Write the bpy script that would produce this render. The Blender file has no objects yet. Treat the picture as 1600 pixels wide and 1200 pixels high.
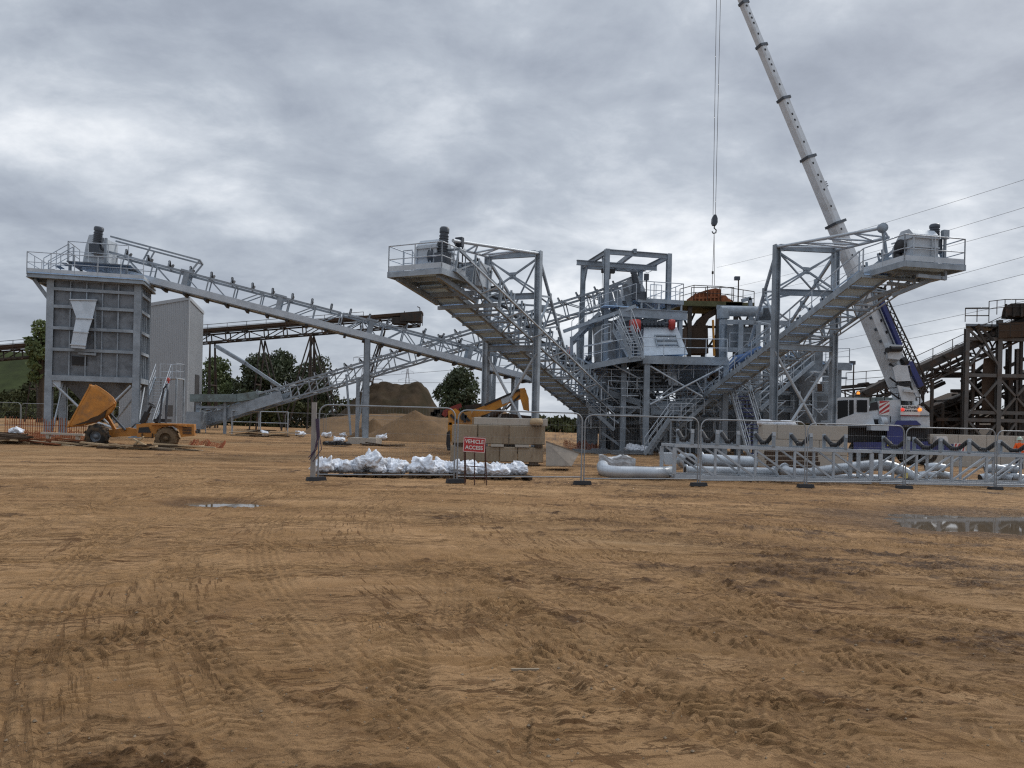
import bpy, math, random
import numpy as np
from mathutils import Vector, Matrix
R = random.Random(11)
V = Vector
Z = V((0, 0, 1))
C = bpy.context.scene.collection
F, ROLL, VH, EYE, TILT = 1200.0, 0.0225, 63.0, 1.557, 0.0116
CR, SR = math.cos(ROLL), math.sin(ROLL)

def uv(x, y):
    dx, dy = x - 800, y - 600
    return dx * CR + dy * SR, -dx * SR + dy * CR

def P(x, y, d):                      # surveyed sight line x, y -> the point at range d
    u, v = uv(x, y)
    return V((u * d / F, d, EYE - (v - VH) * d / F))

def gz(X):
    return -TILT * max(-70.0, min(70.0, X))

def G(x, y):                         # where that sight line meets the ground
    u, v = uv(x, y)
    return P(x, y, EYE * F / ((v - VH) - TILT * u))

def GD(x, d):                        # ground point below column x at range d
    u, v = uv(x, 665)
    X = u * d / F
    return V((X, d, gz(X)))

def og(p):
    return V((p.x, p.y, gz(p.x)))

# ---------------------------------------------------------------- mesh builder
class MB:
    def __init__(s):
        s.v, s.f, s.m, s.s, s.isl = [], [], [], [], []
    def add(s, vs, fs, mi=0, sm=False):
        b = len(s.v)
        s.v += [tuple(q) for q in vs]; s.isl.append((b, len(s.v)))
        for f in fs:
            s.f.append([b + i for i in f]); s.m.append(mi); s.s.append(sm)
    def hexa(s, q, mi=0):
        s.add(q, [(0, 3, 2, 1), (4, 5, 6, 7), (0, 1, 5, 4), (1, 2, 6, 5), (2, 3, 7, 6), (3, 0, 4, 7)], mi)
    def box(s, c, sx, sy, sz, ex=V((1, 0, 0)), ey=V((0, 1, 0)), ez=Z, mi=0):
        c = V(c); X, Y, W = V(ex) * sx / 2, V(ey) * sy / 2, V(ez) * sz / 2
        s.hexa([c - X - Y - W, c + X - Y - W, c + X + Y - W, c - X + Y - W,
                c - X - Y + W, c + X - Y + W, c + X + Y + W, c - X + Y + W], mi)
    def bar(s, a, b, w, h=None, up=Z, mi=0):
        a, b = V(a), V(b); h = h or w
        d = (b - a)
        L = d.length
        if L < 1e-5: return
        d /= L
        x = d.cross(V(up))
        if x.length < 1e-3: x = d.cross(V((0, 1, 0)))
        x.normalize(); y = x.cross(d)
        s.box((a + b) / 2, w, L, h, x, d, y, mi)
    def ibeam(s, a, b, w, h, up=Z, t=0.03, mi=0):
        a, b = V(a), V(b); d = (b - a).normalized()
        x = d.cross(V(up))
        if x.length < 1e-3: x = d.cross(V((0, 1, 0)))
        x.normalize(); y = x.cross(d)
        o = y * (h - t) / 2
        s.bar(a + o, b + o, w, t, y, mi); s.bar(a - o, b - o, w, t, y, mi)
        s.bar(a, b, t, h - 2 * t, y, mi)
    def tube(s, a, b, r, n=8, r2=None, mi=0, cap=True, sm=True):
        a, b = V(a), V(b); r2 = r if r2 is None else r2
        d = b - a
        if d.length < 1e-5: return
        d.normalize()
        x = d.orthogonal().normalized(); y = d.cross(x)
        ring = [(math.cos(2 * math.pi * i / n), math.sin(2 * math.pi * i / n)) for i in range(n)]
        vs = [a + (x * c + y * k) * r for c, k in ring] + [b + (x * c + y * k) * r2 for c, k in ring]
        s.add(vs, [(i, (i + 1) % n, n + (i + 1) % n, n + i) for i in range(n)], mi, sm)
        if cap:
            s.add(vs[:n], [tuple(range(n - 1, -1, -1))], mi)
            s.add(vs[n:], [tuple(range(n))], mi)
    def path(s, pts, r, n=8, mi=0, cap=True):
        pts = [V(p) for p in pts]
        rr = r if isinstance(r, (list, tuple)) else [r] * len(pts)
        t0 = (pts[1] - pts[0]).normalized()
        x = t0.orthogonal().normalized()
        vs = []
        for i, p in enumerate(pts):
            t = (pts[min(i + 1, len(pts) - 1)] - pts[max(i - 1, 0)]).normalized()
            x = (x - t * x.dot(t)).normalized(); y = t.cross(x)
            vs += [p + (x * math.cos(2 * math.pi * k / n) + y * math.sin(2 * math.pi * k / n)) * rr[i] for k in range(n)]
        fs = [(i * n + k, i * n + (k + 1) % n, (i + 1) * n + (k + 1) % n, (i + 1) * n + k)
              for i in range(len(pts) - 1) for k in range(n)]
        s.add(vs, fs, mi, True)
        if cap:
            s.add(vs[:n], [tuple(range(n - 1, -1, -1))], mi); s.add(vs[-n:], [tuple(range(n))], mi)
    def prism(s, poly, ext, mi=0):
        poly = [V(p) for p in poly]; ext = V(ext); n = len(poly)
        nn = V((0, 0, 0))
        for i in range(n): nn += poly[i].cross(poly[(i + 1) % n])
        if nn.dot(ext) > 0: poly = poly[::-1]
        s.add(poly + [p + ext for p in poly],
              [tuple(range(n)), tuple(range(2 * n - 1, n - 1, -1))] +
              [(i, n + i, n + (i + 1) % n, (i + 1) % n) for i in range(n)], mi)
    def lathe(s, c, ax, prof, n=20, mi=0, sm=True):
        c, ax = V(c), V(ax).normalized(); x = ax.orthogonal().normalized(); y = ax.cross(x)
        vs = []
        for (r, h) in prof:
            vs += [c + ax * h + (x * math.cos(2 * math.pi * k / n) + y * math.sin(2 * math.pi * k / n)) * r for k in range(n)]
        s.add(vs, [(i * n + k, i * n + (k + 1) % n, (i + 1) * n + (k + 1) % n, (i + 1) * n + k)
                   for i in range(len(prof) - 1) for k in range(n)], mi, sm)
    def pieces(s):
        n = len(s.isl)
        if n < 2 or n > 700: return None
        vv = np.array(s.v); lo = np.array([vv[a:b].min(0) for a, b in s.isl]); hi = np.array([vv[a:b].max(0) for a, b in s.isl])
        size = (hi - lo).max(1); gap = np.maximum(0, np.maximum(lo[:, None] - hi[None], lo[None] - hi[:, None]))
        near = np.sqrt((gap ** 2).sum(2)) <= np.maximum(.02, .5 * np.maximum(size[:, None], size[None]))
        lab = np.arange(n)
        while True:
            new = np.array([lab[near[i]].min() for i in range(n)]); new = np.minimum(new, lab)
            if (new == lab).all(): break
            lab = new
        return [np.nonzero(lab == k)[0] for k in np.unique(lab)]
    def build(s, name, mats, parent=None, loc=None):
        if parent is not None:
            pc = s.pieces()
            if pc and 1 < len(pc) <= 40:        # far-apart pieces become parts of their own
                fi = {}
                best = None
                st = [a for a, b in s.isl]
                import bisect
                for k, f in enumerate(s.f): fi.setdefault(bisect.bisect_right(st, f[0]) - 1, []).append(k)
                for g in sorted(pc, key=lambda g: -sum(s.isl[i][1] - s.isl[i][0] for i in g)):
                    m = MB()
                    for i in g:
                        a, b = s.isl[i]
                        base = len(m.v); m.v += s.v[a:b]; m.isl.append((base, len(m.v)))
                        for k in fi.get(i, []):
                            m.f.append([base + q - a for q in s.f[k]]); m.m.append(s.m[k]); m.s.append(s.s[k])
                    o = m.build1(name, mats, parent, loc); best = best or o
                return best
        return s.build1(name, mats, parent, loc)
    def build1(s, name, mats, parent=None, loc=None):
        if not isinstance(mats, (list, tuple)): mats = [mats]
        base = V(loc) if loc is not None else (W[parent] if parent is not None else V((0, 0, 0)))
        me = bpy.data.meshes.new(name)
        me.from_pydata([(q[0] - base.x, q[1] - base.y, q[2] - base.z) for q in s.v], [], s.f)
        for m in mats: me.materials.append(m)
        me.polygons.foreach_set('material_index', s.m)
        me.polygons.foreach_set('use_smooth', s.s)
        me.update()
        o = bpy.data.objects.new(name, me); C.objects.link(o)
        if parent is not None: o.parent = parent
        else: o.location = base
        W[o] = base
        return o
W = {}

def tag(o, label=None, cat=None, group=None, kind=None):
    if label: o['label'] = label
    if cat: o['category'] = cat
    if group: o['group'] = group
    if kind: o['kind'] = kind
    return o
def T(name, label, cat, loc, group=None):
    o = bpy.data.objects.new(name, None); C.objects.link(o)
    o.location = V(loc); o.empty_display_size = 0.3; W[o] = V(loc)
    return tag(o, label, cat, group)
def one(mb, name, mats, label, cat, loc, group=None):
    return tag(mb.build(name, mats, None, loc), label, cat, group)
def dup(root, loc, rotz=0, label=None, group=None, scale=None):
    r = root.copy(); C.objects.link(r); r.location = loc; r.rotation_euler = (0, 0, rotz)
    if scale: r.scale = scale
    if label: r['label'] = label
    if group: r['group'] = group
    for ch in list(root.children):
        c = ch.copy(); C.objects.link(c); c.parent = r
        for g in list(ch.children):
            d = g.copy(); C.objects.link(d); d.parent = c
    return r

# ---------------------------------------------------------------- materials
def nodes(name):
    m = bpy.data.materials.new(name); m.use_nodes = True
    nt = m.node_tree
    return m, nt, nt.nodes['Principled BSDF']
def mat(name, col, rough=0.6, metal=0.0, var=0.15, scale=3.0, bump=0.0, bscale=20.0, dirt=None, dirt_amt=0.5, dscale=1.2, stretch=None, dlo=.48, dhi=.62):
    """plain surface with two octaves of tone variation, optional blotches of dirt / rust and a fine bump"""
    m, nt, b = nodes(name)
    N, L = nt.nodes.new, nt.links.new
    tc = N('ShaderNodeTexCoord'); vec = tc.outputs['Object']
    if stretch:
        mp = N('ShaderNodeMapping'); mp.inputs['Scale'].default_value = stretch; L(vec, mp.inputs['Vector']); vec = mp.outputs['Vector']
    n1 = N('ShaderNodeTexNoise'); n1.inputs['Scale'].default_value = scale; n1.inputs['Detail'].default_value = 5
    n1.inputs['Roughness'].default_value = .65; L(vec, n1.inputs['Vector'])
    r = N('ShaderNodeMapRange'); r.inputs['From Min'].default_value = .3; r.inputs['From Max'].default_value = .7
    r.inputs['To Min'].default_value = 1 - var; r.inputs['To Max'].default_value = 1 + var; L(n1.outputs['Fac'], r.inputs['Value'])
    mx = N('ShaderNodeMix'); mx.data_type = 'RGBA'; mx.blend_type = 'MULTIPLY'; mx.inputs[0].default_value = 1
    mx.inputs[6].default_value = (*col, 1); L(r.outputs[0], mx.inputs[7]); out = mx.outputs[2]
    oi = N('ShaderNodeObjectInfo'); ro = N('ShaderNodeMapRange'); ro.inputs['To Min'].default_value = 1 - .45 * var; ro.inputs['To Max'].default_value = 1 + .45 * var; L(oi.outputs['Random'], ro.inputs['Value'])
    mo = N('ShaderNodeMix'); mo.data_type = 'RGBA'; mo.blend_type = 'MULTIPLY'; mo.inputs[0].default_value = 1; L(out, mo.inputs[6]); L(ro.outputs[0], mo.inputs[7]); out = mo.outputs[2]
    if dirt:
        n2 = N('ShaderNodeTexNoise'); n2.inputs['Scale'].default_value = dscale; n2.inputs['Detail'].default_value = 7
        n2.inputs['Roughness'].default_value = .7; L(vec, n2.inputs['Vector'])
        r2 = N('ShaderNodeMapRange'); r2.inputs['From Min'].default_value = dlo; r2.inputs['From Max'].default_value = dhi
        r2.inputs['To Max'].default_value = dirt_amt; L(n2.outputs['Fac'], r2.inputs['Value'])
        m2 = N('ShaderNodeMix'); m2.data_type = 'RGBA'; L(r2.outputs[0], m2.inputs[0]); L(out, m2.inputs[6]); m2.inputs[7].default_value = (*dirt, 1)
        out = m2.outputs[2]
    L(out, b.inputs['Base Color'])
    b.inputs['Roughness'].default_value = rough; b.inputs['Metallic'].default_value = metal
    if rough >= .75: b.inputs['Specular IOR Level'].default_value = .12
    rr = N('ShaderNodeMapRange'); rr.inputs['To Min'].default_value = max(.03, rough - .12); rr.inputs['To Max'].default_value = min(1, rough + .12)
    L(n1.outputs['Fac'], rr.inputs['Value']); L(rr.outputs[0], b.inputs['Roughness'])
    if bump:
        n3 = N('ShaderNodeTexNoise'); n3.inputs['Scale'].default_value = bscale; n3.inputs['Detail'].default_value = 4; L(vec, n3.inputs['Vector'])
        bp = N('ShaderNodeBump'); bp.inputs['Strength'].default_value = bump; bp.inputs['Distance'].default_value = .05
        L(n3.outputs['Fac'], bp.inputs['Height']); L(bp.outputs[0], b.inputs['Normal'])
    return m
def emat(name, col, s):
    m, nt, b = nodes(name)
    b.inputs['Base Color'].default_value = (*col, 1); b.inputs['Emission Color'].default_value = (*col, 1); b.inputs['Emission Strength'].default_value = s
    return m
M = {}
M['galv'] = mat('galvanised steel', (.265, .305, .345), .55, .2, .26, 1.6, dirt=(.155, .182, .212), dirt_amt=.6, dscale=.9)
M['galvlight'] = mat('bright galvanised sheet', (.44, .485, .53), .6, .15, .14, 1.1, dirt=(.33, .37, .41), dirt_amt=.5)
M['galvdark'] = mat('weathered galvanised plate', (.145, .162, .182), .6, .2, .3, 1.2, .25, 6, dirt=(.075, .085, .097), dirt_amt=.75, dscale=1.5)
M['grating'] = mat('steel grating plate', (.42, .60, .84), .6, 0, .14, 2.5)
M['plantgrey'] = mat('painted grey plant steel', (.185, .212, .24), .55, .2, .25, 1.3, dirt=(.07, .075, .08), dirt_amt=.6)
M['dark'] = mat('black rubber', (.018, .018, .02), .7, 0, .3, 4)
M['belt'] = mat('conveyor belt rubber', (.03, .03, .032), .75, 0, .25, 3)
M['motor'] = mat('dark blue grey motor paint', (.05, .06, .075), .45, .1, .2, 3)
M['red'] = mat('red paint', (.34, .028, .018), .5, 0, .15, 2)
M['fencetube'] = mat('dull fence tube', (.25, .265, .28), .5, .25, .2, 2)
M['rail'] = mat('galvanised tube', (.40, .44, .48), .5, .25, .15, 2)
M['rust'] = mat('rusty brown steel', (.075, .050, .035), .8, .1, .4, 1.2, .3, 8, dirt=(.04, .027, .02), dirt_amt=.7)
M['rustred'] = mat('red brown rust', (.24, .088, .042), .85, 0, .4, 1.5, .4, 6, dirt=(.08, .035, .02), dirt_amt=.7)
M['olddark'] = mat('dark weathered steel', (.055, .05, .046), .75, .15, .35, 1.2, dirt=(.075, .042, .026), dirt_amt=.7)
M['white'] = mat('white crane paint', (.52, .55, .58), .4, 0, .1, .8, dirt=(.30, .30, .30), dirt_amt=.6, dscale=.8)
M['blue'] = mat('deep blue paint', (.022, .032, .16), .45, 0, .2, 1, dirt=(.03, .03, .07), dirt_amt=.5)
M['glass'] = mat('dark cab glass', (.012, .014, .016), .3, 0, .2, 1); M['glass'].node_tree.nodes['Principled BSDF'].inputs['Specular IOR Level'].default_value = .15
M['dullred'] = mat('dull dark red paint', (.22, .03, .022), .6, 0, .25, 2)
M['yellow'] = mat('orange yellow paint', (.50, .21, .016), .5, 0, .2, 1.4, dirt=(.24, .13, .05), dirt_amt=.55, dscale=1.6)
M['dumper'] = mat('muddy orange paint', (.44, .18, .03), .65, 0, .28, 2, .15, 12, dirt=(.25, .125, .05), dirt_amt=.7, dscale=1.8)
M['tyre'] = mat('muddy tyre', (.03, .028, .026), .9, 0, .3, 3, .3, 14, dirt=(.13, .085, .05), dirt_amt=.6, dscale=3)
M['mudtyre'] = mat('tyre caked in mud', (.15, .105, .065), .95, 0, .3, 3, .5, 14, dirt=(.09, .06, .04), dirt_amt=.7, dscale=2.4)
M['conc'] = mat('cast concrete', (.31, .25, .18), .9, 0, .26, 1.4, .3, 14, dirt=(.15, .105, .068), dirt_amt=.6, dscale=1.5, stretch=(1, 1, .4))
M['concpale'] = mat('pale concrete', (.42, .385, .335), .9, 0, .1, 1.2, .15, 16, dirt=(.33, .29, .24), dirt_amt=.5)
M['timber'] = mat('weathered timber', (.40, .30, .19), .85, 0, .3, 4, .3, 20, stretch=(1, 1, 6))
M['timberdark'] = mat('dark wet timber', (.075, .052, .035), .85, 0, .35, 4, .3, 20)
M['bag'] = mat('white woven plastic', (.66, .69, .74), .6, 0, .3, 6, .35, 18, dirt=(.13, .27, .47), dirt_amt=.75, dscale=5, dlo=.62, dhi=.66)
M['bagblue'] = mat('blue printed plastic', (.10, .27, .45), .5, 0, .2, 6, .3, 18)
M['pipe'] = mat('silver grey pipe', (.42, .455, .49), .4, .35, .15, 2, dirt=(.3, .31, .33), dirt_amt=.4)
M['wrap'] = mat('wrinkled clear wrap', (.38, .39, .40), .3, 0, .3, 5, .6, 9)
M['signred'] = mat('sign red', (.40, .03, .035), .5, 0, .1, 4)
M['signwhite'] = mat('sign white', (.68, .66, .64), .5, 0, .05, 4)
M['brownpaint'] = mat('rusty sign frame', (.06, .022, .015), .7, 0, .3, 5)
M['orange'] = mat('orange hi vis cloth', (.75, .115, .02), .8, 0, .15, 5)
M['skin'] = mat('skin', (.45, .27, .19), .6, 0, .08, 6)
M['navy'] = mat('dark work trousers', (.03, .035, .05), .9, 0, .2, 5)
M['leaf'] = mat('dark tree leaf', (.046, .060, .024), .7, 0, .4, .35)
M['leaf2'] = mat('green tree leaf', (.080, .105, .034), .7, 0, .4, .35)
M['leafbrown'] = mat('dull hedge leaf', (.058, .062, .026), .75, 0, .4, .3)
M['bark'] = mat('bark', (.06, .045, .033), .95, 0, .3, 4, .4, 10)
M['grass'] = mat('grassy bank', (.032, .040, .015), .9, 0, .4, .25, .6, 2, dirt=(.03, .034, .014), dirt_amt=.7, dscale=.15)
M['sand'] = mat('brown sand heap', (.165, .102, .054), .95, 0, .22, .6, .5, 3, dirt=(.115, .075, .043), dirt_amt=.6, dscale=.35)
M['sanddark'] = mat('dark spoil heap', (.05, .034, .02), .95, 0, .4, .5, .6, 2, dirt=(.028, .024, .012), dirt_amt=.8, dscale=.22)
M['clad'] = mat('grey profiled cladding', (.30, .32, .34), .5, .1, .06, .5)
M['teal'] = mat('faded green plant paint', (.15, .195, .20), .6, 0, .25, 1.5, dirt=(.06, .06, .05), dirt_amt=.6)
M['netting'] = mat('orange barrier netting', (.30, .095, .045), .8, 0, .25, 4)
M['lampamber'] = emat('amber lamp', (1, .32, .04), .8)
M['lampred'] = emat('red lamp', (1, .07, .05), .35)
M['purple'] = mat('purple cable sheath', (.05, .03, .06), .6, 0, .2, 4)
# ---------------------------------------------------------------- camera, light, sky
sc = bpy.context.scene
cam = bpy.data.cameras.new('camera'); co = bpy.data.objects.new('camera', cam); C.objects.link(co)
cam.sensor_width = 36; cam.lens = 36 * F / 1600
cam.shift_y = VH / 1600; cam.shift_x = VH * SR / 1600
cam.clip_start = .1; cam.clip_end = 9000
m = Matrix.Identity(4)
right, up = V((CR, 0, SR)), V((-SR, 0, CR)); back = right.cross(up)
for i in range(3): m[i][0], m[i][1], m[i][2] = right[i], up[i], back[i]
m[2][3] = EYE
co.matrix_world = m
sc.camera = co
sc.view_settings.view_transform = 'Standard'; sc.view_settings.look = 'None'; sc.view_settings.exposure = 0.22; sc.cycles.use_denoising = False; sc.cycles.filter_width = 1.25; sc.view_settings.gamma = 1
SUN_EL, SUN_AZ = 40, 50            # azimuth from +Y towards +X
sd = V((math.sin(math.radians(SUN_AZ)) * math.cos(math.radians(SUN_EL)), math.cos(math.radians(SUN_AZ)) * math.cos(math.radians(SUN_EL)), math.sin(math.radians(SUN_EL))))
sun = bpy.data.lights.new('sun', 'SUN'); sun.energy = 1.5; sun.angle = math.radians(11); sun.color = (1, .96, .9)
so = bpy.data.objects.new('sun', sun); C.objects.link(so); so.location = (30, 40, 60)
so.rotation_euler = sd.to_track_quat('Z', 'Y').to_euler()

w = bpy.data.worlds.new('World'); sc.world = w; w.use_nodes = True
nt = w.node_tree; N, L = nt.nodes.new, nt.links.new
bg = nt.nodes['Background']
sky = N('ShaderNodeTexSky'); sky.sky_type = 'NISHITA'; sky.sun_disc = False
sky.sun_elevation = math.radians(SUN_EL); sky.sun_rotation = math.radians(SUN_AZ); sky.dust_density = 2
tc = N('ShaderNodeTexCoord'); sep = N('ShaderNodeSeparateXYZ'); L(tc.outputs['Generated'], sep.inputs[0])
def mth(op, a, b=None, c=None, clamp=False):
    n = N('ShaderNodeMath'); n.operation = op; n.use_clamp = clamp
    for i, q in enumerate((a, b, c)):
        if q is None: continue
        if isinstance(q, (int, float)): n.inputs[i].default_value = q
        else: L(q, n.inputs[i])
    return n.outputs[0]
def mrange(v, a, b, c, d, smooth=True):
    n = N('ShaderNodeMapRange'); n.interpolation_type = 'SMOOTHSTEP' if smooth else 'LINEAR'
    for i, q in zip((1, 2, 3, 4), (a, b, c, d)): n.inputs[i].default_value = q
    L(v, n.inputs[0]); return n.outputs[0]
zc = mth('MAXIMUM', sep.outputs[2], 0.0)
den = mth('ADD', zc, 0.30)
cx, cy = mth('DIVIDE', sep.outputs[0], den), mth('DIVIDE', sep.outputs[1], den)
cmb = N('ShaderNodeCombineXYZ'); L(cx, cmb.inputs[0]); L(cy, cmb.inputs[1])
def cloud(scale, detail, rough, dist, off, sx=1.0, sy=1.0):
    mp = N('ShaderNodeMapping'); mp.inputs['Location'].default_value = off; mp.inputs['Scale'].default_value = (sx, sy, 1); L(cmb.outputs[0], mp.inputs[0])
    n = N('ShaderNodeTexNoise'); n.inputs['Scale'].default_value = scale; n.inputs['Detail'].default_value = detail
    n.inputs['Roughness'].default_value = rough; n.inputs['Distortion'].default_value = dist; L(mp.outputs[0], n.inputs['Vector'])
    return n.outputs['Fac']
big = cloud(1.5, 3, .5, .25, (3.1, 7.3, 0), .85, 1.1)
mid = cloud(3.4, 7, .58, .3, (1.7, 2.2, 0), .95, 1.05)
fine = cloud(9.0, 6, .6, .2, (9.1, 4.2, 0), .9, 1.1)
val = mth('ADD', mth('ADD', mth('MULTIPLY', big, .40), mth('MULTIPLY', mid, .42)), mth('MULTIPLY', fine, .19))
# thinner cloud where the photograph has its bright breaks, thicker overhead
def lobe(px, py, width, amt):
    d = (P(px, py, 100) - V((0, 0, EYE))).normalized()
    v = N('ShaderNodeVectorMath'); v.operation = 'DISTANCE'; L(tc.outputs['Generated'], v.inputs[0]); v.inputs[1].default_value = d
    return mrange(v.outputs['Value'], 0, width, amt, 0)
for a in [(130, 300, .28, .07), (330, 320, .2, .03), (1060, 415, .24, .12), (900, 330, .3, .05), (1500, 300, .25, .05), (100, 190, .10, .06), (600, 250, .2, .0),
          (150, 60, .35, -.05), (900, 110, .25, -.05), (1400, 120, .35, -.04), (60, 470, .2, -.07), (640, 60, .25, .02), (620, 470, .2, -.04), (1000, 210, .14, -.05)]:
    val = mth('ADD', val, lobe(*a))
ramp = N('ShaderNodeValToRGB'); L(val, ramp.inputs[0])
e = ramp.color_ramp.elements
e[0].position, e[0].color = .30, (.243, .274, .332, 1)
e[1].position, e[1].color = .72, (.90, .92, .945, 1)
for p_, c_ in [(.42, (.337, .375, .440, 1)), (.51, (.432, .475, .538, 1)), (.60, (.60, .64, .695, 1))]:
    k = e.new(p_); k.color = c_
hz = mrange(sep.outputs[2], -.02, .16, .30, 0)
hm = N('ShaderNodeMix'); hm.data_type = 'RGBA'; L(hz, hm.inputs[0]); L(ramp.outputs[0], hm.inputs[6]); hm.inputs[7].default_value = (.66, .71, .775, 1)
sk = N('ShaderNodeMix'); sk.data_type = 'RGBA'; sk.blend_type = 'MULTIPLY'; sk.inputs[0].default_value = 1; L(sky.outputs[0], sk.inputs[6]); sk.inputs[7].default_value = (.08, .08, .08, 1)
fm = N('ShaderNodeMix'); fm.data_type = 'RGBA'; fm.inputs[0].default_value = .93; L(sk.outputs[2], fm.inputs[6]); L(hm.outputs[2], fm.inputs[7])
# the overcast overhead, higher than the frame reaches, is brighter
zb = mrange(sep.outputs[2], .50, .8, 1.0, 1.9)
vm = N('ShaderNodeVectorMath'); vm.operation = 'SCALE'; L(fm.outputs[2], vm.inputs[0]); L(zb, vm.inputs['Scale'])
L(vm.outputs[0], bg.inputs['Color']); bg.inputs['Strength'].default_value = 1.0

# ---------------------------------------------------------------- ground sheet
rng = np.random.default_rng(5)
_tab = rng.random((256, 256))
def vnoise(x, y):
    xi, yi = np.floor(x).astype(int), np.floor(y).astype(int)
    fx, fy = x - xi, y - yi
    fx, fy = fx * fx * (3 - 2 * fx), fy * fy * (3 - 2 * fy)
    a, b = xi & 255, yi & 255; a1, b1 = (a + 1) & 255, (b + 1) & 255
    return (_tab[a, b] * (1 - fx) + _tab[a1, b] * fx) * (1 - fy) + (_tab[a, b1] * (1 - fx) + _tab[a1, b1] * fx) * fy
def fbm(x, y, o=4, g=.5):
    s, a, t = 0, 1, 0
    for i in range(o):
        s = s + a * vnoise(x * 2 ** i + 17.3 * i, y * 2 ** i + 5.1 * i); t += a; a *= g
    return s / t
def sstep(a, b, x):
    t = np.clip((x - a) / (b - a), 0, 1); return t * t * (3 - 2 * t)
PUD = [(G(1560, 815), 3.4, 2.1, .04, .09), (G(345, 786.5), .95, .55, 0, .05)]
TRK = []   # x0, y0, heading (from +Y to +X), curvature, length, half width, kind, depth
def track(px0, px1, bend, hw, kind, dep):
    a, b = G(*px0), G(*px1); d = V((b.x - a.x, b.y - a.y)); TRK.append((a.x, a.y, math.atan2(d.x, d.y), bend, d.length, hw, kind, dep))
for t in [((690, 1010), (672, 838), .02, .16, 'rib', .022), ((905, 1190), (700, 860), .015, .2, 'lug', .04), ((520, 1195), (215, 905), -.02, .17, 'rib', .02),
          ((480, 1130), (560, 1000), .0, .16, 'rib', .02), ((330, 930), (520, 865), .02, .2, 'rib', .02), ((830, 1200), (760, 960), -.02, .24, 'lug', .04),
          ((1240, 1195), (760, 930), -.03, .26, 'lug', .045), ((1400, 1180), (900, 985), -.02, .26, 'lug', .04), ((1600, 1090), (1020, 975), -.01, .28, 'lug', .045),
          ((1600, 1000), (900, 930), -.02, .3, 'lug', .045), ((1600, 975), (1000, 868), -.01, .3, 'lug', .05), ((1600, 905), (800, 860), .005, .3, 'lug', .04),
          ((1600, 850), (850, 792), -.005, .35, 'lug', .06), ((1600, 868), (900, 806), -.005, .35, 'lug', .05), ((860, 1050), (1100, 1200), .0, .16, 'rib', .025),
          ((100, 1195), (160, 960), .03, .2, 'lug', .03), ((240, 1195), (260, 1010), .02, .2, 'rib', .025), ((0, 935), (480, 840), .02, .28, 'rib', .02),
          ((0, 1060), (420, 905), .03, .28, 'lug', .03), ((60, 1010), (330, 990), .02, .2, 'lug', .025), ((380, 1190), (410, 960), .0, .24, 'lug', .035),
          ((640, 1190), (600, 960), -.01, .22, 'lug', .03), ((0, 800), (800, 795), .0, .3, 'rib', .03), ((0, 770), (700, 772), .0, .3, 'rib', .03),
          ((100, 760), (250, 715), .04, .4, 'rib', .04), ((240, 770), (210, 712), .03, .4, 'rib', .04), ((700, 815), (1300, 790), .0, .3, 'lug', .04),
          ((470, 790), (1590, 775), .0, .35, 'rib', .03), ((430, 775), (1500, 764), .0, .35, 'rib', .03), ((800, 1200), (815, 1110), .0, .05, 'rut', .05),
          ((1190, 1090), (1330, 1190), .0, .18, 'lug', .04), ((1060, 900), (1220, 965), .0, .22, 'lug', .05), ((600, 880), (420, 800), .02, .2, 'rib', .025),
          ((380, 880), (470, 830), .0, .22, 'lug', .025), ((130, 880), (90, 760), .03, .3, 'lug', .03)]:
    track(*t)
FC = (2.0, -8.0); FC2 = (14.0, 14.0)
rt_ = random.Random(8)
for r_ in (13.4, 14.9, 16.4, 17.6, 18.2, 19.0, 20.1, 21.4, 22.3, 23.6, 24.8, 26.0, 27.5, 29.0, 31.0):
    a0 = rt_.uniform(-.85, .1); a1 = a0 + rt_.uniform(.35, .8)
    TRK.append((r_, a0, a1, 0, 0, rt_.choice([.2, .26, .32, .38]), rt_.choice(['lug*', 'rib*', 'rib*', 'lug*']), rt_.uniform(.016, .034)))
for r_, a0, a1, k_ in ((14.2, .95, -.5, 'rib+'), (16.1, .95, -.5, 'rib+'), (17.6, .85, -.45, 'rib+'), (19.4, .85, -.45, 'rib+'), (20.6, .6, -.4, 'lug+'), (22.5, .6, -.4, 'lug+'), (15.0, .8, .1, 'lug+'), (18.5, .7, .0, 'lug+')):
    TRK.append((r_, a0, a1, 0, 0, .2, k_, .022))
def flake(X, Y, ang, sx, sy, o=3):
    c, s_ = math.cos(ang), math.sin(ang)
    return fbm((X * c + Y * s_) * sx, (-X * s_ + Y * c) * sy, o, .58)
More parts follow.
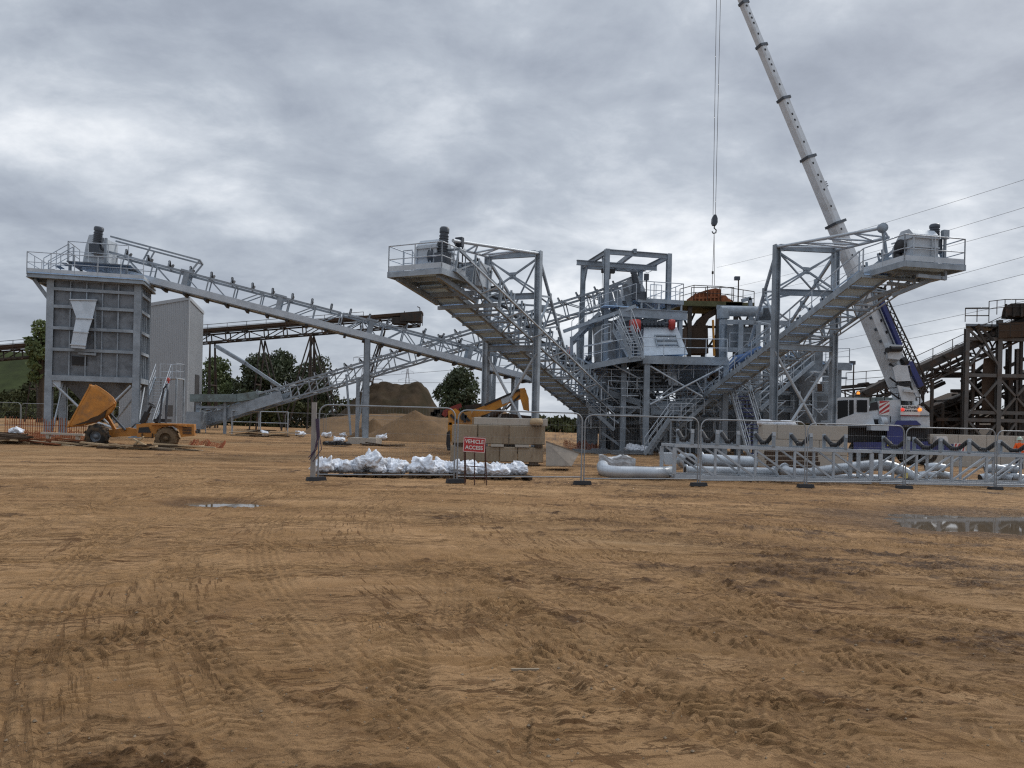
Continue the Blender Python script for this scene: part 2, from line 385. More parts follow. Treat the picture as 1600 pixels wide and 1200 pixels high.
def relief(X, Y):
    base = np.clip(X, -70, 70) * -TILT
    fade = 1 - sstep(26, 60, np.abs(Y))
    wx, wy = X + .5 * fbm(X * .6, Y * .6, 2), Y + .5 * fbm(X * .6 + 40, Y * .6, 2)
    h = (fbm(X * .16, Y * .16, 3) - .5) * .10 + (fbm(wx * .8, wy * .8, 4) - .5) * .06
    side = sstep(-3.0, 2.5, X + .12 * (Y - 8))
    # broken ground: churned bands drawn out along the driving direction, with torn edges
    q = .6 * fbm(X * .26 + Y * .16 + 9, Y * .75 - X * .10 + 3, 4, .55) + .4 * flake(X, Y, -.25, .55, 1.6)
    churn = sstep(.56 - .11 * side, .66 - .09 * side, q) * sstep(.30, .58, fbm(wx * 1.9, wy * 2.6, 3))
    tr = np.zeros_like(X); press = np.zeros_like(X); grv = np.zeros_like(X)
    for (x0, y0, hd, k, Ln, hw, kind, dep) in TRK:
        if kind[-1] == '+':          # long sweep round FC2
            an_ = np.arctan2(FC2[1] - Y, FC2[0] - X); s_ = (y0 - an_) * x0; t_ = np.hypot(X - FC2[0], Y - FC2[1]) - x0 + .3 * (vnoise(an_ * 4 + x0, an_ * 0 + 5.2) - .5)
            Ln = (y0 - hd) * x0
            sel = (s_ > -.3) & (s_ < Ln + .3) & (np.abs(t_) < hw * 1.8) & (Y > 0)
        elif kind[-1] == '*':          # arc round FC: x0 radius, y0 start angle, hd end angle
            an_ = np.arctan2(X - FC[0], Y - FC[1]); s_ = (an_ - y0) * x0; t_ = np.hypot(X - FC[0], Y - FC[1]) - x0 + .35 * (vnoise(an_ * 3 + x0, an_ * 0 + 2.2) - .5)
            Ln = (hd - y0) * x0
            sel = (s_ > -.3) & (s_ < Ln + .3) & (np.abs(t_) < hw * 1.8) & (Y > 0)
        else:
            dx, dy = X - x0, Y - y0
            s_ = dx * math.sin(hd) + dy * math.cos(hd); t_ = dx * math.cos(hd) - dy * math.sin(hd)
            t_ = t_ - k * s_ * (Ln - s_) + .05 * (vnoise(s_ * .7 + x0 * 3, s_ * 0 + 7.7) - .5)
            sel = (s_ > -.3) & (s_ < Ln + .3) & (np.abs(t_) < hw * 1.8)
        if not sel.any(): continue
        s1, t1, x1, y1 = s_[sel], t_[sel], X[sel], Y[sel]
        patch = fbm(s1 * 1.1 + x0, t1 * 2.2 + y0, 3)
        en = sstep(-.3, .5, s1) * (1 - sstep(Ln - .5, Ln + .3, s1)) * sstep(.33 - (.3 if kind[-1] == '+' else .1 if kind[-1] == '*' else 0), .50 - (.2 if kind[-1] == '+' else .06 if kind[-1] == '*' else 0), .5 * patch + .5 * fbm(s1 * .4 + x0 * 2, t1 * .5, 2))
        edge = hw * (.86 + .25 * vnoise(s1 * 5, t1 * 0 + x0))
        inside = 1 - sstep(edge * .88, edge * 1.04, np.abs(t1))
        berm = sstep(hw * .85, hw * 1.15, np.abs(t1)) * (1 - sstep(hw * 1.2, hw * 1.7, np.abs(t1)))
        brk = .35 + .65 * sstep(.35, .6, fbm(x1 * 7, y1 * 8, 2))
        if kind[:3] == 'lug':
            ph = ((s1 + .6 * np.abs(t1) + .03 * np.sign(t1)) / .10 + .5 * vnoise(x1 * 4, y1 * 4)) % 1
            pat = sstep(.0, .12, ph) * (1 - sstep(.38, .55, ph)) * brk
        elif kind[:3] == 'rib':
            ph = (t1 / (hw / 2.6) + .5 + .15 * vnoise(x1 * 4, y1 * 4)) % 1
            pat = (sstep(.0, .2, ph) * (1 - sstep(.55, .8, ph)) * .75) * brk
        else:
            pat = np.zeros_like(s1)
        tr[sel] += en * (inside * (-dep * .36 + dep * .62 * pat) + berm * dep * .5 * (fbm(x1 * 8, y1 * 9, 2) * 1.6 - .2))
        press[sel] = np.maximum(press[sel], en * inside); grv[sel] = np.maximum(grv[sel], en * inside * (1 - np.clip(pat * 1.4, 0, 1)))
    h = h + tr * fade
    # torn, flaky crust: small plates with sharp edges, plus loose crumbs
    f1 = flake(wx, wy, -.22, 4.2, 9.0, 4); f2 = flake(wx + 7, wy, .35, 8.5, 13.0, 3)
    plate = sstep(.50, .545, f1) + .5 * sstep(.52, .56, f2)
    scuff = sstep(.40, .62, flake(X, Y, -.15, .9, 2.2)) * (.35 + .65 * side)
    cl = (np.abs(fbm(wx * 6.5, wy * 9.5, 3, .62) - .5) * 2)
    crumb = np.maximum(0, fbm(X * 19, Y * 22, 2, .6) - .50)
    h = h + fade * (1 - .7 * press) * (scuff * (plate * .013 - .006) + churn * (cl * .028 + crumb * .05 + plate * .013 - .010))
    h = h + fade * ((fbm(X * 9, Y * 11, 3, .6) - .5) * .011 + scuff * crumb * .03)
    h = h * np.where(np.abs(Y) > 60, .4, 1)
    damp_shade = np.clip(churn * (.35 + .65 * sstep(.42, .60, fbm(X * 5, Y * 8, 4, .65))) + .55 * scuff * (1 - np.clip(plate, 0, 1)) * sstep(.45, .6, fbm(X * 1.4, Y * 2.6, 3)), 0, 1) * (1 - .5 * press)
    damp_shade = np.maximum(damp_shade, grv * .42 * (.4 + .6 * fbm(X * 3, Y * 3, 2)))  # tread grooves: moisture plus occlusion shade painted into the soil colour
    for (c, rx, ry, an, dp) in PUD:
        u_ = (X - c.x) / rx; v_ = (Y - c.y) / ry
        rr = np.sqrt(u_ * u_ + v_ * v_) + (fbm(X * 1.1, Y * 1.6, 3) - .5) * .7
        k = 1 - sstep(.45, 1.15, rr)
        h = h * (1 - .85 * k) - dp * k
        damp_shade = damp_shade * (1 - k)
        rr = np.sqrt(((X - c.x) / (rx * 1.35)) ** 2 + ((Y - c.y) / (ry * 1.6)) ** 2)
        damp_shade = np.maximum(damp_shade, (1 - sstep(.5, 1.15, rr + (fbm(X * .9, Y * 1.3, 3) - .5) * .6)) * .8)
    return base + h, damp_shade, press, (np.arctan2(X - FC[0], Y - FC[1]) * 15, np.hypot(X - FC[0], Y - FC[1]), np.arctan2(FC2[1] - Y, FC2[0] - X) * 18, np.hypot(X - FC2[0], Y - FC2[1]))
rows = np.concatenate([np.array([-40, -15, -4, 0.5, 1.6]), 1 / np.linspace(1 / 2.3, 1 / 85, 900), np.geomspace(90, 6000, 26)])
s_mid = np.linspace(-.95, .95, 1150)
cols = np.concatenate([-np.geomspace(30, 1.05, 16), s_mid, np.geomspace(1.05, 30, 16)])
D_, S_ = np.meshgrid(rows, cols, indexing='ij')
X_ = S_ * (np.maximum(D_, 0) + 3.0); Y_ = D_
H_, A_, B_, (FA_, FR_, FA2_, FR2_) = relief(X_, Y_)
nr, nc = D_.shape
me = bpy.data.meshes.new('ground')
me.vertices.add(nr * nc)
me.vertices.foreach_set('co', np.stack([X_, Y_, H_], -1).astype(np.float32).ravel())
ii = (np.arange(nr - 1)[:, None] * nc + np.arange(nc - 1)[None, :]).ravel()
quad = np.stack([ii, ii + 1, ii + nc + 1, ii + nc], -1).astype(np.int32)
nf = len(quad)
me.loops.add(nf * 4); me.loops.foreach_set('vertex_index', quad.ravel())
me.polygons.add(nf); me.polygons.foreach_set('loop_start', np.arange(0, nf * 4, 4, dtype=np.int32))
me.polygons.foreach_set('use_smooth', np.ones(nf, bool))
me.update(calc_edges=True)
for nm, arr in (('damp_shade', A_), ('press', B_), ('along', FA_), ('across', FR_), ('along_b', FA2_), ('across_b', FR2_)):
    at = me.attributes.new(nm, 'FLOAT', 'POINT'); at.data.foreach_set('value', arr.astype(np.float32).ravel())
go = bpy.data.objects.new('ground', me); C.objects.link(go); tag(go, kind='structure')
gm, nt, b = nodes('sandy site soil'); N, L = nt.nodes.new, nt.links.new
geo = N('ShaderNodeNewGeometry'); pos = geo.outputs['Position']
def gn(scale, detail, rough=.6, stretch=None):
    n = N('ShaderNodeTexNoise'); n.inputs['Scale'].default_value = scale; n.inputs['Detail'].default_value = detail; n.inputs['Roughness'].default_value = rough
    if stretch:
        mp = N('ShaderNodeMapping'); mp.inputs['Scale'].default_value = stretch; L(pos, mp.inputs[0]); L(mp.outputs[0], n.inputs['Vector'])
    else: L(pos, n.inputs['Vector'])
    return n.outputs['Fac']
def cmix(fac, a, bcol):
    mx = N('ShaderNodeMix'); mx.data_type = 'RGBA'
    if isinstance(fac, float): mx.inputs[0].default_value = fac
    else: L(fac, mx.inputs[0])
    for i, q in ((6, a), (7, bcol)):
        if isinstance(q, tuple): mx.inputs[i].default_value = (*q, 1)
        else: L(q, mx.inputs[i])
    return mx.outputs[2]
a1 = N('ShaderNodeAttribute'); a1.attribute_name = 'damp_shade'
a2 = N('ShaderNodeAttribute'); a2.attribute_name = 'press'
fa, fr = N('ShaderNodeAttribute'), N('ShaderNodeAttribute'); fa.attribute_name = 'along'; fr.attribute_name = 'across'
fcv = N('ShaderNodeCombineXYZ'); L(fa.outputs['Fac'], fcv.inputs[0]); L(fr.outputs['Fac'], fcv.inputs[1])
fb, fs_ = N('ShaderNodeAttribute'), N('ShaderNodeAttribute'); fb.attribute_name = 'along_b'; fs_.attribute_name = 'across_b'
fcv2 = N('ShaderNodeCombineXYZ'); L(fb.outputs['Fac'], fcv2.inputs[0]); L(fs_.outputs['Fac'], fcv2.inputs[1])
def flow(sa, sr, detail, rough=.62, off=0, dist=.0, fcv=fcv):
    mp = N('ShaderNodeMapping'); mp.inputs['Scale'].default_value = (sa, sr, 1); mp.inputs['Location'].default_value = (off, off * .7, 0); L(fcv.outputs[0], mp.inputs[0])
    n = N('ShaderNodeTexNoise'); n.inputs['Scale'].default_value = 1; n.inputs['Detail'].default_value = detail; n.inputs['Roughness'].default_value = rough; n.inputs['Distortion'].default_value = dist
    L(mp.outputs[0], n.inputs['Vector']); return n.outputs['Fac']
col = cmix(mrange(gn(.22, 5, .6, (1, 1.6, 1)), .36, .64, 0, 1), (.305, .176, .084), (.465, .284, .145))
col = cmix(mrange(gn(.09, 3, .6, (1, 1.5, 1)), .48, .68, 0, .5), col, (.385, .265, .148))
col = cmix(mrange(flow(.35, 2.4, 6, .65, 3), .42, .66, 0, .55), col, (.215, .112, .039))
col = cmix(mrange(gn(2.4, 6, .7, (1, 1.5, 1)), .44, .70, 0, .45), col, (.20, .107, .04))
# torn crust: fine sharp-edged streaks of darker moist sand, drawn along the driving direction
zone = mrange(flow(.30, 1.1, 4, .6, 11), .40, .62, .12, 1)
st1 = mrange(flow(2.4, 13, 8, .68, 5, .4), .53, .575, 0, 1); st2 = mrange(flow(6.5, 26, 6, .68, 9, .5), .55, .59, 0, 1)
st3 = mth('MULTIPLY', mrange(flow(1.3, 15, 8, .68, 33, .3, fcv2), .54, .585, 0, .8), mrange(flow(.25, .9, 4, .6, 41, 0, fcv2), .44, .58, 0, 1))
tear = mth('MAXIMUM', st3, mth('MULTIPLY', zone, mth('MAXIMUM', st1, mth('MULTIPLY', st2, .8))))
col = cmix(mth('MULTIPLY', tear, .9), col, (.095, .043, .016))
lite = mth('MULTIPLY', zone, mrange(flow(3.0, 18, 6, .66, 21, .4), .56, .64, 0, .5)); col = cmix(lite, col, (.50, .32, .168))
col = cmix(mrange(gn(38, 5, .75), .52, .74, 0, .4), col, (.43, .265, .13))
pr = mth('MULTIPLY', a2.outputs['Fac'], .3); col = cmix(pr, col, (.42, .255, .122))
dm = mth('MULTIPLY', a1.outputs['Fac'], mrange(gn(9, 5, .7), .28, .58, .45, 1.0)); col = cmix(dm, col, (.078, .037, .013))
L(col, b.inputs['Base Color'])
L(mrange(a1.outputs['Fac'], 0, 1, .92, .66), b.inputs['Roughness']); b.inputs['Specular IOR Level'].default_value = .12
hb = mth('ADD', mth('MULTIPLY', gn(14, 8, .72), .9), mth('MULTIPLY', gn(70, 5, .75), .45)); hb = mth('SUBTRACT', hb, mth('MULTIPLY', tear, .42)); hb = mth('ADD', hb, mth('MULTIPLY', lite, .3))
bp = N('ShaderNodeBump'); bp.inputs['Strength'].default_value = .95; bp.inputs['Distance'].default_value = .04; L(hb, bp.inputs['Height']); L(bp.outputs[0], b.inputs['Normal'])
me.materials.append(gm)

# puddles: level sheets of water lying in hollows of the ground
wm, nt, b = nodes('muddy puddle water'); b.inputs['Base Color'].default_value = (.14, .105, .07, 1); b.inputs['Roughness'].default_value = .03; b.inputs['IOR'].default_value = 1.33
N, L = nt.nodes.new, nt.links.new
n_ = N('ShaderNodeTexNoise'); n_.inputs['Scale'].default_value = 2.2; n_.inputs['Detail'].default_value = 2
bp = N('ShaderNodeBump'); bp.inputs['Strength'].default_value = .04; bp.inputs['Distance'].default_value = .02; L(n_.outputs['Fac'], bp.inputs['Height']); L(bp.outputs[0], b.inputs['Normal'])
for (c, rx, ry, an, dp) in PUD:
    mb = MB(); n = 40
    zz = gz(c.x) - dp * .62
    mb.add([(c.x + rx * 1.25 * math.cos(2 * math.pi * i / n), c.y + ry * 1.25 * math.sin(2 * math.pi * i / n), zz) for i in range(n)], [tuple(range(n))])
    tag(mb.build('puddle', wm, None, (c.x, c.y, zz)), kind='structure')
# pebbles and crumbs of clay pressed into the surface
mb = MB(); peb = []
for i in range(1500):
    d = 1 / R.uniform(1 / 28, 1 / 3.2)
    peb.append((R.uniform(-.75, .75) * (d + 1), d, R.choice([.004, .005, .006, .007, .012]) * R.uniform(.6, 1.4)))
px_ = np.array(peb); hh = relief(px_[:, 0], px_[:, 1])[0]
for (x, d, r), h in zip(peb, hh):
    k = [V((R.uniform(.6, 1) * r * a, R.uniform(.6, 1) * r * b_, R.uniform(.5, .8) * r * c_)) for a, b_, c_ in ((1, 0, 0), (0, 1, 0), (-1, 0, 0), (0, -1, 0), (0, 0, 1), (0, 0, -1))]
    c = V((x, d, h + r * .2))
    mb.add([c + q for q in k], [(0, 1, 4), (1, 2, 4), (2, 3, 4), (3, 0, 4), (1, 0, 5), (2, 1, 5), (3, 2, 5), (0, 3, 5)])
pm = mat('pale flint pebble', (.27, .205, .14), .8, 0, .4, 2.5)
o = mb.build('pebbles', pm, None, (0, 8, 0)); tag(o, 'small pale pebbles scattered over the churned sandy ground', 'pebbles', kind='stuff')
# ---------------------------------------------------------------- shared kit
def lerp(a, b, t): return a + (b - a) * t
def rail(mb, pts, h=1.1, sp=1.3, r=.024, mid=.55, posts=True, up=Z, mi=0):
    """tubular handrail over a polyline of foot points: posts, top rail, knee rail"""
    pts = [V(p) for p in pts]
    for a, b in zip(pts[:-1], pts[1:]):
        n = max(1, round((b - a).length / sp))
        if posts:
            for i in range(n + 1):
                q = lerp(a, b, i / n); mb.tube(q, q + up * h, r, 6, mi=mi)
        mb.tube(a + up * h, b + up * h, r, 6, mi=mi)
        if mid: mb.tube(a + up * mid, b + up * mid, r * .8, 6, mi=mi)
def stair(tr, st, rl, a, b, wd, n=None, railh=1.0, t=.05):
    """flight from a (foot) to b (top), wd = horizontal width vector; tr treads, st stringers, rl rails"""
    a, b, wd = V(a), V(b), V(wd)
    n = n or max(3, int(abs(b.z - a.z) / .2))
    run = V((b.x - a.x, b.y - a.y, 0)); g = run.length / n; rd = run.normalized(); wdn = wd.normalized()
    for i in range(n):
        q = lerp(a, b, (i + .5) / n) + wd / 2
        tr.box(q, wd.length - .1, g * .8, t, wdn, rd, Z)
    for o in (V((0, 0, 0)), wd):
        st.bar(a + o, b + o, .06, .22)
        rail(rl, [a + o, b + o], railh, 1.2)
def motor(mb, c, ax, L=.9, r=.24, mi=0):
    """finned electric motor along ax"""
    c, ax = V(c), V(ax).normalized()
    mb.tube(c, c + ax * L * .78, r * .86, 14, mi=mi, sm=False)
    for i in range(7): mb.tube(c + ax * L * (.1 + .09 * i), c + ax * L * (.13 + .09 * i), r, 14, mi=mi, sm=False)
    mb.lathe(c + ax * L * .78, ax, [(r * 1.02, 0), (r * 1.02, L * .14), (r * .8, L * .2), (0, L * .22)], 14, mi)
def xbrace(mb, a, b, c, d, r, tube=True):
    for p, q in ((a, d), (b, c)):
        if tube: mb.tube(p, q, r, 8)
        else: mb.bar(p, q, r * 1.6, r * 1.6)
class Axis:
    """working frame of an inclined line: s along, t to the right, k square to it"""
    def __init__(s, A, B):
        s.A, s.B = V(A), V(B); s.L = (s.B - s.A).length; s.a = (s.B - s.A) / s.L
        s.p = s.a.cross(Z).normalized(); s.n = s.p.cross(s.a)
    def pt(s, S, t, k): return s.A + s.a * S + s.p * t + s.n * k
    def floor(s, S, t, h): return s.A + s.a * S + s.p * t + Z * h
def idler(mb, x, S, w, k, r=.062):
    """troughing set: bracket, centre roller, two inclined wing rollers (0 steel, 1 rubber)"""
    mb.bar(x.pt(S, -w * .55, k), x.pt(S, w * .55, k), .08, .06, x.n, 0)
    o = .19
    for sg in (-1, 1):
        mb.tube(x.pt(S, sg * w * .2, k + .13), x.pt(S, sg * w * .52, k + .13 + o), r, 8, mi=1)
        mb.bar(x.pt(S, sg * w * .56, k), x.pt(S, sg * w * .56, k + .14 + o), .07, .06, x.p, 0)
        mb.bar(x.pt(S, sg * w * .2, k), x.pt(S, sg * w * .2, k + .15), .05, .05, x.p, 0)
    mb.tube(x.pt(S, -w * .19, k + .12), x.pt(S, w * .19, k + .12), r, 8, mi=1)
def trough(mb, x, s0, s1, w, k, mi=0):
    prof = [(-.5, .34), (-.2, .1), (.2, .1), (.5, .34)]
    q = []
    for S in (s0, s1):
        q.append([x.pt(S, w * t, k + h) for t, h in prof] + [x.pt(S, w * t, k + h + .03) for t, h in prof[::-1]])
    mb.add(q[0] + q[1], [(i, (i + 1) % 8, 8 + (i + 1) % 8, 8 + i) for i in range(8)] + [tuple(range(7, -1, -1)), tuple(range(8, 16))], mi)
def truss(x, w, h, bay, mats, root, name='truss_frame', c=.09, b=.055, s0=0, s1=None, style='N', xl=True, flip=False):
    s1 = x.L if s1 is None else s1
    mb = MB(); n = max(1, round((s1 - s0) / bay)); st = (s1 - s0) / n
    for sg in (-1, 1):
        for k in (0, h): mb.bar(x.pt(s0, sg * w / 2, k), x.pt(s1, sg * w / 2, k), c, c * 1.25, x.n)
        for i in range(n + 1):
            S = s0 + i * st
            mb.bar(x.pt(S, sg * w / 2, c * .6), x.pt(S, sg * w / 2, h - c * .6), b * 1.2, b * 1.2, x.p)
            if i < n:
                up = (i % 2 == 0) if style == 'W' else (i < n / 2) != flip
                k0, k1 = (0, h) if up else (h, 0)
                mb.bar(x.pt(S, sg * w / 2, k0), x.pt(S + st, sg * w / 2, k1), b, b, x.p)
    for i in range(n + 1):
        S = s0 + i * st
        for k in (0, h): mb.bar(x.pt(S, -w / 2, k), x.pt(S, w / 2, k), b * 1.3, b * 1.3, x.n)
        if i < n and xl:
            a_, b_ = (-1, 1) if i % 2 else (1, -1)
            mb.bar(x.pt(S, a_ * w / 2, -.01), x.pt(S + st, b_ * w / 2, -.01), b * .9, b * .9, x.n)
    return mb.build(name, mats, root)
# ---------------------------------------------------------------- terrain, heaps, trees
def heap(name, label, cat, c, rx, ry, h, m, prof=1.0, nz=.06, seed=0, kind=None, crest=None, seg=72, rings=34, frq=.9):
    c = V(c); mb = MB(); vs = []; q = []
    for i in range(rings + 1):
        r = 1 - i / rings
        for j in range(seg):
            a = 2 * math.pi * j / seg; q.append((math.cos(a) * r, math.sin(a) * r))
    q = np.array(q); X = q[:, 0] * rx; Y = q[:, 1] * ry
    rr = np.sqrt(q[:, 0] ** 2 + q[:, 1] ** 2)
    if crest: base = np.interp(q[:, 0], [k[0] for k in crest], [k[1] for k in crest]) * np.clip((1 - np.abs(q[:, 1]) / np.sqrt(np.maximum(1e-4, 1 - q[:, 0] ** 2))) * 1.12, 0, 1)
    else: base = np.clip(1 - rr, 0, 1) ** prof
    sc_ = frq / max(h, .5)
    nzv = (fbm(X * sc_ * 1.6 + seed, Y * sc_ * 1.6 + seed * 3, 5, .6) - .5) * nz * 2 + (fbm(X * 2 + seed, Y * 2, 3) - .5) * nz * .4
    hh = (base + nzv * np.clip((1 - rr) * 5, 0, 1)) * h - .08 * (rr > .98)
    vs = [(c.x + X[i], c.y + Y[i], c.z + hh[i]) for i in range(len(X))]
    fs = [(i * seg + j, i * seg + (j + 1) % seg, (i + 1) * seg + (j + 1) % seg, (i + 1) * seg + j) for i in range(rings) for j in range(seg)]
    mb.add(vs, fs, 0, True)
    o = mb.build(name, m, None, c)
    return tag(o, kind=kind) if kind else tag(o, label, cat)
def hy(y, x, d):   # height of sight line above ground at range d
    p = P(x, y, d); return p.z - gz(p.x)
heap('hill', None, None, GD(-60, 175), 62, 30, 15.0, M['grass'], nz=.03, seed=2, kind='structure', crest=[(-1, 0), (-.7, .75), (-.1, 1), (.35, .95), (.62, .75), (.8, .35), (1, 0)], frq=.4)
heap('spoil_heap', 'large dark spoil heap with a double crest behind the sand cones', 'spoil heap', GD(612, 88), 8.2, 9, hy(597, 612, 88), M['sanddark'], nz=.13, seed=4,
     crest=[(-1, .1), (-.8, .28), (-.62, .48), (-.45, .74), (-.28, .93), (-.08, .97), (.12, .91), (.25, .95), (.36, 1.0), (.48, .85), (.6, .6), (.72, .4), (.86, .22), (1, .05)])
heap('terrace', None, None, GD(615, 76), 9, 8, 2.2, M['sand'], nz=.06, seed=7, kind='structure', crest=[(-1, 0), (-.8, .7), (-.4, .95), (.2, 1), (.7, .8), (1, 0)])
heap('sand_heap', 'broad conical sand heap in front of the dark spoil heap', 'sand heap', GD(648, 60), 4.4, 3.6, hy(640, 646, 60), M['sand'], prof=1.05, nz=.045, seed=9)
heap('sand_heap', 'small pointed sand heap beside the trestle foot', 'sand heap', GD(584, 61), 2.2, 2.0, hy(653, 584, 61), M['sand'], prof=.95, nz=.06, seed=13)
heap('sand_heap', 'low brown sand bank left of the round tree', 'sand heap', GD(762, 92), 6, 5, hy(630, 742, 92), M['sand'], prof=.6, nz=.06, seed=15)

def leaves(mb, centres, n, size, mi=0):
    """leaf sprays filling clumps: centres = [(c, rx, rz)]"""
    wts = [c[1] ** 2 for c in centres]
    for c, rx, rz in R.choices(centres, wts, k=n):
        while True:
            q = V((R.uniform(-1, 1), R.uniform(-1, 1), R.uniform(-1, 1)))
            if .25 < q.length < 1: break
        q *= R.uniform(.75, 1.08) / max(q.length, .45) * (q.length ** .5)
        p = V(c) + V((q.x * rx, q.y * rx, q.z * rz))
        a = V((R.gauss(0, 1), R.gauss(0, 1), R.gauss(0, .6))).normalized(); b = a.orthogonal().normalized()
        b = (Matrix.Rotation(R.uniform(0, 6.28), 3, a) @ b)
        s = size * R.uniform(.6, 1.4); t = a.cross(b)
        mb.add([p - b * s, p - t * s * .45, p + b * s, p + t * s * .5], [(0, 1, 2, 3)], mi)
def tree(name, label, base, h, w, leaf, n=2600, size=.32, trunkh=.28, clumps=16, shape='round', cat='tree'):
    base = V(base); root = T(name, label, cat, base)
    tb = MB(); cl = []
    th = h * trunkh; top = base + V((R.uniform(-.2, .2), 0, th))
    tb.path([base - Z * .2, base + Z * th * .5 + V((R.uniform(-.1, .1), 0, 0)), top], [h * .034, h * .027, h * .022], 9)
    for i in range(clumps):
        a = R.uniform(0, 6.28)
        zf = (i + .5) / clumps
        if shape == 'round': rad = math.sin(math.pi * min(.98, .12 + .86 * zf)) ** .8 * w * .5
        else: rad = (.5 + .5 * math.sin(3.1 * zf)) * w * .42
        rr = rad * R.uniform(.35, .78)
        cr = w * R.uniform(.14, .25)
        c = base + V((math.cos(a) * rr, math.sin(a) * rr, th * .75 + (h - th * .75 - cr * .7) * (.1 + .9 * zf)))
        cl.append((c, cr, cr * R.uniform(.65, .95)))
        tb.path([top - Z * th * R.uniform(0, .3), lerp(top, c, .5) + V((0, 0, R.uniform(-.2, .3))), c], [h * .013, h * .008, h * .003], 5)
    cl.append((base + Z * (th + (h - th) * .45), w * .30, (h - th) * .36))
    tb.build('trunk', M['bark'], root)
    lb = MB(); leaves(lb, cl, n, size); lb.build('crown', leaf, root)
    return root
tree('broadleaf_tree', 'round dark broadleaf tree standing alone right of the spoil heap', GD(718, 105), hy(572, 718, 105), 6.6, M['leaf'], 7500, .24, .10, 34)
tree('broadleaf_tree', 'small dark tree showing at the right edge of the round tree', GD(762, 112), hy(606, 762, 112), 3.4, M['leaf'], 900, .24, .15, 9)
tree('broadleaf_tree', 'green roundish tree beside the right wall of the grey shed', GD(338, 118), hy(556, 338, 118), 7.4, M['leaf2'], 6000, .27, .06, 28)
tree('broadleaf_tree', 'wide dark tree under the old conveyor, nearest to the green tree', GD(402, 116), hy(549, 402, 116), 8.6, M['leaf'], 6500, .28, .06, 30)
tree('broadleaf_tree', 'tall dark tree under the old conveyor, left of its middle trestle', GD(438, 121), hy(545, 438, 121), 8.8, M['leaf'], 6500, .28, .06, 30)
tree('broadleaf_tree', 'loose spreading dark tree right of the middle trestle', GD(486, 118), hy(556, 486, 118), 8.6, M['leaf'], 5000, .28, .08, 26, 'loose')
tree('broadleaf_tree', 'ragged dark tree leaning out behind the left edge of the silo', GD(62, 84), hy(500, 62, 84), 3.8, M['leaf2'], 2600, .22, .5, 18, 'loose')
tree('broadleaf_tree', 'low dark tree at the far right behind the old hopper tower', GD(1585, 190), hy(634, 1585, 190), 17, M['leaf'], 2600, .5, .1, 16)
for x, d, yt, w_, lb in [(18, 118, 606, 8, 'dark bush on the bank at the far left edge'), (52, 112, 592, 6, 'dark bush on the bank just left of the silo leg'), (100, 104, 600, 7, 'dark bush seen under the silo between its left legs'), (160, 100, 606, 8, 'dark bush seen under the silo behind the raised skip')]:
    tree('dark_bush', lb, GD(x, d), hy(yt, x, d), w_, M['leafbrown'], 1500, .3, .1, 14, cat='bush')
def hedge(label, x0, x1, d, yt, depth, n, leaf, size=.3):
    cl = []
    a, b = GD(x0, d), GD(x1, d); k = max(4, int((b - a).length / 1.6))
    for i in range(k + 1):
        q = lerp(a, b, i / k); hh = hy(yt, lerp(x0, x1, i / k), d) * R.uniform(.7, 1.05)
        for z in (.25, .65): cl.append((q + V((R.uniform(-.5, .5), R.uniform(-depth, depth), hh * z)), 1.4, hh * .36))
    mb = MB(); leaves(mb, cl, n, size)
    o = mb.build('hedge', leaf, None, a); tag(o, label, 'hedge', kind='stuff')
hedge('dark hedgerow below the trees behind the old conveyor', 315, 560, 112, 616, 1.2, 9000, M['leafbrown'])
hedge('dull scrub filling the gap under the round tree', 640, 800, 108, 636, 1, 2600, M['leafbrown'])
hedge('scrub along the foot of the grassy bank at the far left', -30, 240, 108, 622, 1.5, 4800, M['leafbrown'])
hedge('distant scrub behind the right hand plant', 830, 1500, 190, 646, 3, 9000, M['leafbrown'], .75)
hedge('distant dark woodland edge beyond the old hopper tower', 1500, 1900, 220, 640, 4, 4200, M['leaf'], .6)

# ---------------------------------------------------------------- power lines and pylon
def cable(label, pts, r=.026):
    mb = MB(); mb.path(pts, r, 5)
    one(mb, 'power_cable', M['olddark'], label, 'power cable', pts[0])
def span(a, b, sag, n=16):
    return [lerp(a, b, i / n) - Z * sag * 4 * (i / n) * (1 - i / n) for i in range(n + 1)]
for (xa, ya), (xb, yb), lb in [((1640, 268), (1120, 418), 'highest overhead power cable, crossing above the right conveyor head'),
                               ((1640, 312), (1130, 452), 'second overhead power cable from the top, passing the drive housing'),
                               ((1640, 342), (1120, 470), 'third overhead power cable from the top, behind the head platform'),
                               ((1640, 390), (1040, 540), 'overhead power cable just below the right head platform'),
                               ((1640, 418), (1040, 555), 'overhead power cable crossing right behind the crane boom'),
                               ((1640, 462), (1000, 585), 'lower overhead cable meeting the old hopper tower handrail'),
                               ((1640, 485), (1000, 600), 'lowest overhead cable crossing behind the lattice jib')]:
    cable(lb, span(P(xa, ya, 105), P(xb, yb, 215), .8))
for (xa, ya), (xb, yb), lb in [((520, 596), (1000, 596), 'faint distant cable behind the round tree, upper one'), ((520, 592), (940, 556), 'faint distant cable rising from the pylon to the right')]:
    cable(lb, span(P(xa, ya, 300), P(xb, yb, 260), .5), .06)
pm_ = mat('pale distant galvanised lattice', (.33, .36, .40), .6, .2, .1, .2)
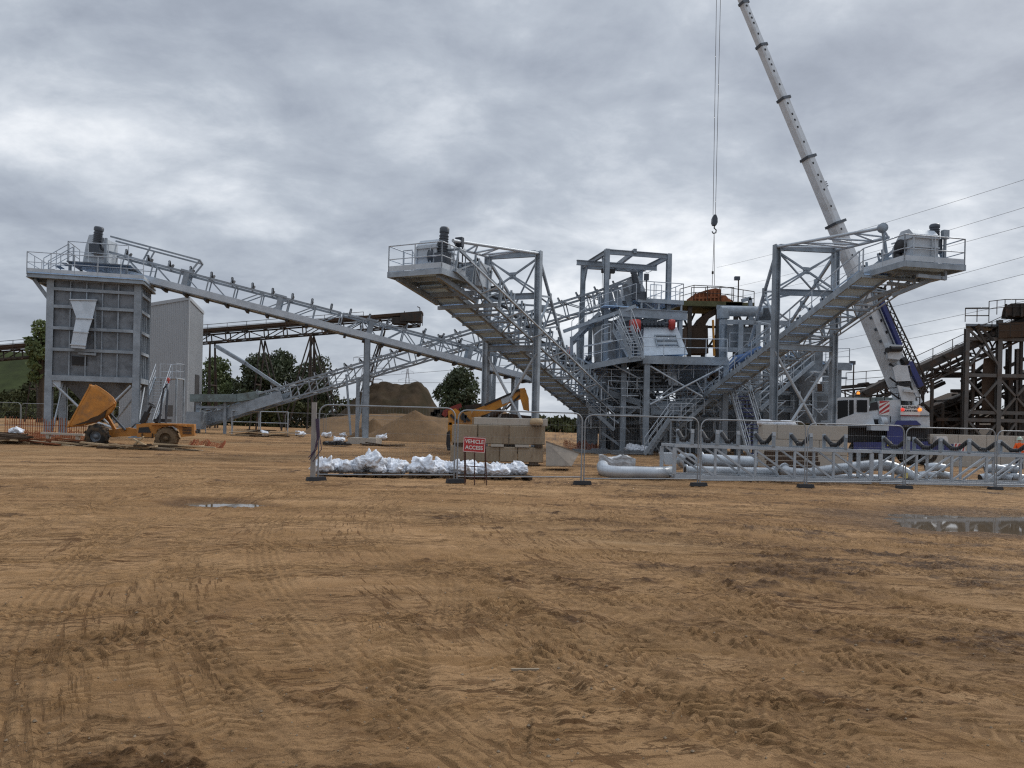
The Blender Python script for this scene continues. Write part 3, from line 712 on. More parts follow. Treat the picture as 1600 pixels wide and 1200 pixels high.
def pylon(label, x, yt, d, wd):
    b = GD(x, d); h = hy(yt, x, d); root = T('electricity_pylon', label, 'pylon', b)
    mb = MB(); hw = wd / 2
    lv = [(0, hw), (.3, hw * .62), (.55, hw * .4), (.78, hw * .28), (1, hw * .1)]
    for (z0, w0), (z1, w1) in zip(lv[:-1], lv[1:]):
        for sx, sy in ((-1, -1), (1, -1), (1, 1), (-1, 1)):
            mb.bar(b + V((sx * w0, sy * w0, z0 * h)), b + V((sx * w1, sy * w1, z1 * h)), .22)
        for sy in (-1, 1):
            mb.bar(b + V((-w0, sy * w0, z0 * h)), b + V((w1, sy * w1, z1 * h)), .13); mb.bar(b + V((w0, sy * w0, z0 * h)), b + V((-w1, sy * w1, z1 * h)), .13)
    mb.build('tower', pm_, root)
    for z, l in ((.62, 1.1), (.78, 1.5), (.93, 1.0)):
        a = MB(); q = b + Z * z * h
        a.bar(q - V((hw * l, 0, 0)), q + V((hw * l, 0, 0)), .2); a.bar(q - V((hw * l, 0, 0)), q + Z * h * .05, .12); a.bar(q + V((hw * l, 0, 0)), q + Z * h * .05, .12)
        for s in (-1, 1): a.tube(q + V((s * hw * l, 0, 0)), q + V((s * hw * l, 0, -1.6)), .1, 5)
        a.build('crossarm', pm_, root)
pylon('pale lattice pylon seen beyond the second conveyor', 572, 551, 330, 12)
pylon('tiny distant pylon above the spoil heap', 635, 575, 640, 10)
# ---------------------------------------------------------------- storage silo
def yawframe(deg):
    a = math.radians(deg); return V((math.cos(a), math.sin(a), 0)), V((-math.sin(a), math.cos(a), 0))
e1, e2 = yawframe(15)
SO = V((P(75, 680, 42.6).x, 42.6, 0)); SO.z = gz(SO.x)
SW, SD = 4.42, 2.6
Zt = P(75, 434, 42.6).z - SO.z; Zb = P(75, 590, 42.6).z - SO.z
def S(a, b, c): return SO + e1 * a + e2 * b + Z * c
silo = T('storage_silo', 'square galvanised steel silo on tall legs with ribbed plate walls at far left', 'silo', SO)
for a, b in ((0, 0), (SW, 0), (0, SD), (SW, SD)):
    mb = MB(); mb.ibeam(S(a, b, 0), S(a, b, Zt), .36, .36, e2, .04); mb.box(S(a, b, .03), .6, .6, .06, e1, e2); mb.build('leg', M['galv'], silo)
ribs = [Zb + (Zt - Zb) * k for k in (0, .285, .5, .715, .89, 1)]
for nm, o, u, L_, nn in (('front', S(.18, .0, 0), e1, SW - .36, -e2), ('side', S(SW, .18, 0), e2, SD - .36, e1), ('back', S(.18, SD, 0), e1, SW - .36, e2), ('side', S(0, .18, 0), e2, SD - .36, -e1)):
    mb = MB(); c = o + u * L_ / 2 + Z * (Zb + Zt) / 2
    mb.box(c, L_, .05, Zt - Zb, u, nn, Z); pan = mb.build('wall_panel', M['galvdark'], silo)
    mb = MB()
    for z in ribs: mb.bar(o + Z * z + nn * .12, o + u * L_ + Z * z + nn * .12, .16, .17 if 0 < z - Zb < Zt - Zb - .1 else .3, Z)
    nst = 5 if L_ > 3 else 4
    for z0, z1 in zip(ribs[:-1], ribs[1:]):
        for i in range(1, nst): mb.bar(o + u * L_ * i / nst + Z * (z0 + .1) + nn * .075, o + u * L_ * i / nst + Z * (z1 - .1) + nn * .075, .06, .1, nn)
    mb.build('stiffener', M['galv'], silo)
mb = MB()
mb.tube(S(.25, -.1, Zb - .3), S(2.3, -.1, .9), .07); mb.tube(S(SW - .25, -.1, Zb - .3), S(2.3, -.1, .9), .07)
mb.tube(S(2.3, -.1, .9), S(SW - .3, -.1, .25), .07)
mb.tube(S(.1, .3, .2), S(.1, SD - .3, Zb - .2), .06); mb.tube(S(SW, .3, .2), S(SW, SD - .3, Zb - .2), .06); mb.tube(S(.2, SD, Zb - .3), S(2.6, SD, .6), .06); mb.tube(S(SW - .2, SD, Zb - .3), S(2.6, SD, .6), .06)
mb.box(S(.35, -.1, Zb - .3), .5, .03, .4, e1, e2); mb.build('brace', M['rail'], silo)
# discharge hopper under the bin
mb = MB(); q = [S(.4, .4, Zb), S(SW - .4, .4, Zb), S(SW - .4, SD - .4, Zb), S(.4, SD - .4, Zb)]; lo = [S(1.7, 1.0, Zb - 1.6), S(2.8, 1.0, Zb - 1.6), S(2.8, 1.8, Zb - 1.6), S(1.7, 1.8, Zb - 1.6)]
mb.hexa(lo + q); mb.build('discharge_hopper', M['galvdark'], silo)
# outlet chute down the front: broad inlet, narrowing duct leaning out, outlet box
def fp(x, y, out): # point on the front face seen along x,y, moved out by `out`
    p = P(x, y, 42.6); t = (p.x - SO.x) / e1.x
    for _ in range(4):
        d = (SO + e1 * t - e2 * out).y; p = P(x, y, d); t = (p.x - SO.x + e2.x * out) / e1.x
    return p
mb = MB()
A0, A1, A2, A3 = fp(109, 467, .12), fp(151, 468, .12), fp(109, 467, .75), fp(151, 468, .75)
def loft(mb, rings, mi=0):
    n = len(rings[0]); vs = [p for r in rings for p in r]
    mb.add(vs, [(i * n + k, i * n + (k + 1) % n, (i + 1) * n + (k + 1) % n, (i + 1) * n + k) for i in range(len(rings) - 1) for k in range(n)] + [tuple(range(n - 1, -1, -1)), tuple(range(len(vs) - n, len(vs)))], mi)
def ring(xl, yl, xr, yr, near, far): return [fp(xl, yl, far), fp(xr, yr, far), fp(xr, yr, near), fp(xl, yl, near)]
loft(mb, [ring(109, 468, 151, 469, .06, .55), ring(119, 496, 145, 497, .06, .75), ring(115, 516, 138, 518, .3, .95), ring(110, 543, 133, 545, .4, 1.05)])
for (xl, yl, xr, yr, n_, f_) in ((109, 467, 151, 468, .0, .62), (119, 496, 145, 497, .0, .82), (115, 517, 138, 519, .25, 1.0), (110, 537, 133, 539, .35, 1.1)):
    loft(mb, [ring(xl - 1, yl, xr + 1, yr, n_, f_), ring(xl - 1, yl + 1.6, xr + 1, yr + 1.6, n_, f_)])
mb.build('outlet_chute', M['galvlight'], silo)
mb = MB(); mb.bar(fp(122, 552, .2), fp(150, 554, .2), .12, .12); mb.bar(fp(121, 497, .1), fp(121, 548, .1), .1); mb.bar(fp(149, 470, .1), fp(149, 555, .1), .1); mb.build('chute_frame', M['galv'], silo)
mb = MB(); loft(mb, [ring(112, 556, 136, 558, -.02, .10), ring(112, 570, 136, 571, -.02, .10)]); mb.build('inspection_opening', M['dark'], silo)
# head platform over the silo
px0, px1, py0, py1, pz = -1.05, SW + .35, -.55, SD + .5, Zt + .16
mb = MB(); mb.box(S((px0 + px1) / 2, (py0 + py1) / 2, pz), px1 - px0, py1 - py0, .06, e1, e2); mb.build('platform_deck', M['grating'], silo)
mb = MB()
for y_ in (py0, py1, SD / 2): mb.ibeam(S(px0, y_, pz - .16), S(px1, y_, pz - .16), .14, .24, Z, .03)
for x_ in (px0, 0, SW / 2, SW, px1): mb.ibeam(S(x_, py0 + .08, pz - .16), S(x_, py1 - .08, pz - .16), .12, .22, Z, .03)
for y_ in (0, SD): mb.bar(S(px0 + .2, y_, pz - .3), S(-.1, y_, Zt - 1.2), .14, .18)
mb.build('platform_beam', M['galv'], silo)
mb = MB()
for a, b in (((px0, py0), (px1, py0)), ((px1, py0), (px1, py1)), ((px0, py0), (px0, py1))): mb.bar(S(*a, pz + .12), S(*b, pz + .12), .02, .2)
mb.build('toe_board', M['galvlight'], silo)
mb = MB(); rail(mb, [S(px1, py0, pz), S(px0, py0, pz), S(px0, py1, pz), S(px1, py1, pz)], 1.1, 1.25)
rail(mb, [S(.7, .3, pz + .9), S(3.8, .3, pz + .9)], 1.1, 1.0); rail(mb, [S(.7, .3, pz + .9), S(.7, 2.6, pz + .9)], 1.1, 1.0)
rail(mb, [S(px0 + .5, .5, pz), S(.7, .5, pz + .9)], 1.0, .7); rail(mb, [S(px0 + .5, 1.3, pz), S(.7, 1.3, pz + .9)], 1.0, .7)
mb.build('handrail', M['rail'], silo)
mb = MB(); mb.box(S(2.3, 1.5, pz + .87), 3.3, 2.5, .06, e1, e2)
for i in range(4): mb.box(S(px0 + .6 + .3 * i, .9, pz + .2 + .2 * i), .26, .8, .04, e1, e2)
for a in (.8, 2.2, 3.7):
    for b in (.4, 2.6): mb.bar(S(a, b, pz), S(a, b, pz + .87), .12)
mb.build('upper_walkway', M['galvdark'], silo)

# ---------------------------------------------------------------- grey shed
def shed_pt(x, y, d): return P(x, y, d)
c0 = P(295, 466, 74); s_l = P(190, 466, 70.5); s_r = P(318, 466, 80.5)
gl, gc, gr = V((s_l.x, s_l.y, gz(s_l.x))), V((c0.x, c0.y, gz(c0.x))), V((s_r.x, s_r.y, gz(s_r.x)))
gb = gl + (gr - gc)
hl, hc, hr = hy(483, 190, 70.5), hy(466, 295, 74), hy(489, 318, 80.5)
shed = T('clad_shed', 'tall windowless grey clad shed with a single pitch roof behind the silo', 'shed', gc)
def wall_profile(mb, a, b, ha, hb, pitch=.33, dep=.04):
    u = (b - a); L_ = u.length; u /= L_; nn = u.cross(Z).normalized(); n = int(L_ / pitch)
    pts = []
    for i in range(n + 1):
        for f, o in ((0, 0), (.55, 0), (.65, dep), (.9, dep)):
            s_ = min(L_, (i + f) * L_ / n)
            if i == n and f > 0: continue
            pts.append((s_, o))
    vs = []
    for s_, o in pts:
        p = a + u * s_ + nn * o; h = lerp(ha, hb, s_ / L_); vs += [p, p + Z * h]
    mb.add(vs, [(2 * i, 2 * i + 2, 2 * i + 3, 2 * i + 1) for i in range(len(pts) - 1)])
hbk = hl + hr - hc
mb = MB(); wall_profile(mb, gl, gc, hl, hc); mb.build('wall', M['clad'], shed)
mb = MB(); wall_profile(mb, gc, gr, hc, hr); mb.build('wall', M['clad'], shed)
mb = MB(); wall_profile(mb, gr, gb, hr, hbk); mb.build('wall', M['clad'], shed)
mb = MB(); wall_profile(mb, gb, gl, hbk, hl); mb.build('wall', M['clad'], shed)
mb = MB(); q = [gl + Z * hl, gc + Z * hc, gr + Z * hr, gb + Z * hbk]; mb.prism(q, Z * .12)
for a, b in ((q[0], q[1]), (q[1], q[2])): mb.bar(a + Z * .0, b + Z * .0, .22, .3)
mb.bar(gc + (gc - gb).normalized() * .04, q[1] + (gc - gb).normalized() * .04, .16, .16); mb.build('roof', M['clad'], shed)
mb = MB(); u = (gr - gc).normalized(); nn = u.cross(Z); c = gc + u * 4.2 + nn * .03; mb.box(c + Z * 3.2, 1.9, .1, 4.6, u, nn, Z); mb.build('doorway', M['dark'], shed)
# outside stair climbing between silo and shed
ss = T('steel_staircase', 'galvanised outside stair with open treads between silo and grey shed', 'staircase', og(P(222, 690, 52)))
t_, s_, r_ = MB(), MB(), MB()
A, B, Wd = og(P(212, 690, 52)), P(243, 590, 56), V((1.0, .25, 0))
A.z = gz(A.x)
stair(t_, s_, r_, A, B, Wd, 20)
LB = B + V((.2, .9, 0)); t_.box(LB + V((.3, 0, 0)), 1.9, 1.5, .08); rail(r_, [LB + V((-.6, .7, 0)), LB + V((1.2, .7, 0)), LB + V((1.2, -.7, 0))], 1.1, .9)
for dx, dy in ((-.5, -.6), (1.2, -.6), (-.5, .7), (1.2, .7)): s_.bar(og(LB + V((dx, dy, 0))), LB + V((dx, dy, 0)), .12)
t_.build('tread', M['rail'], ss); s_.build('stringer', M['galv'], ss); r_.build('handrail', M['rail'], ss)

# ---------------------------------------------------------------- long conveyor on to the silo
A, B = P(146, 421, 45), P(832, 597, 51.5)
lc = T('belt_conveyor', 'long new galvanised belt conveyor sloping from the silo top down to the plant', 'conveyor', og(B))
x = Axis(A, B)
truss(x, 1.15, 1.15, 1.62, M['galv'], lc, 'truss_frame', .10, .06, 0, x.L * .52, 'N', True, True)
truss(x, 1.15, 1.15, 1.25, M['galv'], lc, 'truss_frame', .10, .06, x.L * .525, x.L, 'W')
mb = MB()
for sg in (-1, 1): mb.bar(x.pt(.4, sg * .66, .18), x.pt(x.L - .3, sg * .66, .18), .03, .38, x.n)
mb.bar(x.pt(.4, 0, .02), x.pt(x.L - .3, 0, .02), 1.2, .03, x.n); mb.build('drip_tray', M['galvlight'], lc)
n = 22
for i in range(n):
    mb = MB(); idler(mb, x, 1.6 + i * (x.L - 2.2) / (n - 1), 1.15, 1.2, .075)
    mb.bar(x.pt(1.6 + i * (x.L - 2.2) / (n - 1), -.62, -.12), x.pt(1.6 + i * (x.L - 2.2) / (n - 1), .62, -.12), .16, .16, x.n, 1)
    mb.build('idler', [M['galv'], M['dark']], lc)
mb = MB()
for f in (.185, .385, .592, .83):
    for sg in (-1, 1):
        mb.bar(x.pt(x.L * f, sg * .62, -.05), x.pt(x.L * f, sg * .62, 1.28), .3, .06, x.p)
        mb.bar(x.pt(x.L * f - .35, sg * .62, 1.22), x.pt(x.L * f + .35, sg * .62, 1.22), .1, .12, x.n)
mb.build('splice_plate', M['galv'], lc)
mb = MB()     # tall guard frame near the head
for sg in (-1, 1):
    a, b = x.pt(.6, sg * .6, 2.05), x.pt(5.6, sg * .6, 2.05)
    mb.bar(a, b, .09); mb.bar(b, x.pt(5.2, sg * .6, 1.1), .09); mb.bar(x.pt(2.6, sg * .6, 1.15), x.pt(2.8, sg * .6, 2.05), .08)
mb.bar(x.pt(5.6, -.6, 2.05), x.pt(5.6, .6, 2.05), .09); mb.build('guard_frame', M['galv'], lc)
# head hood on the silo
hp = [(127, 421), (134, 383), (139, 367), (150, 366), (163, 372), (164, 421)]
mb = MB(); mb.prism([P(a, b, 44.4) for a, b in hp], V((0, 1.5, 0))); mb.bar(P(134, 400, 44.36), P(163, 402, 44.36), .05, .06); mb.build('head_hood', M['galvlight'], lc)
mb = MB(); c = P(151, 385, 44.1); motor(mb, c, P(155, 355, 44.0) - c, 1.15, .26); mb.tube(c, c + V((0, .4, 0)), .3, 12); mb.box(c + V((-.05, .0, -.15)), .55, .5, .5); mb.build('drive_motor', M['motor'], lc)
mb = MB(); mb.bar(P(166, 372, 44.1), P(165, 425, 44.1), .12); mb.bar(P(161, 378, 44.1), P(166, 398, 44.1), .06); mb.build('motor_bracket', M['galv'], lc)
# trestle under its middle, braced trestle near the end
mb = MB(); f = .592
for sg in (-1, 1):
    q = x.pt(x.L * f, sg * .55, -.05); mb.ibeam(og(q) + Z * .35, q, .30, .30, V((0, 1, 0)), .04)
q1, q2 = x.pt(x.L * f, -.55, -.05), x.pt(x.L * f, .55, -.05)
mb.bar(q1 - Z * .5, q2 - Z * .5, .14); mb.tube(og(q1) + Z * .5, q2 - Z * 3, .05); mb.tube(og(q2) + Z * .5, q1 - Z * 3, .05)
b0 = og(q1) + V((-.1, -.05, .5)); mb.tube(P(541, 585, 47), P(548, 680, 46.8), .07)
mb.build('trestle', M['galv'], lc)
f = .955; q1, q2 = x.pt(x.L * f, -.55, 0), x.pt(x.L * f, .55, 0)
mb = MB(); mb.ibeam(og(q1), q1, .25, .25, V((0, 1, 0)), .04); mb.ibeam(og(q2), q2, .25, .25, V((0, 1, 0)), .04); xbrace(mb, og(q1) + Z * .3, og(q2) + Z * .3, q1 - Z * .3, q2 - Z * .3, .05); mb.build('trestle', M['galv'], lc)
mb = MB(); mb.tube(x.pt(x.L + .1, -.75, .6), x.pt(x.L + .1, .75, .6), .42, 18); mb.build('tail_drum', M['dark'], lc)
c = og(x.pt(x.L * .592, 0, 0)); mb = MB(); mb.box(c + V((0, 0, .16)), 1.75, 2.2, .46); one(mb, 'concrete_footing', M['concpale'], 'pale concrete footing block under the long conveyor trestle', 'footing', c)

# ---------------------------------------------------------------- second conveyor, rising behind it
A, B = P(1000, 463, 53.5), P(322, 664, 64)
c2 = T('belt_conveyor', 'new galvanised belt conveyor rising from the low tail near the shed to the screen tower', 'conveyor', og(B))
x = Axis(A, B)
truss(x, 1.15, 1.1, 1.75, M['galv'], c2, 'truss_frame', .11, .065, style='N')
n = 24
for i in range(n):
    mb = MB(); idler(mb, x, 1.5 + i * (x.L - 6) / (n - 1), 1.1, 1.12, .075); mb.build('idler', [M['galv'], M['dark']], c2)
mb = MB()
for sg in (-1, 1): mb.bar(x.pt(x.L - 8, sg * .64, .38), x.pt(x.L + .3, sg * .64, .3), .03, .85, x.n)
mb.build('side_plate', M['galv'], c2)
mb = MB()
for S0 in (x.L - 6, x.L - 3.2, x.L - .6):
    q = x.pt(S0, -.75, 0); g0 = og(q); mb.tube(g0, g0 + Z * 1.9, .04); mb.tube(g0 + Z * 1.9, g0 + V((2.2, 0, 1.9)), .04); mb.tube(g0 + V((2.2, 0, 0)), g0 + V((2.2, 0, 1.9)), .04); mb.tube(g0 + Z * 1.0, g0 + V((2.2, 0, 1.0)), .03)
mb.build('guard_rail', M['rail'], c2)
mb = MB(); mb.tube(x.pt(x.L + .2, -.6, .4), x.pt(x.L + .2, .6, .4), .4, 16); mb.build('tail_drum', M['motor'], c2)
mb = MB(); mb.bar(P(300, 622, 62.5), P(372, 622, 62.5), .9, .62); mb.bar(P(372, 622, 62.5), P(408, 617, 62.2), .8, .62); mb.bar(P(408, 617, 62.2), P(428, 620, 62), .7, .4)
one(mb, 'feed_trough', M['teal'], 'grey green steel trough running out of the shed above the low conveyor tail', 'trough', og(P(350, 640, 62.5)))
mb = MB(); mb.bar(og(P(310, 640, 62.5)), P(310, 626, 62.5), .3); mb.bar(og(P(352, 640, 62.5)), P(352, 626, 62.5), .2); mb.box(og(P(306, 640, 62)) + Z * 1, 1.2, 1, 1.4); mb.bar(P(306, 640, 62.3) + Z * .2, P(352, 640, 62.5) + Z * .2, .12, .2); one(mb, 'trough_stand', M['galv'], 'short steel stand carrying the grey green trough beside the shed', 'stand', og(P(310, 640, 62.5)))
f = .44
for f in (.30, .60):
    q1, q2 = x.pt(x.L * f, -.5, 0), x.pt(x.L * f, .5, 0); mb = MB(); mb.ibeam(og(q1), q1, .25, .25, V((0, 1, 0)), .04); mb.ibeam(og(q2), q2, .25, .25, V((0, 1, 0)), .04); mb.tube(og(q1) + Z * .3, q2 - Z * .2, .05); mb.build('trestle', M['galv'], c2)

# ---------------------------------------------------------------- old conveyor far behind
A, B = P(655, 509, 86), P(-60, 567, 86)
oc = T('old_conveyor', 'old dark brown belt conveyor on splayed trestles behind the shed', 'conveyor', og(A)); x = Axis(A, B)
truss(x, 1.5, 1.0, 2.1, M['olddark'], oc, 'truss_frame', .13, .09, style='W')
mb = MB(); mb.bar(x.pt(-.5, 0, 1.35), x.pt(x.L, 0, 1.35), 1.5, .34, x.n); mb.build('belt', M['rust'], oc)
mb = MB(); rail(mb, [x.pt(6, -1.0, 1.0), x.pt(x.L, -1.0, 1.0)], .9, 2.2, .03); mb.build('handrail', M['olddark'], oc)
mb = MB(); mb.box(P(643, 497, 85.6), 2.3, 1.6, .9); mb.box(P(625, 502, 85.6), 1.6, 1.4, .7); mb.build('head_housing', M['olddark'], oc)
mb = MB(); q = [P(636, 509, 85), P(660, 509, 85)]; rail(mb, q, 1.4, .6, .035); mb.tube(P(657, 509, 85), P(656, 481, 85), .05); mb.tube(P(656, 481, 85), P(652, 479, 85), .05); mb.tube(P(632, 500, 85), P(632, 486, 85), .04); mb.build('head_railing', M['olddark'], oc)
for xs, top, feet in ((332, 535, (330, 334)), (411, 531, (395, 445)), (488, 524, (444, 484, 492, 533)), (600, 515, (560, 545)), (60, 557, (48, 70))):
    mb = MB()
    for ft in feet:
        for dy in (-.7, .7):
            a = P(xs, top, 86) + V((0, dy, 0)); b = GD(ft, 86); b.y += dy * 1.6
            mb.bar(a, b, .14)
        mb.bar(lerp(P(xs, top, 86), GD(ft, 86), .5) + V((0, -1, 0)), lerp(P(xs, top, 86), GD(ft, 86), .5) + V((0, 1, 0)), .15)
    mb.build('trestle', M['olddark'], oc)
mb = MB(); mb.bar(P(338, 541, 85), P(384, 568, 84), .5, .35); mb.bar(P(384, 568, 84), P(450, 612, 83), .3, .3); mb.build('chute', M['galv'], oc)
# ---------------------------------------------------------------- the two stacker conveyors with their portals
def walkway(root, x, s0, s1, t0, t1, rails=True, near=-1):
    """grating walkway between side offsets t0 < t1, level with the truss foot"""
    mb = MB(); n = int((s1 - s0) / 1.02); st = (s1 - s0) / n
    for i in range(n): mb.bar(x.pt(s0 + i * st + .03, (t0 + t1) / 2, .02), x.pt(s0 + (i + 1) * st - .03, (t0 + t1) / 2, .02), t1 - t0 - .06, .05, x.n)
    mb.build('walkway_plate', M['grating'], root)
    mb = MB()
    for t in (t0, t1): mb.bar(x.pt(s0, t, .06), x.pt(s1, t, .06), .07, .3, x.n)
    m2 = n
    for i in range(m2 + 1):
        S_ = s0 + i * (s1 - s0) / m2; mb.bar(x.pt(S_, t0 - .05, -.13), x.pt(S_, t1 + (1.2 if i % 3 == 0 else -.05), -.13), .07, .09, x.n)
    mb.build('walkway_stringer', M['galv'], root)
    if rails:
        mb = MB(); t = t0 if near < 0 else t1
        rail(mb, [x.pt(s0, t, .05), x.pt(s1, t, .05)], 1.05, 1.9, .024, .52); mb.build('walkway_handrail', M['rail'], root)
def stacker(label, A, B, walk_rails, head_len):
    st = T('stacker_conveyor', label, 'conveyor', og(B)); x = Axis(A, B)
    truss(x, 1.2, .95, 1.35, M['galv'], st, 'truss_frame', .09, .055, style='W')
    n = 24
    for i in range(n):
        S_ = 1.6 + i * (x.L - 2.4) / (n - 1); mb = MB(); idler(mb, x, S_, 1.2, .97, .075)
        for sg in (-1, 1): mb.bar(x.pt(S_, sg * .62, .1), x.pt(S_ - .25, sg * .62, 1.35), .06, .09, x.p)
        mb.build('idler', [M['galv'], M['dark']], st)
    walkway(st, x, 1.2, x.L - 1, -1.92, -.66, walk_rails)
    mb = MB()   # lateral braces of slim tube on the far side
    k = int(x.L / 2.7)
    for i in range(k):
        S_ = 1 + i * 2.7
        mb.tube(x.pt(S_, .62, .9), x.pt(S_ + 1.3, 1.35, .25), .035); mb.tube(x.pt(S_ + 2.6, .62, .9), x.pt(S_ + 1.3, 1.35, .25), .035); mb.tube(x.pt(S_ + 1.3, .62, 0), x.pt(S_ + 1.3, 1.35, .25), .035)
        if i: mb.tube(x.pt(S_ - 1.4, 1.35, .25), x.pt(S_ + 1.3, 1.35, .25), .04)
    mb.build('side_brace', M['rail'], st)
    return st, x
# left one
A, B = P(692, 424, 31.6), P(1003, 697, 58)
ls, lx = stacker('new galvanised stacker conveyor rising to the left, its drive platform highest left of centre', A, B, False, 0)
h_, p_ = V((lx.a.x, lx.a.y, 0)).normalized(), lx.p
def LH(s, t, k): return A + h_ * s + p_ * t + Z * k
fz = (P(690, 420, 30.6)).z - A.z
cr = P(690, 420, 30.6) - A; cs, ct = cr.dot(h_), cr.dot(p_)
t0, t1, s0, s1 = ct - 2.55, ct, cs, cs + 2.2
def platform(root, H, s0, s1, t0, t1, fz, railpts, rails_h=1.1):
    mb = MB(); a, b = H(0, 0, 0), None
    ex = (H(1, 0, 0) - a); ey = (H(0, 1, 0) - a)
    mb.box(H((s0 + s1) / 2, (t0 + t1) / 2, fz), s1 - s0, t1 - t0, .05, ex, ey); mb.build('platform_deck', M['grating'], root)
    mb = MB()
    for t in (t0, t1): mb.bar(H(s0 - .04, t, fz - .08), H(s1 + .04, t, fz - .08), .08, .24)
    for s in (s0, s1, (s0 + s1) / 2): mb.bar(H(s, t0 + .05, fz - .085), H(s, t1 - .05, fz - .085), .08, .22)
    mb.build('platform_beam', M['galv'], root)
    mb = MB()
    for i in range(len(railpts) - 1): mb.bar(H(*railpts[i], fz + .16), H(*railpts[i + 1], fz + .16), .02, .22)
    mb.build('toe_board', M['galvlight'], root)
    mb = MB(); rail(mb, [H(s, t, fz) for s, t in railpts], rails_h, 1.15, .026); mb.build('handrail', M['rail'], root)
platform(ls, LH, s0, s1, t0, t1, fz, [(s1, t0), (s0, t0), (s0, t1), (s1 - .3, t1)])
mb = MB(); rail(mb, [LH(s0 + .9, t0 + .1, fz), LH(s0 + .9, t0 + .55, fz)], 1.1, .5); mb.tube(LH(s0 + .9, t0 + .55, fz + 1.1), LH(s0 + .5, t0 + 1.2, fz + .2), .024); mb.build('handrail', M['rail'], ls)
def hoodbox(root, H, s0, s1, t0, t1, k0, k1, name='head_hood'):
    ex, ey = H(1, 0, 0) - H(0, 0, 0), H(0, 1, 0) - H(0, 0, 0); L_ = s1 - s0
    mb = MB(); pr = [H(s0, t0, k0), H(s0, t0, k1 - .25), H(s0 + .25, t0, k1), H(s1 - .5, t0, k1), H(s1, t0, k1 - .6), H(s1, t0, k0)]
    mb.prism(pr, ey * (t1 - t0))
    for k in (k0 + .25, k0 + (k1 - k0) * .45, k0 + (k1 - k0) * .72): mb.bar(H(s0 - .03, t0 - .03, k), H(s0 - .03, t1 + .03, k), .05, .05); mb.bar(H(s0, t0 - .03, k), H(s1, t0 - .03, k), .05, .05); mb.bar(H(s0, t1 + .03, k), H(s1, t1 + .03, k), .05, .05)
    for t in (t0, lerp(t0, t1, .72)): mb.bar(H(s0 - .03, t, k0), H(s0 - .03, t, k1 - .3), .05, .05)
    mb.build(name, M['galvlight'], root)
hoodbox(ls, LH, s0 + .55, s0 + 2.1, t0 + 1.0, t0 + 1.95, fz + .05, fz + 1.42)
mb = MB(); c = LH(s0 + .75, t1 - .42, fz + .45); motor(mb, c + Z * .3, V((.05, 0, 1)), 1.15, .2); mb.box(c, .5, .5, .7, h_, p_); mb.lathe(c + p_ * -.35 + Z * .25, -p_, [(0, 0), (.33, 0), (.33, .2), (0, .2)], 16); mb.build('drive_motor', M['motor'], ls)
mb = MB(); c = LH(s0 + 1.5, t1 - .12, fz); mb.bar(c, c + Z * 1.35, .07); mb.bar(c + h_ * .35, c + h_ * .35 + Z * 1.35, .05); mb.box(c + Z * 1.4 + p_ * .05, .32, .2, .38, p_, h_); mb.build('control_box', M['motor'], ls)
mb = MB(); mb.box(LH(2.6, .1, fz + .35), 1.0, 1.0, 1.0, h_, p_); mb.bar(LH(2.1, .6, fz + .9), LH(3.1, .6, fz + .4), .06); mb.build('head_guard', M['galvlight'], ls)
mb = MB()
for t in (t0 + .3, t1 - .3): mb.bar(LH(s0 + .2, t, fz - .2), LH(s1 + 1.2, t, fz - .75), .14, .2)
mb.bar(LH(s1 + .6, t0, fz - .5), LH(s1 + .6, t1, fz - .5), .14, .2); mb.bar(LH(s1 + 1.6, t0 + .1, fz - .9), LH(s1 + 1.6, t1 + .6, fz - .9), .14, .16); mb.build('platform_bracket', M['galv'], ls)

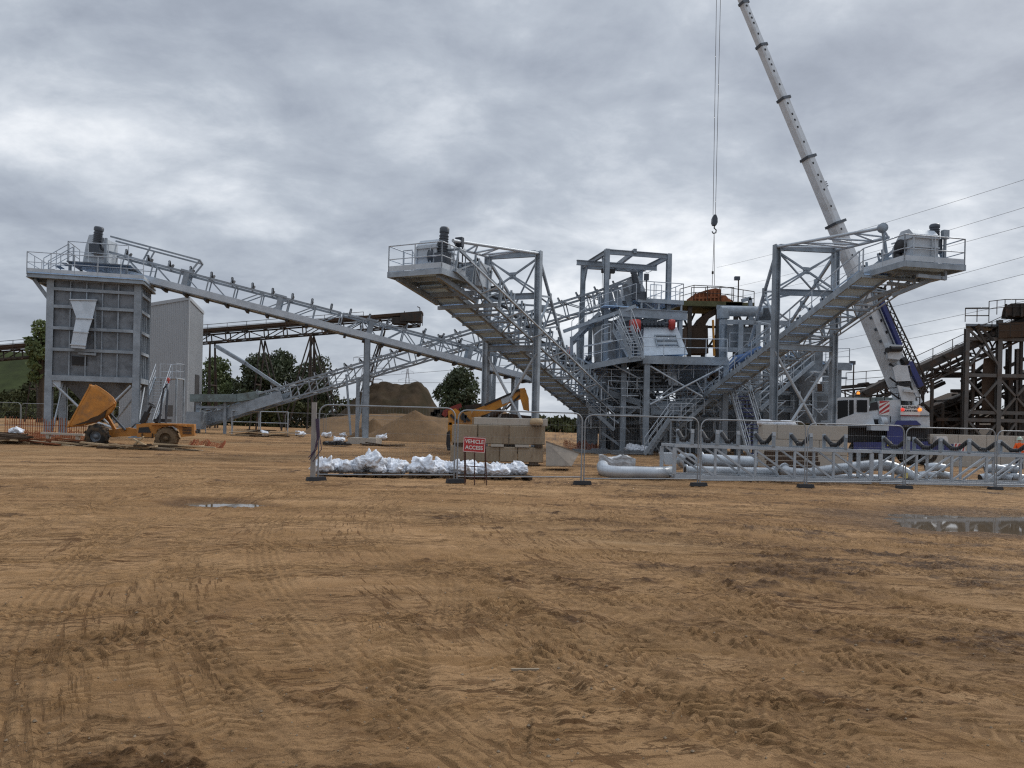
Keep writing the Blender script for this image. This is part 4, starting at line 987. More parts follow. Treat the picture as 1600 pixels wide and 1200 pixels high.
def portal(label, x, cL, cR, dL, dR, yT, yM, yLo, back, fore, side):
    """braced gantry: two columns, three cross beams, X bracing, raking back stays, suspension stays to the head"""
    a, b = P(cL, yT[0], dL), P(cR, yT[1], dR)
    root = T('portal_gantry', label, 'gantry', og((a + b) / 2)); fw = (b - a); fw.z = 0; fw.normalize(); bk = fw.cross(Z) * -1
    for q in (a, b):
        mb = MB(); mb.ibeam(og(q), q + Z * .12, .30, .30, fw, .045); mb.box(og(q) + Z * .03, .5, .5, .06, fw, bk); mb.build('column', M['galv'], root)
    def on(q, y):
        xx, d = (cL, dL) if q is a else (cR, dR); return P(xx, y, d)
    mb = MB(); lv = []
    for ya, yb in (yT, yM, yLo):
        u, v_ = on(a, ya), on(b, yb); u = V((a.x, a.y, u.z)); v_ = V((b.x, b.y, v_.z)); lv.append((u, v_))
        mb.ibeam(u + fw * .15, v_ - fw * .15, .2, .30, Z, .03)
    mb.build('cross_beam', M['galv'], root)
    mb = MB(); xbrace(mb, lv[0][0] - Z * .2, lv[0][1] - Z * .2, lv[1][0] + Z * .2, lv[1][1] + Z * .2, .055, False)
    c = (lv[0][0] + lv[1][1]) / 2; mb.box(c, .35, .03, .35, fw, bk); mb.build('upper_brace', M['galv'], root)
    mb = MB(); xbrace(mb, lv[2][0] - Z * .25, lv[2][1] - Z * .25, og(a) + Z * .6, og(b) + Z * .6, .075)
    mb.build('lower_brace', M['rail'], root)
    fe = []
    mb = MB()
    for (q, (xx, yy, dd)) in zip((a, b), back):
        e = P(xx, yy, dd); fe.append(e); s_ = q - Z * .15; mb.bar(s_, e, .13, .13, fw)
        for f in (.40, .72): mb.box(lerp(s_, e, f), .42, .05, .42, bk, fw)
    mb.build('raking_stay', M['galv'], root)
    mb = MB(); A2, B2 = a - Z * .15, b - Z * .15
    xbrace(mb, A2, B2, lerp(A2, fe[0], .5), lerp(B2, fe[1], .5), .045, False); xbrace(mb, lerp(A2, fe[0], .5), lerp(B2, fe[1], .5), fe[0], fe[1], .045, False)
    for q, e, lvq in ((a, fe[0], 0), (b, fe[1], 1)):
        mb.bar(lerp(q - Z * .15, e, .40), lv[1][lvq], .09); mb.bar(lerp(q - Z * .15, e, .40), lv[1][lvq] - Z * 1.7, .09); mb.bar(lerp(q - Z * .15, e, .72), lv[1][lvq] - Z * 1.7, .09)
    for f in (.5, 1): mb.bar(lerp(A2, fe[0], f), lerp(B2, fe[1], f), .1)
    mb.build('stay_bracing', M['galv'], root)
    mb = MB(); ff = []
    for (q, (xx, yy, dd)) in zip((a, b), fore):
        e = P(xx, yy, dd); ff.append(e); mb.tube(q, e, .075)
    n = 4
    for i in range(n): mb.tube(lerp(a, ff[0], i / n), lerp(b, ff[1], (i + 1) / n), .045); mb.tube(lerp(a, ff[0], (i + 1) / n), lerp(b, ff[1], (i + 1) / n), .045)
    mb.build('suspension_stay', M['rail'], root)
    return root
portal('galvanised portal gantry straddling the left stacker conveyor behind the concrete block stack', lx, 763, 842, 39.6, 38.4, (401, 396), (465, 462), (545, 544),
       [(842, 536, 46), (882, 548, 43.5)], [(716, 388, 32.6), (708, 376, 31.4)], 1)
# right one
A, B = P(1441, 411, 32), P(1042, 694, 58)
rs, rx = stacker('new galvanised stacker conveyor rising to the right, with a railed walkway facing the camera', A, B, True, 0)
h2, p2 = V((rx.a.x, rx.a.y, 0)).normalized(), rx.p
def RH(s, t, k): return A + h2 * s + p2 * t + Z * k
fz2 = P(1440, 411, 31).z - A.z
q = P(1397, 407, 31.6) - A; s1 = 1.6; tL = -1.55
q = P(1503, 411, 31.5) - A; tR = q.dot(p2)
platform(rs, RH, -.9, 1.7, tL, tR, fz2, [(1.7, tL), (-.9, tL), (-.9, tR), (1.7, tR)])
hoodbox(rs, RH, -.75, .5, -1.05, .12, fz2 + .05, fz2 + 1.45)
mb = MB(); c = RH(-.3, .3, fz2 + 1.05); motor(mb, c, V((0, 0, 1)), .75, .2); mb.box(c - Z * .2, .45, .4, .6, h2, p2); mb.build('drive_motor', M['motor'], rs)
mb = MB(); mb.lathe(RH(-.1, -1.08, fz2 + .8), -p2, [(0, 0), (.3, 0), (.3, .12), (0, .12)], 18); mb.lathe(RH(0, -1.08, fz2 + .3), -p2, [(0, 0), (.22, 0), (.22, .12), (0, .12)], 18); mb.box(RH(.1, -1.12, fz2 + .5), .3, .12, .4, h2, p2); mb.build('gearbox', M['dark'], rs)
mb = MB(); mb.bar(RH(-.6, .55, fz2), RH(-.6, .55, fz2 + 1.45), .09); mb.box(RH(-.6, .55, fz2 + 1.3), .18, .26, .36, h2, p2); mb.bar(RH(-.2, .6, fz2 + .95), RH(-.2, tR - .25, fz2 + .05), .12, .14); mb.build('control_post', M['galv'], rs)
mb = MB(); q = P(1379, 356, 32.6); mb.lathe(q, V((0, -1, 0)), [(0, -.1), (.2, -.1), (.2, .1), (0, .1)], 16); mb.bar(q, V((q.x + .35, q.y + .1, A.z + fz2)), .1); mb.build('stay_anchor', M['galv'], rs)
mb = MB(); mb.bar(RH(-.7, tR - .8, fz2 - .5), RH(1.5, tR - .8, fz2 - .5), .1)
for s in (-.6, 1.2):
    mb.bar(RH(s, -.7, fz2 - .45), RH(s, tR - .6, fz2 - .5), .12, .14); mb.bar(RH(s, tR - .62, fz2 - .5), RH(s, tR - .62, fz2), .08)
    mb.bar(RH(s, .4, fz2 - .4), RH(s + 1.6, -.6, fz2 - 1.0), .12, .16)
mb.build('platform_bracket', M['galv'], rs)
mb = MB(); pl = [RH(2.0, -1.52, fz2 + .2), RH(2.0, -1.52, fz2 + 1.05), RH(3.9, -1.52, fz2 + .45), RH(3.9, -1.52, fz2 - .35)]
for a, b in zip(pl, pl[1:] + pl[:1]): mb.bar(a, b, .05)
mb.build('mesh_guard', M['rail'], rs)
portal('galvanised portal gantry straddling the right stacker conveyor in front of the crane boom', rx, 1214, 1306, 38.1, 38.9, (386, 391), (456, 459), (541, 546),
       [(1170, 540, 44), (1236, 503, 44)], [(1379, 356, 32.6), (1388, 371, 33.4)], -1)
# ---------------------------------------------------------------- screening tower (middle of the plant)
def pbar(mb, a, b, w, h=None, mi=0, ib=False, up=Z):
    A_, B_ = P(*a), P(*b)
    if ib: mb.ibeam(A_, B_, w, h or w, up, .04, mi)
    else: mb.bar(A_, B_, w, h, up, mi)
def col(mb, x, y, d, w=.28, ib=True):
    q = P(x, y, d)
    if ib: mb.ibeam(og(q), q, w, w, V((0, 1, 0)), .04)
    else: mb.bar(og(q), q, w, w, V((0, 1, 0)))
t1_, t2_ = yawframe(13)
TO = og(P(943, 640, 50)); 
def TT(a, b, z): return TO + t1_ * a + t2_ * b + Z * (z - TO.z)
def zt(y, d=50, x=943): return P(x, y, d).z
tw = T('screening_tower', 'tall grey steel screening tower with an open hoist frame on top, middle of the plant', 'screening tower', TO)
HT = zt(389); FW_, FD_ = 4.35, 4.9
mb = MB()
for a, b in ((0, 0), (FW_, 0), (0, FD_), (FW_, FD_)): mb.ibeam(TT(a, b, gz(6)), TT(a, b, HT), .30, .30, t2_, .045)
mb.build('column', M['galv'], tw)
mb = MB()
for (a, b), (c, d) in (((0, 0), (FW_, 0)), ((FW_, 0), (FW_, FD_)), ((FW_, FD_), (0, FD_)), ((0, FD_), (0, 0))):
    e = (V((c - a, d - b, 0)).normalized()) * .16
    mb.ibeam(TT(a + e.x, b + e.y, HT - .17), TT(c - e.x, d - e.y, HT - .17), .2, .32, Z, .04)
for a, b, c, d in ((0, FD_, 0, FD_ - .9), (0, 0, .0, .9)): mb.bar(TT(a, b, HT - 2), TT(c, d, HT - .3), .12)
mb.ibeam(TT(-1.35, FD_ * .45, HT - .52), TT(FW_ + .1, FD_ * .45, HT - .52), .18, .34, Z, .04)
mb.bar(TT(1.9, -.15, HT - .02), TT(2.5, FD_ + .2, HT + .02), .2, .3); mb.build('hoist_frame', M['galv'], tw)
mb = MB(); c = TT(.9, FD_ * .45, HT - .95); mb.box(c, .9, .3, .28, t1_, t2_); mb.box(c - Z * .3, .3, .26, .5, t1_, t2_); mb.tube(c - Z * .3, c - Z * 1.6, .02); mb.tube(c + t1_ * -.4, c + t1_ * -.4 - Z * 2.4, .015)
for i in range(8): mb.tube(TT(1.3 + i * .35, FD_ * .45, HT - .72 - .18 * (i % 2)), TT(1.65 + i * .35, FD_ * .45, HT - .72 - .18 * ((i + 1) % 2)), .014)
mb.build('chain_hoist', M['dark'], tw)
# top platform at the conveyor head
def deck(mb, a0, a1, b0, b1, z, t=.3): mb.box(TT((a0 + a1) / 2, (b0 + b1) / 2, z - t / 2), a1 - a0, b1 - b0, t, t1_, t2_)
z1 = zt(465)
mb = MB(); deck(mb, 1.9, 5.1, -.7, 5.2, z1, .08); deck(mb, -.4, 1.9, -.9, -.0, z1 - .62, .06); mb.build('platform_deck', M['grating'], tw)
mb = MB(); 
for b in (-.7, 5.2): mb.bar(TT(1.9, b, z1 - .14), TT(5.1, b, z1 - .14), .1, .28)
mb.bar(TT(5.1, -.7, z1 - .14), TT(5.1, 5.2, z1 - .14), .1, .26)
for a in (2.2, 3.4, 5.0): mb.bar(TT(a, -.65, z1 - 1.3), TT(a, -.65, z1 - .1), .12)
mb.bar(TT(2.4, -.65, z1 - .3), TT(4.0, -.65, z1 - 1.2), .1); mb.build('platform_beam', M['galv'], tw)
mb = MB(); rail(mb, [TT(2.0, -.7, z1), TT(5.1, -.7, z1), TT(5.1, 5.2, z1), TT(3, 5.2, z1)], 1.1, 1.1, .026); rail(mb, [TT(3.6, 1.2, z1), TT(4.4, 1.2, z1)], 1.3, .4, .024)
rail(mb, [P(905, 500, 49.5), P(994, 470, 49.2)], 1.1, 1.2, .026); mb.build('handrail', M['rail'], tw)
mb = MB(); pbar(mb, (880, 518, 49.6), (994, 478, 49.3), .1, .22); pbar(mb, (880, 518, 50.6), (994, 478, 50.4), .1, .22); mb.build('walkway_stringer', M['galv'], tw)
# conveyor head drive with side plates
mb = MB(); mb.prism([P(a, b, 50.3) for a, b in ((972, 470), (976, 441), (990, 430), (998, 432), (1008, 452), (1010, 468))], V((0, 1.6, 0))); mb.build('head_hood', M['galvlight'], tw)
mb = MB()
for i, (a, b, c, d) in enumerate(((935, 457, 945, 492), (950, 452, 958, 486), (962, 448, 970, 482), (976, 444, 984, 478))): pbar(mb, (a, b, 50.2), (c, d, 50.2), .34, .12, up=V((0, 1, 0)))
pbar(mb, (926, 458, 50.1), (990, 432, 50.1), .12, .12); pbar(mb, (926, 458, 50.1), (930, 478, 50.1), .1); mb.build('belt_cleaner_frame', M['plantgrey'], tw)
mb = MB(); c = P(994, 444, 49.9); motor(mb, c, P(990, 424, 49.9) - c, .95, .22); mb.box(c - Z * .3, .5, .5, .6); mb.box(c + V((.2, 0, -.75)), .9, .4, .5); mb.build('drive_motor', M['motor'], tw)
mb = MB(); pbar(mb, (1010, 465, 49.6), (1010, 430, 49.6), .07); mb.box(P(1010, 433, 49.5), .3, .2, .42); mb.build('control_box', M['motor'], tw)
# screen body below
z2 = zt(487)
mb = MB()
for b in (-.9, 5.3): mb.ibeam(TT(.6, b, z2 - .1), TT(5.3, b, z2 - .1), .2, .6, Z, .05)
for a in (.6, 2.2, 3.8, 5.3): mb.ibeam(TT(a, -.78, z2 - .1), TT(a, 5.2, z2 - .1), .2, .4, Z, .04)
for a, yb in ((.75, 570), (4.9, 560)):
    for b in (-.75, 5.2): mb.ibeam(TT(a, b, zt(yb)), TT(a, b, z2 - .4), .24, .24, t2_, .04)
mb.build('support_beam', M['galv'], tw)
mb = MB(); mb.hexa([TT(.9, .3, zt(560)), TT(4.6, .3, zt(560)), TT(4.6, 4.6, zt(560)), TT(.9, 4.6, zt(560)), TT(.7, .3, z2 - .5), TT(4.8, .3, z2 - .5), TT(4.8, 4.6, z2 - .5), TT(.7, 4.6, z2 - .5)]); mb.build('screen_box', M['plantgrey'], tw)
mb = MB(); mb.hexa([TT(1.1, .5, zt(625)), TT(3.6, .5, zt(610)), TT(3.6, 4, zt(610)), TT(1.1, 4, zt(625)), TT(.3, .0, zt(575)), TT(4.8, .0, zt(575)), TT(4.8, 4.8, zt(575)), TT(.3, 4.8, zt(575))]); mb.build('under_hopper', M['plantgrey'], tw)
for (xa, xb, y, r) in ((984, 1000, 509, .38), (1045, 1054, 507, .30)):
    mb = MB(); mb.tube(P(xa, y, 48.9), P(xb, y, 48.9), r, 18); mb.tube(P(xa + 2, y, 48.9), P(xb - 2, y, 48.9), r * 1.12, 18); mb.build('vibrator_motor', M['red'], tw)
mb = MB(); mb.tube(P(1000, 505, 49), P(1046, 506, 49), .1); 
for i in range(6): mb.box(P(1006 + 6 * i, 505, 49), .16, .3, .3)
mb.tube(P(1002, 511, 49.2), P(1046, 512, 49.2), .12); mb.build('drive_shaft', M['motor'], tw)
# pale screen hood with two louvres
d0 = 48.0
mb = MB(); fr = [P(1006, 511, d0 + 1.1), P(1058, 511, d0 + 1.1), P(1075, 553, d0), P(1004, 556, d0)]; bkp = [p + V((0, 2.2, 0)) for p in fr]
loft(mb, [fr, bkp]); hood = mb.build('screen_hood', M['galvlight'], tw)
mb = MB()
for y0, y1, xa, xb in ((524, 526.5, 1024, 1055), (531, 533.5, 1025, 1057), (538, 540.5, 1027, 1060)):
    f = (y0 - 511) / 43; d_ = d0 + 1.1 - 1.1 * f - .07; pbar(mb, (xa, y0, d_), (xb, y0 + .3, d_), .14, .09)
mb.bar(P(1023, 523, d0 + .72), P(1027, 541, d0 + .26), .07); mb.bar(P(1056, 523, d0 + .72), P(1061, 541, d0 + .26), .07); mb.build('louvre', M['galv'], hood)
# main platform
d1 = 47.2
mb = MB()
for (a, b, c, d) in ((911, 572, 968, 561), (968, 561, 1004, 556), (1004, 556, 1136, 559)):
    A_, B_ = P(a, b, d1), P(c, d, d1); mb.hexa([A_ - Z * .06, B_ - Z * .06, B_ + V((0, 5.5, -.06)), A_ + V((0, 5.5, -.06)), A_, B_, B_ + V((0, 5.5, 0)), A_ + V((0, 5.5, 0))])
mb.build('platform_deck', M['grating'], tw)
mb = MB()
for off in (-.08, 5.6):
    for (a, b, c, d) in ((911, 575, 968, 564), (968, 564, 1004, 559)): mb.bar(P(a, b, d1) + V((0, off, 0)), P(c, d, d1) + V((0, off, 0)), .12, .34)
    mb.bar(P(1004, 562, d1) + V((0, off, 0)), P(1136, 565, d1) + V((0, off, 0)), .14, .5)
for xx in (1010, 1050, 1090, 1134): mb.bar(P(xx, 564, d1), P(xx, 564, d1) + V((0, 5.5, 0)), .14, .34)
mb.build('platform_beam', M['galv'], tw)
mb = MB(); rail(mb, [P(911, 570, d1), P(968, 559, d1), P(1004, 555, d1), P(1070, 557, d1), P(1136, 558, d1)], 1.1, 1.1, .026); rail(mb, [P(911, 566, d1 + 5), P(968, 555, d1 + 5)], 1.1, 1.1, .026); mb.build('handrail', M['rail'], tw)
mb = MB()
for xx, y, d in ((1011, 562, 47.3), (975, 566, 48.5), (1092, 563, 51.5), (1011, 566, 52), (925, 575, 52), (1134, 563, 47.3), (1134, 566, 52.5)): col(mb, xx, y, d, .34)
mb.build('column', M['galv'], tw)
mb = MB()
for a, b in (((1016, 572, 47.2), (1060, 598, 47.2)), ((1060, 598, 47.2), (1098, 620, 47.2)), ((1016, 632, 47), (1130, 573, 47)), ((957, 569, 48), (1000, 592, 48)), ((1014, 645, 50), (1090, 572, 51))): mb.tube(P(*a), P(*b), .06)
mb.build('brace', M['rail'], tw)
# short stairs from the main platform up to the screen deck
t_, s_, r_ = MB(), MB(), MB(); stair(t_, s_, r_, P(984, 560, 47.6), P(958, 515, 48.4), V((.35, .8, 0)), 9); stair(t_, s_, r_, P(986, 560, 46.9), P(967, 508, 47.4), V((.75, 0, 0)), 10)
t_.build('stair_tread', M['rail'], tw); s_.build('stair_stringer', M['galv'], tw); r_.build('stair_handrail', M['rail'], tw)
mb = MB(); q = [P(928, 556, 47.5), P(928, 524, 47.5), P(938, 516, 47.6), P(952, 510, 47.8)]
for a, b in zip(q[:-1], q[1:]): mb.tube(a, b, .035)
rail(mb, [P(940, 536, 47.8), P(954, 533, 47.9)], 1.1, .5, .026); mb.bar(P(938, 536, 48), P(956, 533, 48), .9, .1); mb.build('landing', M['rail'], tw)
# sloping gallery on the left
mb = MB(); pbar(mb, (893, 532, 50), (938, 488, 49.6), .12, .24); pbar(mb, (893, 538, 51), (938, 494, 50.6), .12, .24)
for i in range(9): mb.box(P(896 + 4.7 * i, 530 - 4.5 * i, 50.5), .3, 1.0, .05)
pbar(mb, (891, 530, 50), (905, 527, 50), .12, .3); pbar(mb, (893, 575, 50), (893, 530, 50), .2); pbar(mb, (903, 580, 54), (903, 530, 54), .2); mb.build('gallery', M['galv'], tw)
mb = MB(); rail(mb, [P(893, 528, 49.9), P(938, 484, 49.5)], 1.1, .7, .024); mb.build('gallery_handrail', M['rail'], tw)
mb = MB(); mb.tube(P(884, 549, 49.5), P(890, 549, 49.5), .3, 14); mb.build('vibrator_motor', M['red'], tw)
# discharge chutes hanging under the platform
mb = MB(); loft(mb, [[P(1043, 570, 49), P(1054, 570, 49), P(1054, 570, 50), P(1043, 570, 50)], [P(1042, 582, 48.7), P(1056, 582, 48.7), P(1056, 582, 50), P(1042, 582, 50)], [P(1045, 602, 48.7), P(1060, 602, 48.7), P(1060, 602, 50), P(1045, 602, 50)]]); mb.build('discharge_chute', M['galvlight'], tw)
mb = MB(); mb.hexa([P(1020, 608, 50.5), P(1090, 605, 50.5), P(1090, 605, 53), P(1020, 608, 53), P(1012, 572, 50), P(1130, 568, 50), P(1130, 568, 54), P(1012, 572, 54)]); mb.build('under_hopper', M['plantgrey'], tw)
mb = MB()   # beams, pipe runs and cross members filling the lower storey
rr = random.Random(3)
for (x0, y0, x1, y1, d, w) in ((1010, 632, 1135, 630, 49, .3), (1015, 609, 1130, 607, 49.6, .16), (915, 602, 1000, 630, 49, .3), (940, 590, 1010, 606, 50, .22), (905, 610, 960, 640, 48.5, .16), (960, 640, 1012, 640, 49.5, .2),
                              (1015, 655, 1130, 655, 50, .2), (900, 660, 1010, 660, 51, .2), (920, 635, 1010, 632, 51.5, .25), (1016, 640, 1060, 640, 48.5, .5)): pbar(mb, (x0, y0, d), (x1, y1, d), w, w * 1.3)
mb.build('lower_beam', M['galv'], tw)
mb = MB()
for i in range(26):
    x0, y0 = rr.uniform(905, 1125), rr.uniform(580, 680); d = rr.uniform(48.5, 54); L_ = rr.uniform(15, 45); a = rr.choice([0, 0, 90, 90, 35, -35, 50, -50])
    pbar(mb, (x0, y0, d), (x0 + L_ * math.cos(math.radians(a)), y0 + L_ * math.sin(math.radians(a)), d + rr.uniform(-.5, .5)), rr.choice([.09, .12, .16]))
mb.build('secondary_steel', M['galv'], tw)
mb = MB()
for (a, b, c, d, dd, e) in ((905, 640, 935, 690, 55, 2), (945, 655, 1000, 692, 56, 2), (1020, 645, 1060, 690, 54, 2.5), (1070, 620, 1128, 690, 55, 2.5), (960, 600, 1005, 640, 53, 1.5)):
    q0, q1 = og(P(a, d, dd)), P(c, b, dd); mb.box((q0 + q1) / 2 + V((0, e / 2, 0)), q1.x - q0.x, e, q1.z - q0.z)
mb.build('sump_tank', M['plantgrey'], tw)
mb = MB(); rail(mb, [P(1012, 628, 48.8), P(1135, 626, 48.8)], 1.0, 1.2, .024); rail(mb, [P(905, 638, 49), P(1000, 640, 49)], 1.0, 1.2, .024); mb.build('lower_handrail', M['rail'], tw)
mb = MB(); r5 = random.Random(21)
for i in range(90):
    x0, y0 = r5.uniform(900, 1128), r5.uniform(572, 690); d = r5.uniform(47.3, 50.5); L_ = r5.uniform(10, 40); a = r5.choice([0, 0, 90, 90, 45, -45, 38, -38, 60])
    mb.tube(P(x0, y0, d), P(x0 + L_ * math.cos(math.radians(a)), y0 + L_ * math.sin(math.radians(a)), d + r5.uniform(-.3, .3)), r5.choice([.03, .04, .05]), 6)
mb.build('light_bracing', M['rail'], tw)
mb = MB()
for (x0, y0, x1, y1, d) in ((900, 600, 1010, 604, 48), (1014, 592, 1130, 590, 47.8), (1014, 650, 1100, 648, 47.6), (920, 660, 1000, 662, 47.8), (950, 620, 1010, 622, 47.6)): rail(mb, [P(x0, y0, d), P(x1, y1, d)], 1.0, 1.0, .026)
mb.build('lower_handrail', M['rail'], tw)
t_, s_, r_ = MB(), MB(), MB(); stair(t_, s_, r_, P(1062, 668, 47.4), P(1112, 622, 47.8), V((.1, .9, 0)), 11); stair(t_, s_, r_, P(960, 672, 47.5), P(916, 632, 47.9), V((.1, .9, 0)), 10)
t_.build('stair_tread', M['rail'], tw); s_.build('stair_stringer', M['galv'], tw); r_.build('stair_handrail', M['rail'], tw)
# access stair at the foot
fs = T('steel_staircase', 'galvanised flight of stairs at the foot of the screening tower, between the two stackers', 'staircase', og(P(1008, 690, 45)))
t_, s_, r_ = MB(), MB(), MB(); A_ = og(P(1003, 700, 45.2)); stair(t_, s_, r_, A_ + V((.15, 0, .05)), P(1046, 656, 46.2), V((.4, .9, 0)), 10); B_ = P(1046, 656, 46.2); t_.box(B_ + V((.7, .7, 0)), 1.4, 1.4, .08); rail(r_, [B_, B_ + V((1.4, 0, 0))], 1, .7)
for q in (B_ + V((.1, .1, 0)), B_ + V((1.3, .1, 0)), B_ + V((1.3, 1.3, 0))): s_.bar(og(q), q, .1)
t_.build('tread', M['rail'], fs); s_.build('stringer', M['galv'], fs); r_.build('handrail', M['rail'], fs)

# short feed conveyors threading through the lower storey
def shortconv(label, a, b, w=1.0, h=.75, bay=1.1):
    A_, B_ = P(*a), P(*b); r = T('feed_conveyor', label, 'conveyor', og(B_)); x = Axis(A_, B_)
    truss(x, w, h, bay, M['galv'], r, 'truss_frame', .09, .055, style='W')
    n = max(4, int(x.L / 1.3))
    for i in range(n): mb = MB(); idler(mb, x, .5 + i * (x.L - 1) / (n - 1), w, h, .075); mb.build('idler', [M['galv'], M['dark']], r)
    mb = MB(); mb.tube(x.pt(0, -w * .55, h * .6), x.pt(0, w * .55, h * .6), .3, 14); mb.tube(x.pt(x.L, -w * .55, h * .6), x.pt(x.L, w * .55, h * .6), .26, 14); mb.build('drum', M['dark'], r)
    mb = MB()
    for f in (.3, .75):
        for t in (-.4, .4): q = x.pt(x.L * f, t, 0); mb.bar(og(q), q, .12)
    mb.build('leg', M['galv'], r); return r
shortconv('short feed conveyor dropping right from under the tower walkway to its centre columns', (868, 565, 51.5), (1012, 632, 49.5), 1.1, .85)
shortconv('short inclined feed conveyor left of the tower base beside the left stacker', (905, 578, 53), (1000, 668, 55), 1.0, .8)
shortconv('short feed conveyor rising right from the tower foot under the main platform', (1165, 600, 51), (1018, 637, 50), 1.0, .7)

# ---------------------------------------------------------------- washing plant (right of the tower)
wp = T('washing_plant', 'blue grey washing plant with horizontal duct and stepped platforms right of the tower', 'washing plant', og(P(1200, 690, 52)))
mb = MB()
for xx, y, d in ((1130, 487, 52), (1157, 503, 51), (1198, 503, 53), (1184, 505, 51), (1160, 552, 55), (1240, 505, 54), (1273, 560, 52), (1310, 575, 52), (1205, 560, 55), (1290, 580, 56)): col(mb, xx, y, d, .32)
mb.build('column', M['galv'], wp)
mb = MB(); mb.tube(P(1126, 486, 51.9), P(1190, 487, 51.9), .35, 16); mb.tube(P(1130, 483, 51.9), P(1130, 498, 51.9), .42, 16); mb.tube(P(1130, 498, 51.9), P(1130, 560, 51.9), .28, 14); mb.build('duct', M['galv'], wp)
mb = MB(); mb.lathe(P(1198, 502, 53), Z, [(0, 0), (.78, 0), (.78, .75), (.86, .75), (.86, .85), (.7, .9), (.7, 1.0), (0, 1.0)], 22); mb.build('tank', M['galv'], wp)
for (x0, y0, x1, y1, d) in ((1135, 508, 1156, 546, 51.4), (1160, 512, 1183, 548, 53.5)):
    mb = MB(); a, b = P(x0, y1, d), P(x1, y0, d); mb.box((a + b) / 2 + V((0, .8, 0)), b.x - a.x, 1.6, b.z - a.z); mb.build('clad_panel', M['plantgrey'], wp)
mb = MB()
for (x0, y0, x1, y1, d, w, h) in ((1126, 503, 1290, 506, 51, .25, .3), (1126, 546, 1200, 548, 51, .2, .3), (1195, 560, 1330, 574, 54, .3, .45), (1290, 572, 1328, 573, 51.5, .25, .5), (1195, 580, 1310, 582, 53, .25, .4), (1140, 612, 1310, 616, 52, .2, .3), (1160, 640, 1310, 642, 52, .2, .3), (1140, 528, 1200, 529, 52, .12, .2)): pbar(mb, (x0, y0, d), (x1, y1, d), w, h)
pbar(mb, (1159, 470, 55), (1173, 466, 55), .25); pbar(mb, (1172, 466, 55), (1173, 500, 55), .25); pbar(mb, (1120, 480, 56), (1180, 482, 56), .3)
mb.build('beam', M['galv'], wp)
mb = MB(); mb.box(P(1312, 569, 52) + V((-.3, 1.2, 0)), 2.2, 2.8, .08); mb.box(P(1230, 556, 53) + V((0, 1.2, 0)), 4, 2.6, .08); mb.build('platform_deck', M['grating'], wp)
mb = MB(); rail(mb, [P(1290, 571, 51.4), P(1327, 570, 51.4), P(1327, 570, 54)], 1.1, 1, .026); rail(mb, [P(1195, 557, 52), P(1285, 560, 52)], 1.1, .8, .026); rail(mb, [P(1140, 546, 51), P(1195, 547, 51)], 1.1, .9, .026); rail(mb, [P(1140, 609, 51.5), P(1305, 613, 51.5)], 1.1, 1.3, .024); rail(mb, [P(1150, 637, 51.5), P(1300, 640, 51.5)], 1.1, 1.3, .024); mb.build('handrail', M['rail'], wp)
t_, s_, r_ = MB(), MB(), MB(); stair(t_, s_, r_, P(1188, 640, 48), P(1272, 566, 50), V((.2, .9, 0)), 18)
t_.build('stair_tread', M['galv'], wp); s_.build('stair_stringer', M['galv'], wp); r_.build('stair_handrail', M['rail'], wp)
mb = MB(); q0, q1 = P(1258, 580, 51), P(1286, 548, 51); mb.box((q0 + q1) / 2 + V((0, 1, 0)), q1.x - q0.x, 2, q1.z - q0.z); q0, q1 = P(1195, 660, 54), P(1300, 615, 54); mb.box((q0 + q1) / 2 + V((0, 1.5, 0)), q1.x - q0.x, 3, q1.z - q0.z)
q0, q1 = P(1130, 700, 55), P(1185, 640, 55); mb.box((q0 + q1) / 2 + V((0, 1.5, 0)), q1.x - q0.x, 3, q1.z - q0.z); mb.build('tank_wall', M['plantgrey'], wp)
mb = MB(); mb.lathe(P(1252, 640, 51.5), Z, [(.25, -.3), (.3, .5), (1.0, 2.0), (1.05, 2.6), (0, 2.6)], 22); mb.build('cyclone', M['plantgrey'], wp)
mb = MB(); mb.path([P(1170, 556, 50.5), P(1150, 560, 50.3), P(1138, 575, 50.2), P(1135, 600, 50.2)], .22, 12); mb.path([P(1190, 545, 50.4), P(1172, 552, 50.4), P(1150, 566, 50.3)], .2, 12); mb.build('blue_pipe', mat('blue pipe', (.04, .10, .24), .45, 0, .2, 2), wp)
mb = MB()
for i in range(34):
    x0, y0 = rr.uniform(1130, 1300), rr.uniform(585, 680); d = rr.uniform(50.5, 56); L_ = rr.uniform(15, 50); a = rr.choice([0, 0, 0, 90, 90, 90, 40, -40])
    pbar(mb, (x0, y0, d), (x0 + L_ * math.cos(math.radians(a)), y0 + L_ * math.sin(math.radians(a)), d + rr.uniform(-.5, .5)), rr.choice([.09, .12, .16, .22]))
mb.build('secondary_steel', M['galv'], wp)
mb = MB()
for i in range(9):
    x0, y0 = rr.uniform(1140, 1290), rr.uniform(600, 670); d = rr.uniform(51, 56); mb.tube(P(x0, y0, d), P(x0 + rr.uniform(10, 50), y0 + rr.uniform(-4, 4), d), rr.choice([.12, .18]), 10)
mb.build('pipework', M['plantgrey'], wp)
mb = MB()
for i in range(70):
    x0, y0 = r5.uniform(1130, 1310), r5.uniform(560, 690); d = r5.uniform(49, 52); L_ = r5.uniform(10, 40); a = r5.choice([0, 0, 90, 90, 45, -45, -40, -40])
    mb.tube(P(x0, y0, d), P(x0 + L_ * math.cos(math.radians(a)), y0 + L_ * math.sin(math.radians(a)), d + r5.uniform(-.3, .3)), r5.choice([.03, .04, .05]), 6)
mb.build('light_bracing', M['rail'], wp)
